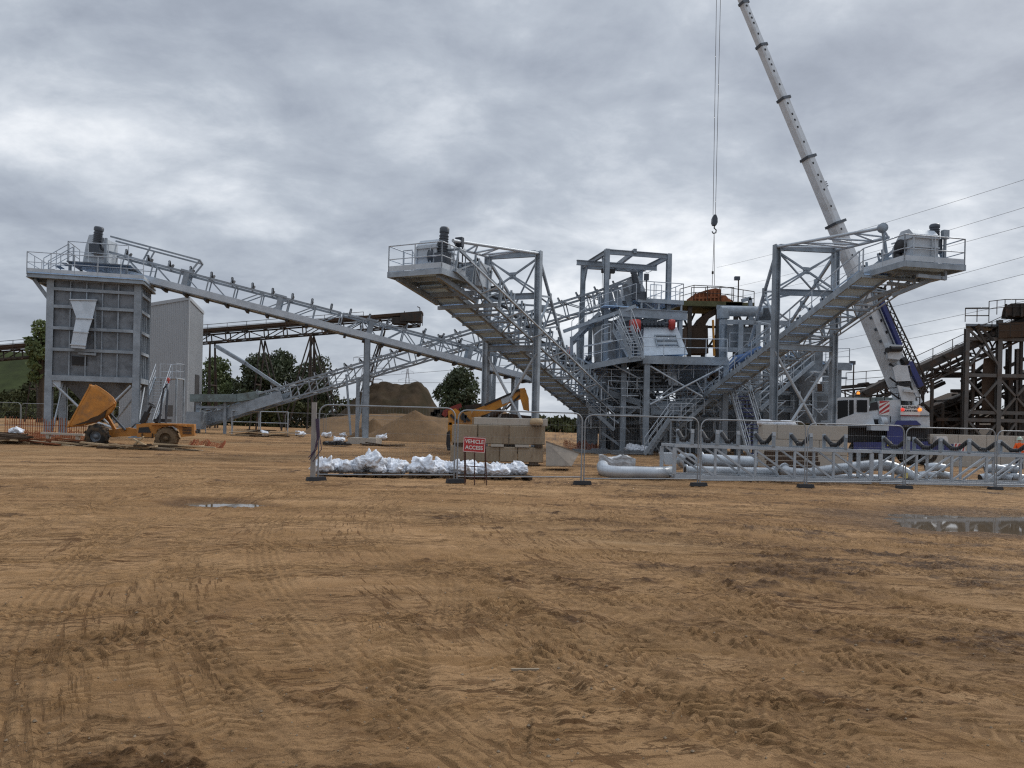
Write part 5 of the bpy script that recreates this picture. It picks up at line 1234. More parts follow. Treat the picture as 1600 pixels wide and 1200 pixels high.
# blue ladder stair in front of it
bs = T('steel_staircase', 'steep blue tread staircase with pale rails in front of the washing plant', 'staircase', og(P(1180, 690, 44)))
t_, s_, r_ = MB(), MB(), MB(); A_, B_ = og(P(1172, 698, 44)), P(1143, 616, 46.5); stair(t_, s_, r_, A_, B_, V((1.05, .1, 0)), 16)
for o in (V((0, 0, 0)), V((1.05, .1, 0))): r_.tube(A_ + o + Z * .55, B_ + o + Z * .55, .02)
t_.build('tread', M['blue'], bs); s_.build('stringer', M['rail'], bs); r_.build('handrail', M['rail'], bs)

# ---------------------------------------------------------------- rusty old screen house behind
rp = T('rusty_screen_house', 'rust brown old screen house with a curved chute behind the new tower', 'old plant', og(P(1110, 690, 60)))
mb = MB(); prof = [(1083, 472), (1083, 461), (1092, 457), (1104, 453), (1118, 450), (1126, 452), (1126, 461), (1134, 461), (1138, 466), (1146, 470), (1146, 474)]
mb.prism([P(a, b, 59.5) for a, b in prof], V((0, 2.2, 0)))
for i in range(7): mb.bar(P(1086 + 6 * i, 471, 59.4), P(1087 + 6 * i, 457 - .6 * i, 59.4), .14, .1)
mb.bar(P(1083, 466, 59.4), P(1126, 464, 59.4), .1, .14); mb.build('vibrating_screen', M['rustred'], rp)
mb = MB(); mb.box(P(1106, 477, 60) + V((0, 1.2, 0)), 4.9, 4, .4); mb.box(P(1152, 478, 60) + V((0, 1.2, 0)), 2.2, 4, .3); mb.build('platform', mat('dull olive platform', (.11, .105, .055), .8, 0, .3, 2), rp)
mb = MB(); rail(mb, [P(1062, 474, 59), P(1084, 468, 59), P(1126, 470, 59), P(1178, 478, 59)], 1.1, 1, .03); rail(mb, [P(1080, 470, 63), P(1146, 470, 63)], 1.1, 1, .03); mb.build('handrail', M['olddark'], rp)
mb = MB(); wd = V((0, 1.6, 0)); outer = [(1122, 482), (1108, 486), (1096, 496), (1088, 508)]; inner = [(1118, 492), (1108, 498), (1102, 508), (1100, 514)]
mb.prism([P(a, b, 59.6) for a, b in outer + inner[::-1]], wd); q = [(1073, 510), (1106, 508), (1107, 552), (1074, 552)]; mb.prism([P(a, b, 59.5) for a, b in q], V((0, 1.9, 0))); mb.build('curved_chute', M['rust'], rp)
mb = MB()
for xx, y, d in ((1078, 478, 59.5), (1122, 478, 59.5), (1100, 478, 63.5), (1150, 480, 60), (1174, 480, 60), (1062, 480, 62)): col(mb, xx, y, d, .3)
for a, b in (((1062, 482, 61), (1078, 520, 61)), ((1122, 482, 61), (1140, 540, 61)), ((1062, 540, 61), (1085, 490, 61)), ((1100, 552, 61), (1135, 500, 61)), ((1150, 482, 61), (1174, 540, 61)), ((1174, 482, 61), (1150, 540, 61))): pbar(mb, a, b, .14)
for y in (510, 540, 580, 620): pbar(mb, (1062, y, 61), (1178, y + 2, 61), .18)
mb.build('frame', M['olddark'], rp)
mb = MB(); mb.tube(P(1114, 500, 59), P(1116, 556, 59), .09); mb.build('yellow_post', M['yellow'], rp)
mb = MB()
for (x0, y0, x1, y1, d) in ((1066, 575, 1120, 640, 62), (1125, 590, 1180, 660, 62), (1190, 600, 1300, 640, 61)):
    a, b = P(x0, y1, d), P(x1, y0, d); mb.box((a + b) / 2 + V((0, 1, 0)), b.x - a.x, 2, b.z - a.z)
mb.build('rusty_tank', M['rust'], rp)
for lb, xx, yt, yb, d in (('slim floodlight mast rising above the rusty screen house', 1154, 437, 480, 60), ('short floodlight mast with a lamp left of the crane boom', 1334, 569, 640, 60)):
    r = T('floodlight_mast', lb, 'floodlight', og(P(xx, yb, d))); mb = MB(); a = P(xx, yt, d); mb.tube(og(a), a, .07, 8, .05); mb.build('mast', M['olddark'], r)
    mb = MB(); mb.box(a + V((-.12, 0, .1)), .4, .3, .28); mb.build('lamp_head', M['motor'], r)

# ---------------------------------------------------------------- old dark plant at the right edge
dp = T('old_hopper_tower', 'dark rusty hopper tower with braced legs and railed top deck at the right edge', 'hopper tower', og(P(1550, 690, 66)))
mb = MB()
for xx, y, d, w in ((1511, 513, 66, .34), (1562, 500, 66, .38), (1576, 545, 68, .34), (1511, 515, 70, .3), (1562, 505, 70, .3), (1612, 505, 66, .34), (1590, 545, 69, .34)): col(mb, xx, y, d, w)
for y in (529, 586, 644, 656): pbar(mb, (1511, y, 66), (1612, y + 2, 66), .24, .3)
for a, b in (((1511, 592, 65.9), (1562, 650, 65.9)), ((1562, 592, 65.9), (1511, 650, 65.9)), ((1514, 515, 65.9), (1535, 535, 65.9)), ((1528, 515, 65.9), (1560, 572, 65.9)), ((1562, 592, 65.9), (1612, 648, 65.9)), ((1612, 592, 65.9), (1562, 650, 65.9)), ((1511, 656, 66), (1540, 690, 66)), ((1562, 656, 66), (1535, 690, 66)), ((1540, 535, 66), (1515, 572, 66)), ((1590, 656, 66), (1566, 690, 66)), ((1530, 540, 66), (1562, 572, 66))): pbar(mb, a, b, .17)
mb.build('frame', mat('dirty grey plant frame', (.10, .095, .09), .7, .15, .3, 1.2, dirt=(.07, .045, .03), dirt_amt=.7), dp)
mb = MB(); rk = V((.52, .85, 0)); mb.box(P(1537, 508, 66) + rk * 1.8, 3.1, 3.6, .2, V((1, 0, 0)), rk); mb.box(P(1590, 506, 66) + rk * 1.8, 3.0, 3.6, .2, V((1, 0, 0)), rk); mb.build('top_deck', M['plantgrey'], dp)
mb = MB(); rail(mb, [P(1508, 503, 66), P(1545, 503, 65), P(1545, 493, 65), P(1570, 490, 65), P(1620, 490, 65)], 1.2, .9, .035); rail(mb, [P(1508, 503, 69.5), P(1545, 503, 69.5)], 1.2, .9, .035); rail(mb, [P(1560, 527, 65), P(1615, 527, 65)], 1.1, .9, .035); mb.build('handrail', M['olddark'], dp)
mb = MB(); mb.prism([P(a, b, 66.4) for a, b in ((1537, 560), (1560, 556), (1562, 640), (1534, 640), (1534, 590))], V((1.6, 2.6, 0))); mb.prism([P(a, b, 65.6) for a, b in ((1560, 505), (1620, 502), (1620, 525), (1560, 528))], V((1.4, 2.4, 0))); mb.build('hopper', M['rust'], dp)
mb = MB(); mb.prism([P(a, b, 65.2) for a, b in ((1566, 492), (1568, 480), (1580, 474), (1620, 473), (1620, 495))], V((1.3, 2.2, 0)))
for i in range(4): mb.bar(P(1572 + 12 * i, 495, 65.1), P(1572 + 12 * i, 475, 65.1), .14)
mb.build('crusher_head', M['olddark'], dp)
t_, s_, r_ = MB(), MB(), MB(); stair(t_, s_, r_, P(1552, 532, 65.4), P(1528, 507, 65.4), V((0, .9, 0)), 8); t_.build('stair_tread', M['olddark'], dp); s_.build('stair_stringer', M['olddark'], dp)
def oldconv(label, a, b, w, thick, tr=1.0, rails=True):
    A_, B_ = P(*a), P(*b); r = T('old_conveyor', label, 'conveyor', og(B_)); x = Axis(A_, B_)
    truss(x, w, tr, 1.6, M['olddark'], r, 'truss_frame', .13, .09, style='W')
    mb = MB(); mb.bar(x.pt(0, 0, tr + .3), x.pt(x.L, 0, tr + .3), w, thick, x.n)
    for i in range(int(x.L / 2.2)): mb.tube(x.pt(1 + i * 2.2, -w * .65, tr + .4), x.pt(1 + i * 2.2, w * .65, tr + .4), .2, 10)
    mb.build('belt', M['olddark'], r)
    if rails: mb = MB(); rail(mb, [x.pt(0, -w * .7, tr + .4), x.pt(x.L, -w * .7, tr + .4)], 1.2, 1.8, .032); mb.build('handrail', M['olddark'], r)
    mb = MB()
    for f in (.25, .6, .9):
        for t in (-.5, .5): q = x.pt(x.L * f, t * w, 0); mb.bar(og(q), q, .22)
    mb.build('leg', M['olddark'], r); return r
oldconv('old rusty conveyor climbing right into the hopper tower behind the crane', (1640, 508, 67), (1428, 606, 67), 1.5, .5, 1.1)
oldconv('low old conveyor with railing running left behind the crane boom', (1440, 612, 72), (1316, 622, 72), 1.4, .3, .7)
oldconv('lower rusty conveyor passing under the hopper tower at the right edge', (1640, 590, 70), (1440, 664, 70), 1.5, .34, .9, False)
oldconv('short rusty conveyor rising left to right behind the crane cab', (1440, 590, 69), (1330, 645, 69), 1.2, .5, .8, False)
mb = MB(); mb.prism([P(a, b, 71) for a, b in ((1438, 640), (1510, 612), (1512, 690), (1438, 690))], V((0, 3, 0)))
for i in range(7): mb.bar(P(1445 + 10 * i, 690, 70.9), P(1445 + 10 * i, 642 - 3 * i, 70.9), .16)
one(mb, 'rusty_steel_bin', M['rust'], 'rust brown ribbed steel bin standing between crane and hopper tower', 'steel bin', og(P(1475, 690, 71)))
mb = MB(); a, b = P(1528, 690, 76), P(1700, 650, 76); mb.box((a + b) / 2 + V((0, .3, 0)), b.x - a.x, .6, b.z - a.z + 1)
one(mb, 'retaining_wall', M['concpale'], 'sand coloured retaining wall behind the legs of the hopper tower', 'wall', og(P(1560, 690, 76)))
mb = MB()
for i in range(5): a, b = P(1320 + 22 * i, 633, 62), P(1338 + 22 * i, 622, 62); mb.box((a + b) / 2, b.x - a.x, 1.5, (b.z - a.z) * rr.uniform(.8, 1.3))
mb.bar(P(1312, 636, 62), P(1436, 638, 62), 1.6, .3)
for xx in (1320, 1360, 1400, 1434): mb.bar(og(P(xx, 638, 62)), P(xx, 638, 62), .25)
one(mb, 'pump_deck', M['teal'], 'faded green machinery deck seen above the crane cab', 'machinery', og(P(1380, 680, 62)))
mb = MB()
for i in range(75):
    x0, y0 = rr.uniform(1435, 1620), rr.uniform(575, 688); d = rr.uniform(67, 72); L_ = rr.uniform(15, 60); a = rr.choice([0, 0, 0, 90, 90, 40, -40, -25, -25])
    pbar(mb, (x0, y0, d), (x0 + L_ * math.cos(math.radians(a)), y0 + L_ * math.sin(math.radians(a)), d + rr.uniform(-.5, .5)), rr.choice([.14, .2, .3]))
mb.build('pipework', M['olddark'], dp)
# ---------------------------------------------------------------- lettering
def text_mesh(s, size):
    cu = bpy.data.curves.new('lettering', 'FONT'); cu.body = s; cu.size = size; cu.align_x = 'CENTER'; cu.align_y = 'CENTER'; cu.extrude = .004; cu.offset = size * .018
    o = bpy.data.objects.new('tmp', cu); C.objects.link(o); dg = bpy.context.evaluated_depsgraph_get(); dg.update()
    me = bpy.data.meshes.new_from_object(o.evaluated_get(dg)); bpy.data.objects.remove(o); bpy.data.curves.remove(cu)
    vs = [v.co.copy() for v in me.vertices]; fs = [tuple(p.vertices) for p in me.polygons]; bpy.data.meshes.remove(me); return vs, fs
def write(mb, s, c, ex, ez, size, nrm, mi=0, sx=1.0):
    vs, fs = text_mesh(s, size); mb.add([c + ex * v.x * sx + ez * v.y + nrm * (v.z + .006) for v in vs], fs, mi)

# ---------------------------------------------------------------- mobile crane
D = 46.0
cr_ = T('mobile_crane', 'big white and blue mobile crane with its long telescopic boom raised to the left', 'crane', og(P(1390, 720, D)))
ba, bb = P(1424, 634, D), P(1160, 0, D)
bd = (bb - ba).normalized(); bx = bd.cross(V((0, 1, 0))).normalized()
if bx.x > 0: bx = -bx                      # points up and left, square to the boom
byv = V((0, 1, 0))
an = math.radians(28)
su = bx * math.cos(an) + byv * -math.sin(an); sv = bx * math.sin(an) + byv * math.cos(an)
def bp_(y): return ba + (bb - ba) * ((634 - y) / 634.0)
secs = [(634, 452, 1.26), (452, 350, .86), (350, 247, .68), (247, 155, .59), (155, 72, .51), (72, 5, .45), (5, -66, .40)]
for i, (ya, yb, h) in enumerate(secs):
    mb = MB(); w_ = h * .8
    oct_ = [(-.5, -.32), (-.32, -.5), (.32, -.5), (.5, -.32), (.5, .5), (-.5, .5)]
    q = [bp_(ya) + su * a * h + sv * b * w_ for a, b in oct_]
    mb.prism(q, bp_(yb) - bp_(ya)); sec = mb.build('boom_section', M['white'], cr_)
    mb = MB(); e = bp_(yb)
    mb.box(e, h * 1.18, w_ * 1.18, .16, su, sv, bd); mb.box(e - su * h * .75 + bd * .05, h * .7, .1, .12, su, sv, bd); mb.build('boom_collar', M['motor'], sec)
    mb = MB(); L_ = (bp_(yb) - bp_(ya)).length
    for f, o in ((.25, .2), (.5, .2), (.62, .18), (.72, .2), (.9, .2)):
        p = lerp(bp_(ya), e, f) + su * h * o - sv * w_ * .5; mb.tube(p, p - sv * .02, .07 if i else .1, 10, sm=False)
    mb.build('boom_port', M['dark'], sec)
mb = MB(); e = bp_(-66); mb.box(e + bd * .5, .7, .5, 1.2, su, sv, bd); mb.tube(e + bd * .8 + su * .5 - sv * .3, e + bd * .8 + su * .5 + sv * .3, .4, 18); mb.build('boom_head', M['white'], cr_)
mb = MB(); k = bp_(150) - su * .42; 
for i in range(4): mb.bar(bp_(20 + 150 * i) - su * (.3 + .05 * i), bp_(170 + 150 * i) - su * (.35 + .06 * i), .03)
mb.build('boom_cable', M['dark'], cr_)
write_mb = MB(); c = bp_(290) - sv * .36 * .82 - su * .15
mb = MB()
for i in range(3): mb.box(bp_(289 + 3 * i) - su * .26 - sv * .30, .1, .02, .07, su, sv, bd)
mb.build('boom_marking', M['dark'], cr_)
# folded lattice extension on the right of the boom
ja, jb = P(1442, 620, D - .4), P(1374, 462, D - .4); jd = (jb - ja).normalized(); jx = jd.cross(V((0, 1, 0))).normalized(); jx = jx if jx.x > 0 else -jx
mb = MB(); n = 14
for s in (0, .62):
    for y in (0, .5): mb.bar(ja + jx * s + V((0, y, 0)), jb + jx * s * .6 + V((0, y, 0)), .07)
for i in range(n):
    p0, p1 = lerp(ja, jb, i / n), lerp(ja, jb, (i + 1) / n); f0, f1 = .62 * (1 - .4 * i / n), .62 * (1 - .4 * (i + 1) / n)
    mb.bar(p0, p1 + jx * f1, .045); mb.bar(p0 + jx * f0, p1, .045); mb.bar(p0 + V((0, .5, 0)), p1 + jx * f1 + V((0, .5, 0)), .045)
mb.build('lattice_jib', M['olddark'], cr_)
mb = MB(); mb.bar(P(1376, 470, D - .7), P(1406, 540, D - .7), .22, .3, V((0, 1, 0))); mb.bar(P(1420, 566, D - .7), P(1438, 604, D - .7), .3, .3, V((0, 1, 0))); mb.build('jib_mount', M['blue'], cr_)
mb = MB(); 
for i in range(6): mb.box(P(1372 + R.uniform(-4, 10), 458 + R.uniform(-12, 10), D - .5), .35, .3, .3)
mb.bar(P(1368, 455, D - .5), P(1372, 430, D - .5), .1); mb.bar(P(1376, 462, D - .5), P(1384, 446, D - .5), .1); mb.build('jib_pivot', M['olddark'], cr_)
# winch housings on the back of the boom
def blk(mb, pts, d, dep):
    q = [P(a, b, d) for a, b in pts]; c = sum(q, V((0, 0, 0))) / len(q); mb.prism(q, V((c.x / c.y * dep * .8, dep, 0)))
mb = MB(); blk(mb, [(1388, 560), (1385, 543), (1391, 538), (1409, 539), (1411, 550), (1406, 562)], D - 1.4, 1.2); blk(mb, [(1400, 596), (1395, 574), (1402, 570), (1418, 571), (1423, 595)], D - 1.3, 1.2); blk(mb, [(1409, 626), (1402, 602), (1422, 606), (1431, 620), (1429, 627)], D - 1.4, 1.4); mb.bar(P(1412, 610, D - 1.5), P(1432, 612, D - 1.5), .1, .14); mb.build('winch_housing', M['white'], cr_)
mb = MB(); mb.tube(P(1391, 545, D - 1.5), P(1408, 545, D - 1.5), .17, 14); mb.tube(P(1387, 547, D - 1.5), P(1387, 547, D - 1.2), .16, 12); mb.tube(P(1410, 566, D - 1.2), P(1416, 563, D - 1.2), .24, 12); blk(mb, [(1401, 599), (1424, 597), (1424, 602), (1402, 604)], D - 1.2, 1.0); mb.build('winch_drum', M['dark'], cr_)
# superstructure
mb = MB(); blk(mb, [(1357, 664), (1357, 640), (1369, 627), (1407, 624), (1409, 664)], D - 1.2, 2.6); blk(mb, [(1300, 662), (1301, 658), (1336, 646), (1362, 646), (1367, 664), (1340, 668), (1300, 666)], D - 1.6, 2.4); blk(mb, [(1407, 668), (1408, 633), (1438, 634), (1452, 645), (1453, 668)], D - 1.5, 3); mb.build('superstructure', M['white'], cr_)
cab_ = MB(); blk(cab_, [(1304, 658), (1305, 624), (1312, 621), (1358, 622), (1358, 646), (1336, 647)], D - 1.5, 1.6); cab = cab_.build('cab', M['white'], cr_)
mb = MB(); blk(mb, [(1309, 655), (1309, 626), (1325, 625), (1325, 650)], D - 1.54, .03); blk(mb, [(1327, 649), (1327, 625), (1334, 625), (1334, 646)], D - 1.54, .03); blk(mb, [(1339, 644), (1339, 625), (1355, 625), (1355, 644)], D - 1.54, .03); mb.build('window', M['glass'], cab)
mb = MB(); c = P(1341, 619, D - 1.2); mb.tube(c, c + Z * .1, .12, 12); mb.build('beacon_base', M['dark'], cab)
mb = MB(); mb.lathe(c + Z * .1, Z, [(.09, 0), (.09, .1), (.05, .16), (0, .17)], 12); mb.build('beacon', M['lampamber'], cab)
pn = MB(); pn.box((P(1374, 648, D - 1.25) + P(1389, 627, D - 1.25)) / 2, .6, .03, .82); st_ = pn.build('striped_panel', M['signwhite'], cr_)
mb = MB(); a0 = P(1374, 648, D - 1.28)
for i in range(4):
    z0 = -.25 + .3 * i; pts = []
    for (xx, zz) in ((0, z0), (.58, z0 + .45), (.58, z0 + .6), (0, z0 + .15)): pts.append(a0 + V((xx, 0, max(0.0, min(.81, zz)))))
    mb.prism(pts, V((0, .012, 0)))
mb.build('red_stripe', M['signred'], st_)
pn = MB(); pn.box((P(1408, 648, D - 1.55) + P(1437, 634, D - 1.55)) / 2, 1.14, .04, .56); sg = pn.build('sign_panel', M['signwhite'], cr_)
mb = MB(); c = (P(1408, 648, D - 1.58) + P(1437, 634, D - 1.58)) / 2; write(mb, 'BALDWINS', c + Z * .16, V((1, 0, 0)), Z, .2, V((0, -1, 0))); write(mb, 'CRANE HIRE', c - Z * .03, V((1, 0, 0)), Z, .15, V((0, -1, 0))); mb.build('lettering', M['navy'], sg)
mb = MB(); mb.box(c - Z * .32 - V((0, .0, 0)), 1.1, .02, .025); mb.build('red_line', M['signred'], sg)
for xx, yy, m_ in ((1410, 640, 'lampred'), (1437, 640, 'lampamber')):
    mb = MB(); q = P(xx, yy, D - 1.6); mb.lathe(q, V((0, -1, 0)), [(.1, 0), (.1, .06), (.05, .1), (0, .1)], 12); mb.build('lamp', M[m_], cr_)
mb = MB(); blk(mb, [(1398, 664), (1402, 657), (1432, 657), (1440, 664)], D - 1.9, 2.2); blk(mb, [(1386, 708), (1386, 664), (1411, 663), (1411, 708)], D - 1.8, 2.4); blk(mb, [(1334, 706), (1334, 691), (1404, 691), (1404, 706)], D - 1.9, 2.6); blk(mb, [(1404, 708), (1404, 690), (1450, 690), (1450, 708)], D - 1.7, 2.4); blk(mb, [(1450, 706), (1450, 694), (1490, 694), (1490, 706)], D - 1.5, .6); mb.build('chassis', M['blue'], cr_)
mb = MB(); blk(mb, [(1326, 692), (1326, 668), (1386, 668), (1386, 692)], D - 1.2, 2.2); blk(mb, [(1411, 690), (1411, 668), (1452, 668), (1452, 690)], D - 1.2, 2.2); blk(mb, [(1360, 668), (1362, 660), (1406, 660), (1406, 668)], D - 1.1, 2); mb.build('chassis_frame', M['dark'], cr_)
mb = MB(); mb.box(P(1371, 668, D - 1.9), 1.0, .6, .34); mb.tube(P(1375, 658, D - 1.6), P(1384, 658, D - 1.6), .24, 12); mb.build('hydraulic_tank', M['galvlight'], cr_)
mb = MB(); mb.box((P(1386, 697, D - 1.94) + P(1393, 690, D - 1.94)) / 2, .27, .02, .25); mb.build('number_plate', mat('yellow plate', (.5, .4, .03), .5, 0, .1, 4), cr_)
for xx in (1345, 1378, 1420, 1446):
    q = P(xx, 700, D - 1.3); q.z = gz(q.x) + .68
    mb = MB(); ax = V((0, -1, 0)); mb.lathe(q + V((0, .25, 0)), ax, [(.36, .0), (.64, .02), (.68, .1), (.68, .36), (.62, .44), (.36, .44)], 26); wl = mb.build('wheel', M['tyre'], cr_)
    mb = MB(); mb.lathe(q + V((0, .25, 0)), ax, [(.36, .40), (.3, .3), (.14, .3), (.14, .46), (0, .46)], 20); mb.build('rim', M['galvdark'], wl)
pn = MB(); pn.box((P(1490, 706, D - 1.5) + P(1508, 693, D - 1.5)) / 2, .68, .04, .5); so_ = pn.build('striped_panel', M['signwhite'], cr_)
mb = MB(); a0 = P(1490, 706, D - 1.535)
for i in range(4):
    x0 = -.2 + .22 * i; pts = [a0 + V((max(0, min(.68, xx)), 0, zz)) for xx, zz in ((x0, 0), (x0 + .1, 0), (x0 + .4, .48), (x0 + .3, .48))]; mb.prism(pts, V((0, .012, 0)))
mb.build('red_stripe', M['signred'], so_)
mb = MB(); blk(mb, [(1358, 642), (1360, 630), (1371, 627), (1373, 640)], D - 1.24, .04); blk(mb, [(1366, 664), (1366, 655), (1384, 655), (1384, 664)], D - 1.28, .1); blk(mb, [(1302, 668), (1302, 665), (1453, 667), (1453, 670)], D - 1.66, .3); blk(mb, [(1407, 650), (1407, 648.5), (1452, 649), (1452, 650.5)], D - 1.56, .03); blk(mb, [(1391, 660), (1391, 650), (1392, 650), (1392, 660)], D - 1.24, .03); mb.build('engine_grille', M['dark'], cr_)
mb = MB(); mb.bar(bp_(628) + su * .10 - sv * .55, bp_(456) + su * .10 - sv * .55, .06, .05); mb.bar(bp_(628) - su * .64 - sv * .1, bp_(456) - su * .64 - sv * .1, .07, .05)
for i in range(9): mb.box(bp_(620 - 18 * i) + su * .66 - sv * .25, .12, .12, .16, su, sv, bd)
mb.build('boom_seam', M['motor'], cr_)
mb = MB(); rail(mb, [P(1410, 633, D - 1.2), P(1437, 634, D - 1.2)], .5, .5, .03, 0); rail(mb, [P(1360, 627, D - .8), P(1404, 624, D - .8)], .7, .7, .025, .35); mb.build('deck_railing', M['olddark'], cr_)
mb = MB()
for i in range(3): q = P(1388 + 2, 612 - 22 * i, D - 1.0); mb.path([q, q + V((.5, -.1, -.4)), q + V((1.1, -.1, -.1)), q + V((1.3, 0, -.7))], .05, 8)
mb.build('hydraulic_hose', M['dark'], cr_)
# hook block and falls of rope
hb = T('hook_block', 'heavy crane hook block hanging on steel ropes in mid air above the tower', 'hook block', P(1116, 346, D + .2))
mb = MB(); tp = P(1124, -70, D + .2)
for dx in (-.13, .13): mb.tube(tp + V((dx, 0, 0)), P(1116, 336, D + .2) + V((dx * .55, 0, 0)), .014, 6)
mb.build('rope', M['olddark'], hb)
c = P(1116.3, 345, D + .2); mb = MB(); mb.prism([c + V((a, -.16, b)) for a, b in ((-.06, .34), (.06, .34), (.15, .13), (.16, -.13), (.1, -.28), (-.1, -.28), (-.16, -.13), (-.15, .13))], V((0, .32, 0))); mb.build('block', M['motor'], hb)
mb = MB(); mb.path([c + V((0, 0, -.28)), c + V((0, 0, -.45)), c + V((.12, 0, -.55)), c + V((.1, 0, -.72)), c + V((-.05, 0, -.76)), c + V((-.13, 0, -.64))], .04, 8); mb.build('hook', M['dark'], hb)
mb = MB(); e = P(1114.5, 446, D + .2); mb.tube(c - Z * .7, e + V((-.06, 0, 0)), .016, 5); mb.tube(c - Z * .7, e + V((.07, 0, 0)), .016, 5); mb.box(P(1113.6, 426, D + .2), .1, .1, .16); mb.build('sling', M['olddark'], hb)

# ---------------------------------------------------------------- small orange crane behind the blocks
D2 = 39.0
yc = T('orange_crane', 'orange mobile crane with its boom lowered behind the concrete block stack', 'crane', og(P(760, 690, D2)))
mb = MB(); blk(mb, [(733, 652), (741, 640), (756, 634), (816, 607), (822, 609), (824, 620), (800, 628), (784, 636), (760, 647), (745, 651)], D2, .7); bo = mb.build('boom', M['yellow'], yc)
mb = MB(); mb.bar(P(757, 633, D2 - .02), P(814, 608, D2 - .02), .12, .1); mb.build('boom_hose', M['dark'], bo)
mb = MB(); blk(mb, [(782, 622), (798, 615), (801, 625), (785, 632)], D2 - .04, .03); mb.build('panel', M['galvlight'], bo)
mb = MB(); blk(mb, [(812, 607), (820, 606), (826, 622), (827, 642), (818, 640), (813, 622)], D2 - .1, .9); mb.build('boom_head', M['yellow'], yc)
mb = MB(); blk(mb, [(701, 664), (700, 642), (712, 638), (720, 645), (736, 642), (738, 664)], D2 - .4, 1.8); blk(mb, [(699, 690), (700, 660), (706, 660), (706, 690)], D2 - .4, .5); mb.build('body', M['yellow'], yc)
mb = MB()
for a, b in (((704, 648), (716, 660)), ((722, 646), (734, 658)), ((726, 660), (728, 648))): mb.bar(P(*a, D2 - .45), P(*b, D2 - .45), .12)
mb.tube(P(724, 652, D2 - .5), P(724, 652, D2 - .3), .16, 12); blk(mb, [(697, 694), (698, 676), (703, 672), (704, 704), (699, 704)], D2 - .5, .4); mb.build('hydraulics', M['dark'], yc)
mb = MB(); blk(mb, [(690, 648), (693, 641), (708, 634), (720, 630), (722, 636), (706, 642), (696, 652)], D2 + .6, .5); blk(mb, [(700, 640), (716, 637), (718, 643), (702, 646)], D2 + .3, .4); mb.build('outrigger', M['dullred'], yc)
mb = MB()
for i in range(9): mb.box(P(680 + R.uniform(-8, 16), 645 + R.uniform(-4, 6), D2 + .9), .3, .3, .2)
blk(mb, [(724, 634), (752, 630), (752, 637), (730, 640)], D2 + .4, .7); mb.build('machinery', M['olddark'], yc)
mb = MB(); mb.bar(P(790, 640, D2), P(812, 618, D2), .1); mb.tube(P(766, 650, D2), P(784, 640, D2), .14, 10); blk(mb, [(762, 668), (764, 650), (790, 646), (830, 650), (832, 668)], D2 + .3, 1.2); mb.build('lift_ram', M['olddark'], yc)
for xx in (725, 800):
    q = og(P(xx, 690, D2 + .2)) + Z * .55; mb = MB(); mb.lathe(q, V((0, -1, 0)), [(0, 0), (.5, .0), (.55, .08), (.55, .3), (.5, .38), (.2, .34), (0, .34)], 22); mb.build('wheel', M['tyre'], yc)

# ---------------------------------------------------------------- site dumper
D3 = 32.8
du = T('site_dumper', 'muddy orange site dumper with its front skip tipped up, in front of the silo', 'dumper', og(P(205, 690, D3)))
for nm, xx, rr_, mt in (('wheel', 152, .47, 'tyre'), ('wheel', 261, .47, 'mudtyre')):
    for dy in (0, 1.55):
        q = P(xx, 684, D3 + dy); q.z = gz(q.x) + rr_ - .02
        mb = MB(); w2 = .36; mb.lathe(q + V((0, w2 / 2, 0)), V((0, -1, 0)), [(rr_ * .52, 0), (rr_ * .9, 0), (rr_, .07), (rr_, w2 - .07), (rr_ * .9, w2), (rr_ * .52, w2)], 30)
        for k in range(20):
            a = 2 * math.pi * k / 20; c = q + V((math.cos(a), 0, math.sin(a))) * rr_; tg = V((-math.sin(a), 0, math.cos(a)))
            mb.box(c + V((0, (-.08 if k % 2 else .08), 0)), .07, .2, .06, tg, V((0, 1, 0)), V((math.cos(a), 0, math.sin(a))))
        wl = mb.build(nm, M[mt], du)
        mb = MB(); mb.lathe(q + V((0, w2 / 2, 0)), V((0, -1, 0)), [(rr_ * .53, .3), (rr_ * .45, .22), (rr_ * .2, .22), (rr_ * .2, .33), (0, .33)], 20); mb.build('rim', M['mudtyre'] if mt == 'mudtyre' else M['galvdark'], wl)
# skip: open at upper left, lip at lower left
sk_o = [(105, 667), (123, 633), (141, 601.5), (149, 602), (158, 607), (168, 614), (176, 621), (181, 629), (180, 635), (174, 644), (164, 652), (150, 660), (132, 665), (113, 667.5)]
def skipring(dy, sc): c = P(150, 640, D3); return [lerp(c, P(a, b, D3), sc) + V((-.5 * dy, dy, 0)) for a, b in sk_o]
n = len(sk_o); mb = MB(); rs_ = [skipring(dy, sc) for dy, sc in ((-.02, .86), (.0, .955), (.03, .97), (.08, 1), (.12, 1), (1.5, 1), (1.56, .99), (1.6, .95), (1.62, .86))]; r1, r2 = rs_[4], rs_[5]
vs = [p for r in rs_ for p in r]; fs = []
for q in range(len(rs_) - 1):
    for i in range(n):
        if i in (0, 1) and 3 <= q <= 4: continue          # the open mouth
        fs.append((q * n + i, q * n + (i + 1) % n, (q + 1) * n + (i + 1) % n, (q + 1) * n + i))
fs += [tuple(range(n - 1, -1, -1)), tuple(range(len(vs) - n, len(vs)))]; mb.add(vs, fs, 0, False)
mb.bar(rs_[3][2], rs_[6][2], .09, .09); mb.bar(rs_[3][0], rs_[6][0], .08, .06); mb.bar(rs_[2][0] + V((.02, -.03, 0)), rs_[2][2] + V((.02, -.03, 0)), .05, .07)
for i in range(3, 11): mb.bar(rs_[3][i] + V((0, -.02, 0)), rs_[3][i + 1] + V((0, -.02, 0)), .06, .05)
mb.bar(rs_[2][12] + V((0, -.05, .03)), rs_[1][7] + V((0, -.05, 0)), .05, .09); mb.build('skip', M['dumper'], du)
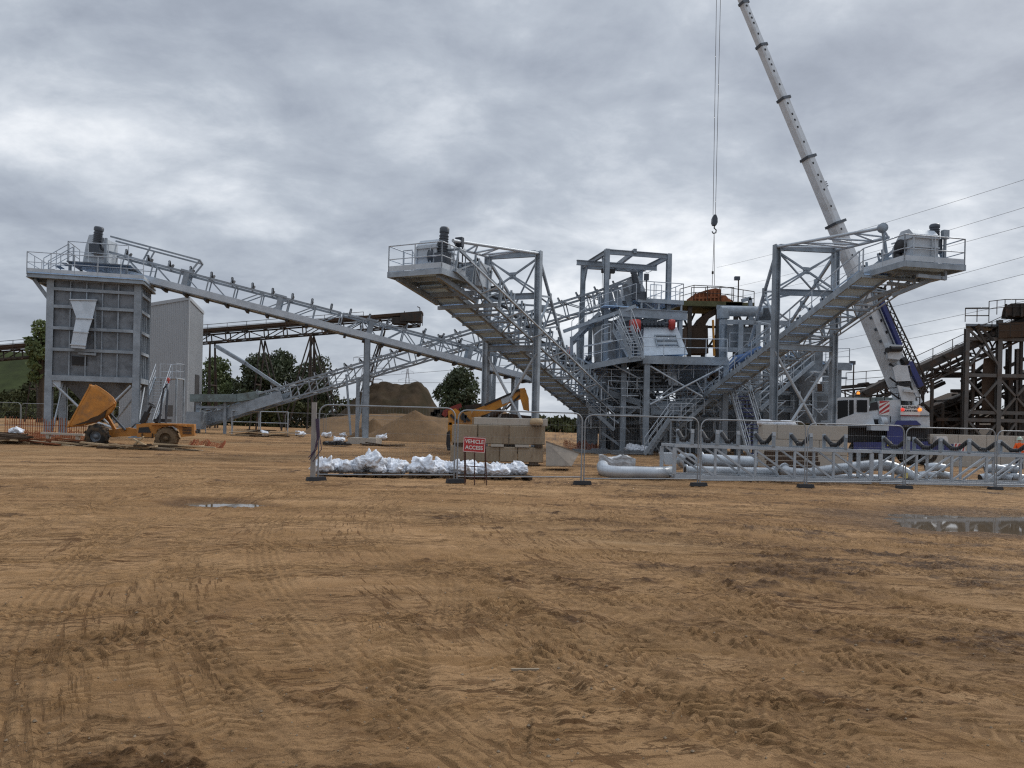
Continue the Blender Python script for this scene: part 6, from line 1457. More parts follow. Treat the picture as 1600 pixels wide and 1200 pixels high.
mb = MB(); mb.prism([P(a, b, D3 - .09) for a, b in ((113, 665), (137, 657), (142, 653), (158, 648), (166, 640), (163, 651), (150, 659))], V((0, .05, 0))); mb.build('skip_underside', M['rust'], du)
mb = MB(); blk(mb, [(168, 684), (170, 672), (200, 668), (216, 671), (216, 681), (190, 682)], D3 + .55, .7); mb.tube(P(158, 684, D3 + .2), P(158, 684, D3 + 1.6), .1, 8); mb.tube(P(262, 684, D3 + .2), P(262, 684, D3 + 1.6), .1, 8); mb.bar(P(180, 672, D3 + .8), P(166, 648, D3 + .8), .12); mb.build('front_frame', M['dumper'], du)
mb = MB(); blk(mb, [(214, 683), (213, 663), (230, 661), (303, 663), (304, 681), (283, 683), (279, 671), (270, 666), (254, 667), (245, 673), (243, 683)], D3 - .05, 1.75); mb.build('rear_body', M['dumper'], du)
mb = MB(); blk(mb, [(236, 664), (250, 661), (290, 664), (292, 667), (272, 664), (252, 664)], D3 - .25, .3); mb.build('mudguard', M['dumper'], du)
mb = MB(); mb.tube(P(222, 662, D3 + .8), P(236, 635, D3 + .8), .06, 8); mb.bar(P(222, 662, D3 + .8), P(231, 644, D3 + .8), .18, .2); mb.lathe(P(237, 633, D3 + .8), P(243, 629, D3 + .8) - P(237, 637, D3 + .8), [(.17, -.02), (.2, 0), (.17, .02), (.15, 0), (.17, -.02)], 18); mb.bar(P(233, 630, D3 + .8), P(241, 637, D3 + .8), .04); mb.build('steering_column', M['dark'], du)
mb = MB(); mb.box(P(254, 657, D3 + .8), .55, .55, .14); mb.box(P(264, 642, D3 + .8), .12, .5, .5); mb.bar(P(243, 662, D3 + .8), P(251, 647, D3 + .8), .1); mb.build('seat', M['dark'], du)
mb = MB()
for dy in (.35, 1.2): mb.path([P(249, 661, D3 + dy), P(253, 622, D3 + dy), P(256, 607, D3 + dy), P(261, 601, D3 + dy), P(262, 612, D3 + dy), P(259, 661, D3 + dy)], .045, 8)
mb.tube(P(261, 601, D3 + .35), P(261, 601, D3 + 1.2), .045, 8); mb.build('roll_bar', M['motor'], du)
mb = MB()
for i in range(5): blk(mb, [(285, 667.5 + 2.4 * i), (299, 667.5 + 2.4 * i), (299, 668.7 + 2.4 * i), (285, 668.7 + 2.4 * i)], D3 - .075, .03)
blk(mb, [(216, 676), (217, 668), (232, 667), (236, 676)], D3 - .075, .03); mb.build('engine_vent', M['dark'], du)
mb = MB(); mb.tube(P(196, 672, D3 + .5), P(172, 646, D3 + .5), .05, 8); mb.tube(P(196, 672, D3 + 1.1), P(172, 646, D3 + 1.1), .05, 8); mb.path([P(206, 668, D3 + .6), P(212, 662, D3 + .5), P(222, 664, D3 + .6)], .03, 6); mb.bar(P(303, 674, D3 + .8), P(308, 675, D3 + .8), .12); mb.build('tilt_ram', M['motor'], du)
mb = MB(); mb.bar(P(222, 684, D3 - .1), P(238, 684, D3 - .1), .25, .04); mb.bar(P(222, 684, D3 - .1), P(222, 677, D3 - .1), .04); mb.bar(P(238, 684, D3 - .1), P(238, 677, D3 - .1), .04); mb.build('footstep', M['rust'], du)
mb = MB(); c = P(263, 599, D3 + .35); mb.tube(c, c + Z * .12, .04, 8); mb.lathe(c + Z * .1, Z, [(.07, 0), (.07, .1), (.03, .15), (0, .15)], 12); mb.build('beacon', M['red'], du)
# ---------------------------------------------------------------- site fence
FA, FB = G(494, 751.5), G(1555, 765.5); fdir = (FB - FA); PLN = fdir.length / 6; fdir.normalize(); fang = math.atan2(fdir.y, fdir.x)
PH = hy(632, 494, FA.y)
def fence_panel(name, label, L_, H_, group, mesh_step=.075, r=.0185):
    root = T(name, label, 'fence panel', (0, 0, 0), group); x0, x1 = .04, L_ - .04; rc = .22
    pts = [V((x0, 0, .06)), V((x0, 0, H_ - rc))] + [V((x0 + rc - rc * math.cos(a), 0, H_ - rc + rc * math.sin(a))) for a in (.4, .8, 1.2, 1.57)]
    pts += [V((x1 - rc + rc * math.sin(a), 0, H_ - rc + rc * math.cos(a))) for a in (0, .4, .8, 1.2)] + [V((x1, 0, H_ - rc)), V((x1, 0, .06))]
    mb = MB(); mb.path(pts, r, 8); mb.tube((x0, 0, .16), (x1, 0, .16), r * .95, 8); mb.build('frame', M['fencetube'], root)
    mb = MB(); n = int((x1 - x0) / mesh_step)
    for i in range(1, n): mb.tube((x0 + (x1 - x0) * i / n, 0, .16), (x0 + (x1 - x0) * i / n, 0, H_ - .02), .001, 3, cap=False)
    for z in (.5, .85, 1.2, 1.55): mb.tube((x0, 0, z), (x1, 0, z), .0022, 3, cap=False)
    mb.build('wire_mesh', M['fencetube'], root)
    return root
NEAR = ['fence panel at the open end, in front of the tallest bag heaps', 'fence panel in front of the concrete block stack and red sign', 'fence panel in front of the wrapped bundle and curved pipe',
        'fence panel before the left end of the long ground truss', 'fence panel before the pale block wall', 'fence panel before the gap between the two ground trusses', 'last fence panel at the right edge, before the man in orange']
pp = fence_panel('site_fence_panel', NEAR[0], PLN, PH, 'tubular fence panels across the site'); 
for i, lb in enumerate(NEAR):
    q = FA + fdir * PLN * i; q.z = gz(q.x)
    if i == 0: pp.location = q; pp.rotation_euler = (0, 0, fang)
    else: dup(pp, q, fang, lb)
FT = ['black fence foot under the open end of the fence', 'black fence foot between the bag heaps and the red sign', 'black fence foot on bare soil left of the long ground truss', 'black fence foot under the left end of the long ground truss', 'black fence foot in front of the pale block wall', 'black fence foot in front of the gap between the ground trusses', 'black fence foot nearest the right edge']
fm = None
for i, lb in enumerate(FT):
    q = FA + fdir * PLN * i; q.z = gz(q.x)
    if fm is None:
        mb = MB(); mb.hexa([V((-.24, -.1, .0)), V((.24, -.1, .0)), V((.24, .1, .0)), V((-.24, .1, .0)), V((-.22, -.08, .1)), V((.22, -.08, .1)), V((.22, .08, .1)), V((-.22, .08, .1))]); fm = one(mb, 'fence_foot', M['dark'], lb, 'fence foot', (0, 0, 0), 'black fence feet'); fm.location = q; fm.rotation_euler = (0, 0, fang + .35)
    else:
        o = fm.copy(); C.objects.link(o); o['label'] = lb; o.location = q; o.rotation_euler = (0, 0, fang + R.uniform(-.4, .4))
# grey board post at the fence end with cables over it
q = og(G(489, 752)); fp_ = T('end_post', 'grey weathered board post with purple cables looped over it at the open fence end', 'post', q)
mb = MB(); mb.box(q + V((-.02, .05, PH / 2 + .02)), .115, .05, PH + .06); mb.build('board', mat('grey board', (.27, .255, .24), .85, 0, .15, 3), fp_)
mb = MB()
for k in range(6):
    s = R.uniform(.03, .11); mb.path([q + V((s, -.02, PH - .35)), q + V((s + .04, -.05, PH * .6)), q + V((s + R.uniform(-.03, .1), -.05, PH * .42)), q + V((s - .1 + R.uniform(-.1, .05), -.05, PH * R.uniform(.25, .4)))], .011, 6)
mb.build('cable', M['purple'], fp_)
# fence panels far behind
BL = ['distant fence panel at the far left edge', 'distant fence panel left of the silo leg', 'distant fence panel seen under the silo behind the raised skip', 'distant fence panel seen behind the dumper', 'distant fence panel left of the trestle foot', 'distant fence panel behind the small sand heap', 'distant fence panel right of the low conveyor tail']
for i, (xx, d, lb) in enumerate(zip((-40, 32, 104, 176, 505, 575, 445), (58, 58, 58, 58, 63, 63, 64), BL)): dup(pp, GD(xx, d), 0, lb, 'tubular fence panels at the back of the site', (1, 1, 1))

# ---------------------------------------------------------------- vehicle access sign
sq = G(741, 757); sp = .0163 * sq.y / 19.3 * 1.0
sign = T('site_sign', 'red board sign reading VEHICLE ACCESS on a rusty frame by the fence', 'sign', sq)
k = sq.y / F; ex_ = V((math.cos(-.045), 0, math.sin(-.045))); ez_ = V((-ex_.z, 0, ex_.x))
def SG(x, y): return P(x, y, sq.y)
c = SG(741, 695); bw, bh = 34.5 * k, 23.5 * k
mb = MB(); mb.box(c, bw, .02, bh, ex_, V((0, 1, 0)), ez_); mb.build('board', M['signred'], sign)
mb = MB()
for s in (-1, 1): mb.box(c + ez_ * s * (bh / 2 - .012) - V((0, .012, 0)), bw - .03, .006, .012, ex_, V((0, 1, 0)), ez_); mb.box(c + ex_ * s * (bw / 2 - .012) - V((0, .012, 0)), .012, .006, bh - .01, ex_, V((0, 1, 0)), ez_)
write(mb, 'VEHICLE', c + ez_ * bh * .20 - V((0, .011, 0)), ex_, ez_, .135, V((0, -1, 0)), 0, .92); write(mb, 'ACCESS', c - ez_ * bh * .20 - V((0, .011, 0)), ex_, ez_, .135, V((0, -1, 0)), 0, .94); mb.build('lettering', M['signwhite'], sign)
mb = MB()
for x0, x1, y0 in ((725, 726.5, 686), (758, 760.5, 690), (741.5, 741.5, 706)):
    a = SG(x0, y0); b = SG(x1, 757); b.z = gz(b.x) - .02; mb.bar(a + V((0, .02, 0)), b + V((0, .02, 0)), .026, .026)
for a, b in (((724.5, 682.5), (758, 686.5)), ((726, 728), (760, 730)), ((734, 746), (760, 746))): mb.bar(SG(*a) + V((0, .02, 0)), SG(*b) + V((0, .02, 0)), .024, .024)
for x1 in (727, 758): a = SG(x1, 690) + V((0, .03, 0)); b = og(a) + V((0, .55, 0)); mb.bar(a, b, .022)
mb.build('frame', M['brownpaint'], sign)

# ---------------------------------------------------------------- heaps of white bags on pallets
import bmesh
def bagmesh(seed, m):
    bm = bmesh.new(); bmesh.ops.create_icosphere(bm, subdivisions=4, radius=1); rg = random.Random(seed)
    co = np.array([v.co[:] for v in bm.verts]); o = rg.uniform(0, 90)
    n1 = fbm(co[:, 0] * 1.3 + o + co[:, 2], co[:, 1] * 1.3 + o, 2) - .5
    rd = np.abs(fbm(co[:, 0] * 1.7 + o * 2, co[:, 1] * 1.7 - co[:, 2] * 1.3 + o, 3, .5) - .5) * 2; rd2 = np.abs(fbm(co[:, 2] * 2.3 + o, co[:, 0] * 2.2 + co[:, 1] * 1.6 + 3 * o, 3, .5) - .5) * 2
    r = 1 + n1 * .5 - (.28 - rd) * .42 - (.25 - rd2) * .34
    co = co * r[:, None] * np.array([.25, .20, .15])
    knot = math.radians(rg.uniform(0, 360)); kd = np.array([math.cos(knot) * .55, math.sin(knot) * .55, .75])
    t = np.clip((co / np.array([.25, .2, .15])) @ kd - .72, 0, 1); co = co + t[:, None] ** 1.2 * kd[None] * .52
    for v, q in zip(bm.verts, co): v.co = q
    me = bpy.data.meshes.new('bag'); bm.to_mesh(me); bm.free(); me.materials.append(m)
    me.polygons.foreach_set('use_smooth', [True] * len(me.polygons)); return me
bags = [bagmesh(i, M['bag']) for i in range(7)]; bagb = bagmesh(20, M['bagblue'])
PILES = [('leftmost heap behind the fence', 501, 560, 27, 11, 541), ('tallest heap behind the fence', 558, 636, 44, 22, 583), ('heap in the middle, with bag tops flying up', 641, 699, 35, 13, 656), ('heap right behind the red sign', 698, 759, 27, 13, 722), ('small rightmost heap', 767, 826, 24, 11, 810)]
pk = 21.0 / F
for nm, xa, xb, hpx, n, pkx in PILES:
    a, b = GD(xa + 6, 20.9 + (xa - 500) * .0035), GD(xb - 6, 20.9 + (xb - 500) * .0035); Wd = (b - a).length; hm = hpx * pk * .82; pf = (pkx - xa) / (xb - xa)
    for i in range(n):
        f = (i * .618) % 1; env = max(.22, 1 - abs(f - pf) / max(pf, 1 - pf) * .85)
        z = [0, 0, .5, .9][min(3, int(4 * ((i * .381) % 1)))] * (hm * env - .26) if i > n * .35 else 0
        z = max(0, z); q = lerp(a, b, f) + V((R.uniform(-.05, .05), R.uniform(-.28, .3) * (1 - z), 0))
        me_ = bagb if R.random() < .0 else R.choice(bags)
        o = bpy.data.objects.new('refuse_bag', me_); C.objects.link(o); o.location = q + Z * (.23 + z + R.uniform(-.02, .02)); s = R.uniform(.8, 1.12)
        o.rotation_euler = (R.uniform(-.5, .5), R.uniform(-.5, .5), R.uniform(0, 6.28)); o.scale = (s, s, s * R.uniform(.9, 1.2))
        blu = me_ is bagb
        tag(o, ('blue printed bag in the ' if blu else 'crumpled white plastic bag in the ') + nm, 'bag', ('blue bags, ' if blu else 'white bags, ') + nm)
pal = None
for i, (xa, lb) in enumerate(((535, 'dark timber pallet under the leftmost bag heap'), (598, 'dark timber pallet under the tallest bag heap'), (672, 'dark timber pallet under the middle bag heap'), (736, 'dark timber pallet under the bags behind the red sign'), (798, 'dark timber pallet under the small rightmost bag heap'))):
    if pal is None:
        pal = T('pallet', lb, 'pallet', (0, 0, 0), 'pallets under the bag heaps'); mb = MB()
        for j in range(7): mb.box((0, -.48 + .16 * j, .115), 1.1, .1, .022)
        mb.build('deck_board', M['timberdark'], pal); mb = MB()
        for xx in (-.5, 0, .5): mb.box((xx, 0, .05), .1, 1.0, .1)
        mb.build('bearer', M['timberdark'], pal); pal.location = GD(xa, 20.9 + (xa - 500) * .0035); pal.rotation_euler = (0, 0, .2)
    else: dup(pal, GD(xa, 20.9 + (xa - 500) * .0035), R.uniform(0, .4), lb)

# ---------------------------------------------------------------- concrete block stack
DB = 29.2
def bev_block(mb, a, b, dep, bv=.03, mi=0):
    x0, z0, x1, z1 = a.x, a.z, b.x, b.z; y0 = a.y
    def rg(x0, x1, z0, z1, y): return [V((x0, y, z0)), V((x1, y, z0)), V((x1, y, z1)), V((x0, y, z1))]
    loft(mb, [rg(x0 + bv, x1 - bv, z0 + bv, z1 - bv, y0), rg(x0, x1, z0, z1, y0 + bv), rg(x0, x1, z0, z1, y0 + dep - bv), rg(x0 + bv, x1 - bv, z0 + bv, z1 - bv, y0 + dep)], mi)
g0 = og(P(706, 727, DB)).z + .09
zA, zB, zC, zD = g0, P(780, 698, DB).z, P(780, 694, DB).z, P(780, 664.5, DB).z
LBk = [('stained concrete block, left end of the bottom course of the stack', 703.5, 742, zA, zB), ('stained concrete block, second of the bottom course of the stack', 742, 781, zA, zB), ('concrete block with dark streaks, third of the bottom course', 781, 809, zA, zB), ('concrete block, right end of the bottom course of the stack', 809, 850, zA, zB),
       ('weathered concrete block, left end of the top course', 706, 746, zC, zD), ('stained concrete block in the middle of the top course', 746, 795, zC, zD), ('weathered concrete block with a dark drip, right end of the top course', 795, 852, zC, zD)]
for i, (lb, xa, xb, za, zb) in enumerate(LBk):
    a, b = P(xa, 690, DB), P(xb, 690, DB); a.z, b.z = za, zb; a.x += .01; b.x -= .01; a.y = DB + R.uniform(0, .05); mb = MB(); bev_block(mb, a, b, 1.1)
    mb.bar(V(((a.x * .3 + b.x * .7), a.y + .5, zb)), V(((a.x * .3 + b.x * .7) + .2, a.y + .5, zb)), .04); one(mb, 'concrete_block', M['conc'], lb, 'concrete block', (a.x, a.y, za), 'stacked concrete blocks')
for lb, xa, xb, mk in (('pale spacer in the gap of the block stack, left one', 767, 787, 'concpale'), ('pale spacer in the gap of the block stack, right one', 805, 827, 'concpale'), ('dark timber spacer at the left of the block stack gap', 712, 728, 'timberdark'), ('dark timber spacer at the right end of the block stack gap', 836, 848, 'timberdark')):
    a, b = P(xa, 696, DB - .04), P(xb, 696, DB - .04); mb = MB(); mb.box(V(((a.x + b.x) / 2, DB + .35, (zB + zC) / 2)), b.x - a.x, .8, zC - zB); one(mb, 'spacer', M[mk], lb, 'spacer', ((a.x + b.x) / 2, DB, zB))
mb = MB(); a, b = P(715, 690, DB), P(835, 690, DB)
for x_ in (a.x, b.x): mb.box(V((x_, DB + .5, g0 - .05)), .35, 1.0, .1)
one(mb, 'bearer_timber', M['timberdark'], 'dark timber bearers under the concrete block stack', 'timber', (a.x, DB, g0 - .1))
a, b = P(740, 690, DB + .1), P(855, 690, DB + .1); a.z, b.z = zD, P(790, 653, DB).z; mb = MB(); bev_block(mb, a, b, 1.0, .02)
for f in (.32, .62, .8): mb.bar(V((lerp(a.x, b.x, f), DB + .1 - .004, a.z + .02)), V((lerp(a.x, b.x, f), DB + .1 - .004, b.z - .02)), .012, .01)
one(mb, 'concrete_slab', M['concpale'], 'long pale concrete slab lying on top of the block stack', 'slab', (a.x, DB, zD))
mb = MB(); mb.lathe(P(838, 664, DB - .0) + V((0, .0, 0)), Z, [(.0, 0), (.24, 0), (.25, .14), (.2, .25), (0, .26)], 14); one(mb, 'brown_sack', M['timber'], 'brown sack slumped against the right end of the pale slab', 'sack', P(838, 664, DB))
# folded steel chute beside it
mb = MB(); d = 27.6
q = [P(853, 690, d), P(905, 708, d), P(893, 729, d - .5), P(853, 729, d - .5)]; th = V((.02, .05, .02))
mb.hexa([p for p in q] + [p + th for p in q]); q2 = [P(853, 729, d - .52), P(893, 729, d - .52), P(897, 722, d + .9), P(855, 722, d + .9)]; mb.hexa(q2 + [p + V((0, 0, .03)) for p in q2])
mb.bar(q[0], q[1], .05, .05); one(mb, 'steel_chute', mat('bare steel sheet', (.20, .165, .13), .4, .4, .2, 2, dirt=(.12, .085, .06), dirt_amt=.6), 'open folded sheet steel chute lying beside the block stack', 'chute', og(q2[0]))

# ---------------------------------------------------------------- conveyor sections lying on the ground
def ground_truss(label, x0, x1, d0, d1, yt, nb, idl, diag, flip):
    a, b = G(x0, yt), G(x1, yt + 7); a = GD(x0, d0); b = GD(x1, d1); a.z += .12; b.z += .12; u = (b - a).normalized(); nn = V((-u.y, u.x, 0)); L_ = (b - a).length; W_ = 1.15; H_ = .96
    root = T('ground_truss', label, 'conveyor section', og(a)); mb = MB(); st = L_ / nb
    def q(s, t, k): return a + u * s + nn * t + Z * k
    for t in (0, W_):
        mb.bar(q(0, t, 0), q(L_, t, 0), .09, .13); mb.bar(q(0, t, H_), q(L_, t, H_), .09, .10)
        for i in range(nb + 1): mb.bar(q(i * st, t, .08), q(i * st, t, H_ - .06), .11 if i in (0, nb) else .07, .07)
    for i in range(nb + 1):
        for k in (0, H_): mb.bar(q(i * st, 0.05, k), q(i * st, W_ - .05, k), .08, .08)
    mb.build('truss_frame', M['rail'], root); mb = MB()
    for i in range(nb):
        for t, o in ((0, 0), (W_, .12)):
            k0, k1 = (H_ - .06, .08) if (t == 0) != flip else ((H_ - .06, .08) if flip is None else (.08, H_ - .06))
            if diag == 1: k0, k1 = H_ - .06, .08
            else: k0, k1 = .08, H_ - .06
            mb.bar(q(i * st + o, t, k0), q((i + 1) * st - .05 + o, t, k1), .05, .06)
    mb.build('diagonal', M['rail'], root)
    for s in idl:
        mb = MB(); c = lambda t, k: q(s, W_ / 2 + t, H_ + .06 + k)
        mb.bar(c(-.62, 0), c(.62, 0), .12, .07)
        for g in (-1, 1):
            mb.tube(c(g * .2, .14), c(g * .56, .36), .07, 10, mi=1); mb.bar(c(g * .62, 0), c(g * .62, .42), .1, .05); mb.bar(c(g * .2, .02), c(g * .2, .14), .06, .05); mb.box(c(g * .63, .40), .09, .06, .12, u, nn, Z, 2)
        mb.tube(c(-.19, .11), c(.19, .11), .07, 10, mi=1); mb.build('idler', [M['galv'], M['dark'], M['galvlight']], root)
    return root
def sat(x, x0, x1, d0, d1):   # distance along section below sight column x
    a, b = GD(x0, d0), GD(x1, d1); best = min((abs(uv(0, 0)[0] * 0 + (lambda p: 800 + p.x / p.y * F)(lerp(a, b, f / 400)) - x), f / 400) for f in range(401)); return best[1] * (b - a).length
I1 = [sat(x, 1055, 1363, 23.6, 24.6) for x in (1083, 1122, 1154, 1210, 1268, 1322)]
I2 = [sat(x, 1377, 1700, 24.7, 26.0) for x in (1420, 1470, 1515, 1560, 1610, 1665)]
ground_truss('galvanised conveyor section with idlers resting on the soil, left one with struts leaning back', 1055, 1363, 23.6, 24.6, 750, 5, I1, 1, False)
ground_truss('galvanised conveyor section with idlers resting on the soil, right one running out of the picture', 1377, 1700, 24.7, 26.0, 757, 6, I2, -1, False)
mb = MB(); c = P(1416, 743, 24.4); mb.box(c, .11, .012, .17); one(mb, 'yellow_tag', mat('pale yellow card', (.55, .48, .16), .6, 0, .1, 4), 'small pale yellow tag hung on the right ground truss', 'tag', c)

# ---------------------------------------------------------------- pipes
def flange(mb, c, ax, r): mb.lathe(c, ax, [(r * .8, 0), (r * 1.3, 0), (r * 1.3, .05), (r * .8, .05)], 20)
def pipe(label, pts, r, fl=(True, True), m='pipe', open_=False, nm='steel_pipe'):
    pts = [V(p) for p in pts]; root = T(nm, label, 'pipe', og(pts[0]))
    cv = []
    for i in range(len(pts) - 1):                       # Catmull-Rom through the given points
        p0, p1, p2, p3 = pts[max(0, i - 1)], pts[i], pts[i + 1], pts[min(len(pts) - 1, i + 2)]
        for k in range(6):
            t = k / 6; cv.append(.5 * ((2 * p1) + (p2 - p0) * t + (2 * p0 - 5 * p1 + 4 * p2 - p3) * t * t + (3 * p1 - p0 - 3 * p2 + p3) * t ** 3))
    cv.append(pts[-1]); mb = MB(); mb.path(cv, r, 20, cap=False); 
    for p in (cv[0], cv[-1]): pass
    mb.build('pipe_wall', M[m], root)
    mb = MB(); mb.path(cv, r * .93, 16, cap=True); mb.build('bore', M['dark'], root)
    mb = MB()
    if fl[0]: flange(mb, cv[0], (cv[1] - cv[0]).normalized(), r)
    if fl[1]: flange(mb, cv[-1], (cv[-2] - cv[-1]).normalized(), r)
    if any(fl): mb.build('flange', M[m], root)
    return root
def PG(x, d, h): q = GD(x, d); q.z += h; return q
pipe('long curved silver pipe lying on the soil left of the ground truss', [PG(943, 24.1, .34), PG(946, 23.6, .25), PG(962, 23.4, .21), PG(990, 23.5, .21), PG(1020, 23.6, .21), PG(1040, 23.9, .22), PG(1049, 24.6, .22)], .19, (False, False))
pipe('short flanged pipe with its dark bore facing the camera, behind the ground truss', [PG(1079, 25.6, .52), PG(1070, 26.3, .52)], .21, (True, True))
pipe('straight silver pipe lying highest behind the left ground truss', [PG(1096, 26.2, .56), PG(1140, 26.2, .54), PG(1180, 26.3, .53)], .22, (True, True))
pipe('straight flanged pipe lying lowest behind the left ground truss', [PG(1072, 25.4, .22), PG(1130, 25.5, .22), PG(1212, 25.7, .24)], .17, (True, True))
pipe('long bent silver pipe arching behind the right end of the left ground truss', [PG(1224, 26.3, .34), PG(1235, 26.1, .24), PG(1262, 26.1, .22), PG(1310, 26.2, .40), PG(1370, 26.3, .58), PG(1392, 26.3, .55), PG(1412, 26.2, .40), PG(1436, 26.0, .14)], .19, (True, False))
pipe('slim grey pipe on the soil under the bent silver pipe', [PG(1295, 27.0, .12), PG(1340, 27.0, .12), PG(1396, 27.0, .12)], .11, (False, False))
for i, (xx, dd, h, an_) in enumerate(((1450, 27.5, .2, .4), (1472, 27.8, .2, -.3), (1462, 27.6, .5, .1), (1545, 27.4, .2, .5), (1566, 27.6, .2, -.5), (1585, 27.5, .24, .2), (1556, 27.5, .52, .0), (1577, 27.6, .54, .4))):
    c = PG(xx, dd, h); dv = V((math.cos(an_), .8 * math.sin(an_) - .4, 0)) * .3
    pipe('short silver pipe offcut in the ' + ('small group behind the middle of the right ground truss' if i < 3 else 'heap behind the right end of the right ground truss'), [c - dv, c + V((0, 0, .05)), c + dv], .15, (False, False), nm='pipe_offcut')['group'] = 'pipe offcuts left' if i < 3 else 'pipe offcuts right'
# wrapped bundle
wb = T('wrapped_bundle', 'bundle of parts in wrinkled clear wrap behind the curved pipe', 'bundle', PG(965, 25.2, 0)); bm_ = bmesh.new(); bmesh.ops.create_cube(bm_, size=1); bmesh.ops.subdivide_edges(bm_, edges=bm_.edges[:], cuts=9, use_grid_fill=True)
mb = MB(); c = PG(965, 25.2, .36); rg = random.Random(4)
vs = [c + V((v.co.x * 1.12 + rg.gauss(0, .012), v.co.y * .7 + rg.gauss(0, .012), v.co.z * .52 + rg.gauss(0, .016) + .05 * math.sin(v.co.x * 9))) for v in bm_.verts]; mb.add(vs, [tuple(v.index for v in f.verts) for f in bm_.faces]); bm_.free(); mb.build('wrapped_load', M['wrap'], wb)
mb = MB(); mb.box(PG(965, 25.2, .05), 1.1, .8, .1); mb.build('pallet_base', M['timberdark'], wb)
mb = MB(); a = PG(1041, 26, 0); mb.prism([P(1033, 708, 26), P(1053, 708, 26), P(1053, 726, 26), P(1040, 726, 26)], V((0, .5, 0))); one(mb, 'sheet_box', M['galvlight'], 'pale folded sheet metal box at the left end of the ground truss', 'metal box', og(P(1044, 720, 26)))

# ---------------------------------------------------------------- block walls at the right
def blockwall(label, xa, xb, ytop, d, rows, cols_, dep=.7, group=None):
    a, b = P(xa, 690, d), P(xb, 690, d); z0 = og(a).z - .1; z1 = P((xa + xb) / 2, ytop, d).z; root = T('block_wall', label, 'wall', og(a))
    for r_ in range(rows):
        k = cols_ if r_ % 2 == 0 else cols_
        for c_ in range(k):
            off = 0 if r_ % 2 else .5; f0, f1 = max(0, (c_ - (off if c_ else 0)) / k), min(1, (c_ + 1 - off) / k) if c_ < k - 1 else 1
            p, q = V((lerp(a.x, b.x, f0) + .008, d + R.uniform(0, .02), lerp(z0, z1, r_ / rows) + .006)), V((lerp(a.x, b.x, f1) - .008, d, lerp(z0, z1, (r_ + 1) / rows) - .006)); mb = MB(); bev_block(mb, p, q, dep, .018); mb.build('block', M['concpale'], root)
    return root
blockwall('sand coloured concrete block wall behind the left ground truss', 1192, 1325, 664, 35.5, 3, 3)
blockwall('low pale concrete block wall behind the right ground truss', 1453, 1720, 681, 44.5, 2, 6)
mb = MB(); q = og(P(1230, 700, 33)); a, b = P(1198, 722, 33), P(1282, 690, 33)
for i in range(5): mb.box(V((lerp(a.x, b.x, .5) + R.uniform(-.1, .1), 33 + R.uniform(0, .1), q.z + .1 + .2 * i)), b.x - a.x, .06, .17)
one(mb, 'timber_shutter', M['rust'], 'brown timber shutter boards leaning before the sand coloured block wall', 'boards', q)
mb = MB(); mb.lathe(P(1196, 664, 36), Z, [(0, 0), (.38, 0), (.4, .18), (.2, .26), (0, .26)], 14); mb.box(P(1204, 661, 36.2), .5, .4, .24); one(mb, 'white_sack', M['bag'], 'white sack lying on top of the sand coloured block wall, left end', 'sack', P(1198, 664, 36))
mb = MB(); mb.lathe(P(1228, 664, 36), Z, [(0, 0), (.5, 0), (.42, .14), (.2, .22), (0, .22)], 14); one(mb, 'white_sack', M['bag'], 'slumped white sack on the wall right beside the gantry column', 'sack', P(1228, 664, 36))
mb = MB(); mb.prism([P(a, b, 44.1) for a, b in ((1462, 692), (1464, 682), (1480, 682), (1482, 692))], V((0, .3, 0))); one(mb, 'white_box', M['signwhite'], 'pale white box set before the low block wall beside the crane', 'box', og(P(1470, 690, 44.1)))

# ---------------------------------------------------------------- man in orange
wd_ = 41.0; wp_ = GD(1594, wd_); H_ = 1.76
mn = T('person', 'man in an orange hi-vis jacket and pale helmet at the right edge, seen from behind', 'person', wp_)
def skin_body(name, joints, edges, mats_, parent, matf=None):
    me_ = bpy.data.meshes.new(name); me_.from_pydata([j[0] for j in joints], edges, []); o = bpy.data.objects.new(name, me_); C.objects.link(o); o.parent = parent
    sk = o.modifiers.new('skin', 'SKIN'); o.modifiers.new('sub', 'SUBSURF').levels = 2
    for i, j in enumerate(joints): me_.skin_vertices[0].data[i].radius = j[1]
    me_.skin_vertices[0].data[0].use_root = True
    dg = bpy.context.evaluated_depsgraph_get(); dg.update(); m2 = bpy.data.meshes.new_from_object(o.evaluated_get(dg)); o.modifiers.clear(); o.data = m2
    m2.materials.clear()
    for m_ in mats_: m2.materials.append(m_)
    for p in m2.polygons:
        p.use_smooth = True
        if matf: p.material_index = matf(p.center)
    return o
J = [((0, 0, .95), (.16, .11)), ((0, 0, 1.12), (.15, .105)), ((0, 0, 1.32), (.19, .12)), ((0, 0, 1.45), (.12, .08)), ((0, .01, 1.53), (.055, .055)), ((0, .01, 1.62), (.075, .09)), ((0, .01, 1.71), (.07, .08)),
     ((-.2, 0, 1.42), (.07, .07)), ((-.29, .02, 1.14), (.052, .052)), ((-.27, .16, .95), (.04, .04)), ((-.25, .22, .88), (.03, .04)), ((.2, 0, 1.42), (.07, .07)), ((.29, .02, 1.14), (.052, .052)), ((.27, .14, .93), (.04, .04)), ((.25, .2, .86), (.03, .04)),
     ((-.1, 0, .86), (.095, .1)), ((-.12, .02, .48), (.07, .075)), ((-.12, 0, .1), (.05, .055)), ((-.13, .16, .05), (.045, .04)), ((.1, 0, .86), (.095, .1)), ((.12, .01, .48), (.07, .075)), ((.13, -.02, .1), (.05, .055)), ((.14, .14, .05), (.045, .04))]
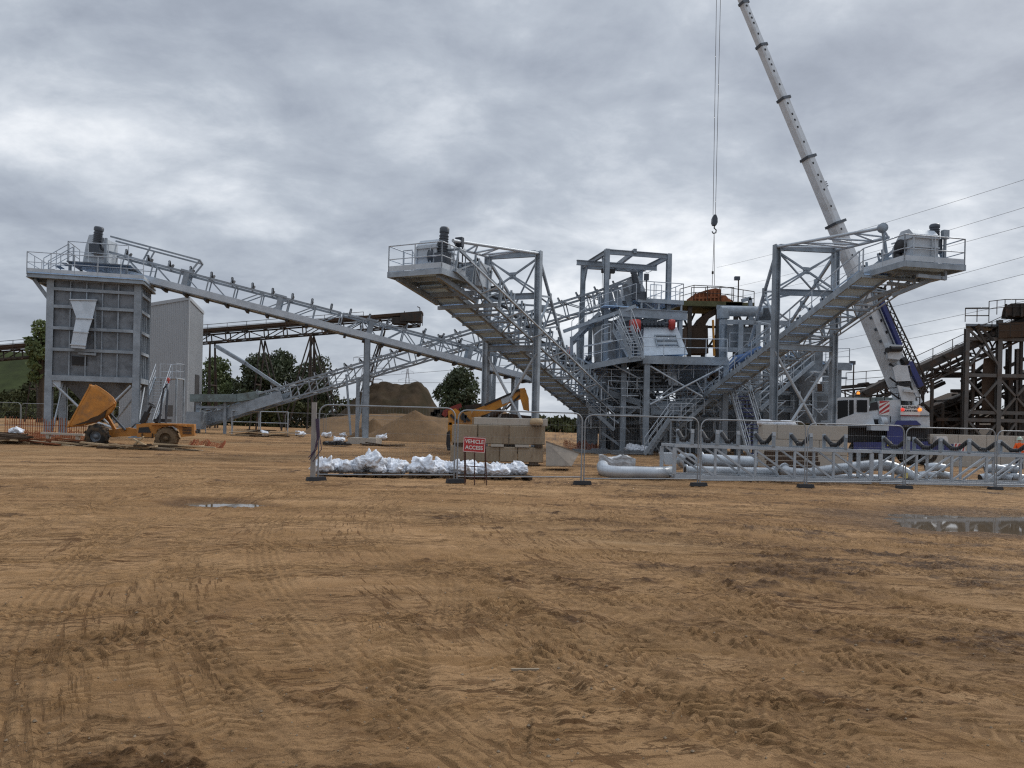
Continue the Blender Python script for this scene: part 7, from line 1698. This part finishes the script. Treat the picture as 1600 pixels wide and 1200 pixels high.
E = [(0, 1), (1, 2), (2, 3), (3, 4), (4, 5), (5, 6), (2, 7), (7, 8), (8, 9), (9, 10), (2, 11), (11, 12), (12, 13), (13, 14), (0, 15), (15, 16), (16, 17), (17, 18), (0, 19), (19, 20), (20, 21), (21, 22)]
bd_ = skin_body('body', J, E, [M['skin'], M['orange'], M['navy']], mn, lambda c: 0 if c.z > 1.5 or (c.z < .93 and abs(c.x) > .2 and c.y > .12) else (2 if c.z < .88 else 1))
W[bd_] = wp_
mb = MB(); mb.lathe(wp_ + V((0, .01, 1.66)), Z, [(.15, 0), (.125, .02), (.12, .07), (.09, .13), (.04, .16), (0, .165)], 18); mb.box(wp_ + V((0, .14, 1.665)), .18, .1, .02); mb.build('helmet', mat('pale green helmet', (.45, .55, .45), .4, 0, .05, 3), mn)
mb = MB(); mb.lathe(wp_ + Z * 1.1, Z, [(.20, -.02), (.205, .0), (.205, .05), (.20, .07)], 20); 
ob = mb.build('reflective_band', M['galvlight'], mn); ob.scale = (1, .72, 1)

# ---------------------------------------------------------------- bits and pieces on the left
rb = T('rebar_fence', 'row of upright dark red reinforcing bars tied in a mat, left of the dumper', 'rebar mat', GD(70, 37)); mb = MB()
for i in range(36): a = GD(8 + i * 3.6, 37); h = 1.05 + R.uniform(-.12, .1); mb.bar(a, a + V((R.uniform(-.02, .02), 0, h)), .025)
for z in (.35, .75): a, b = GD(6, 37) + Z * z, GD(136, 37) + Z * z; mb.bar(a, b, .025)
mb.build('bars', M['rustred'], rb)
mb = MB(); a, b = GD(66, 36), GD(132, 36); mb.bar(a + Z * .4, b + Z * .38, .25, .09); mb.bar(a + V((.3, 0, 0)), a + V((.3, 0, .36)), .15); mb.bar(b + V((-.3, 0, 0)), b + V((-.3, 0, .36)), .15); one(mb, 'plank_bench', M['concpale'], 'pale plank laid on trestles in front of the rebar row', 'plank', a)
plank = {}
def planks(place, cat_label, xa, xb, d0, d1, n, L0, L1, mats_, zmax=.3, grp=None):
    for i in range(n):
        m_ = R.choice(mats_)
        if m_ not in plank:
            mb = MB(); mb.box((0, 0, 0), 1, .17, .06); plank[m_] = mb.build('timber_plank', M[m_]); src = plank[m_]; o = src
        else: o = plank[m_].copy(); C.objects.link(o)
        q = GD(R.uniform(xa, xb), R.uniform(d0, d1)); f = i / n; o.location = q + Z * (.03 + zmax * f * R.uniform(.5, 1)); o.scale = (R.uniform(L0, L1), R.uniform(.7, 1.3), 1)
        o.rotation_euler = (R.uniform(-.2, .2), R.uniform(-.09, .09), R.uniform(-.5, .5)); tone = {'timber': 'pale', 'timberdark': 'dark', 'conc': 'light grey', 'rustred': 'reddish'}[m_]
        tag(o, tone + ' timber plank ' + cat_label, 'plank', tone + ' planks ' + place)
planks('by the dumper', 'scattered around the wheels of the dumper', 150, 300, 31.0, 32.0, 30, .9, 2.6, ['timber', 'conc', 'timber', 'timberdark'], .22)
planks('left of dumper', 'in the low scatter between rebar row and dumper', 40, 150, 32.5, 34.5, 26, 1.2, 2.8, ['timberdark', 'timber', 'rustred'], .2)
planks('far left', 'in the tangled stack at the far left edge', -10, 32, 32, 33.8, 32, .8, 1.6, ['timberdark', 'timber'], .6)
planks('conveyor tail', 'in the low stacks behind the low conveyor tail', 380, 452, 56, 59, 20, 1.4, 2.6, ['timberdark', 'timber', 'conc'], .6)
planks('trestle', 'lying on bare ground right of the trestle footing', 578, 615, 45.5, 46.2, 5, 1, 2, ['timberdark'], .1)
for o, sl in zip([plank['timber']], [1]):
    pass
for i, (xx, zz) in enumerate(((226, .35), (232, .3))):
    o = plank['timber'].copy(); C.objects.link(o); o.location = GD(214 + 8 * i, 31.6) + Z * .26; o.scale = (.75, 1, 1); o.rotation_euler = (0, (-.8 if i == 0 else .5), .2); tag(o, ('pale plank propped up against the others below the dumper, left one' if i == 0 else 'pale plank propped up against the others below the dumper, right one'), 'plank')
for i, (xx, d, lb) in enumerate(((26, 33, 'crumpled white sack on the timber tangle at far left'), (510, 58.5, 'white sack among the stacks left of the trestle'), (536, 59, 'white sack close to the trestle foot'), (597, 57, 'white sack between the two sand cones'), (470, 59, 'small white sack on the timber stacks'), (415, 57, 'white sack behind the low conveyor tail'))):
    o = bpy.data.objects.new('white_sack', bags[i]); C.objects.link(o); o.location = GD(xx, d) + Z * (.25 if i else .55); s = 1.3 if i else 1.0; o.scale = (s * 1.3, s, s); o.rotation_euler = (.2, .1, i); tag(o, lb, 'sack')
def netting(label, xa, xb, d, h, seed, slump=.5):
    rg = random.Random(seed); mb = MB(); n = 90; vs = []
    a, b = GD(xa, d), GD(xb, d)
    for i in range(n + 1):
        q = lerp(a, b, i / n); y = .3 * math.sin(i * .17 + seed) + rg.uniform(-.05, .05); hh = h * (.25 + .75 * float(fbm(np.array([i * .11 + seed]), np.array([seed * 1.7]), 3)[0])) * rg.uniform(.8, 1.15)
        vs.append([q + V((0, y + .1 * k, hh * k / 4)) for k in range(5)])
    for i in range(n):
        for k in range(5): mb.bar(vs[i][k], vs[i + 1][k], .016)
        for k in range(4): mb.bar(vs[i][k], vs[i][k + 1], .014)
    one(mb, 'barrier_netting', M['netting'], label, 'netting', a)
netting('slumped orange barrier netting to the right of the dumper', 290, 350, 35, .5, 1)
netting('orange barrier netting trampled flat behind the dumper wheels', 20, 130, 39, .6, 4)
netting('red orange barrier netting heaped at the foot of the left stacker', 882, 948, 50, .8, 7)
# roller rack and scraps on the open ground
ra = T('roller_rack', 'flat black roller rack with a white sack on it, in front of the trestle footing', 'roller rack', GD(525, 43)); mb = MB()
for t in (0, .7): mb.bar(GD(505, 43) + V((0, t, .1)), GD(546, 43) + V((0, t, .1)), .07, .1)
mb.build('frame', M['olddark'], ra)
for i in range(5): mb = MB(); a = GD(508 + i * 8, 43) + Z * .16; mb.tube(a + V((0, -.1, 0)), a + V((0, .8, 0)), .1, 12); mb.build('roller', M['dark'], ra)
o = bpy.data.objects.new('white_sack', bags[3]); C.objects.link(o); o.location = GD(530, 43.2) + Z * .36; o.scale = (1.3, 1.3, .9); tag(o, 'white sack lying on the flat black roller rack', 'sack')
for xx, d, lb in ((986, 54, 'white sack upright at the foot of the tower stairs'), (1000, 53.5, 'white sack lying at the foot of the tower stairs'), (1012, 53, 'low white sack right of the tower stairs')):
    o = bpy.data.objects.new('white_sack', R.choice(bags)); C.objects.link(o); o.location = GD(xx, d * .88) + Z * .3; o.scale = (1.5, 1.4, 1.7 if xx < 990 else 1.2); o.rotation_euler = (0, 0, xx); tag(o, lb, 'sack')
mb = MB()
for i in range(7): a = GD(905 + i * 16, 46 + R.uniform(-1, 1)); mb.box(a + Z * .12, R.uniform(.5, 1.6), .5, R.uniform(.15, .4), *yawframe(R.uniform(0, 90)))
one(mb, 'scrap_steel', M['plantgrey'], 'scattered grey steel offcuts at the foot of the two stackers', 'scrap', GD(950, 46))
mb = MB(); a = G(826, 1051); mb.box(a + Z * .02, .22, .018, .012, *yawframe(5)); one(mb, 'wood_lath', M['conc'], 'thin pale wooden lath lying on the churned soil in the foreground', 'lath', a)
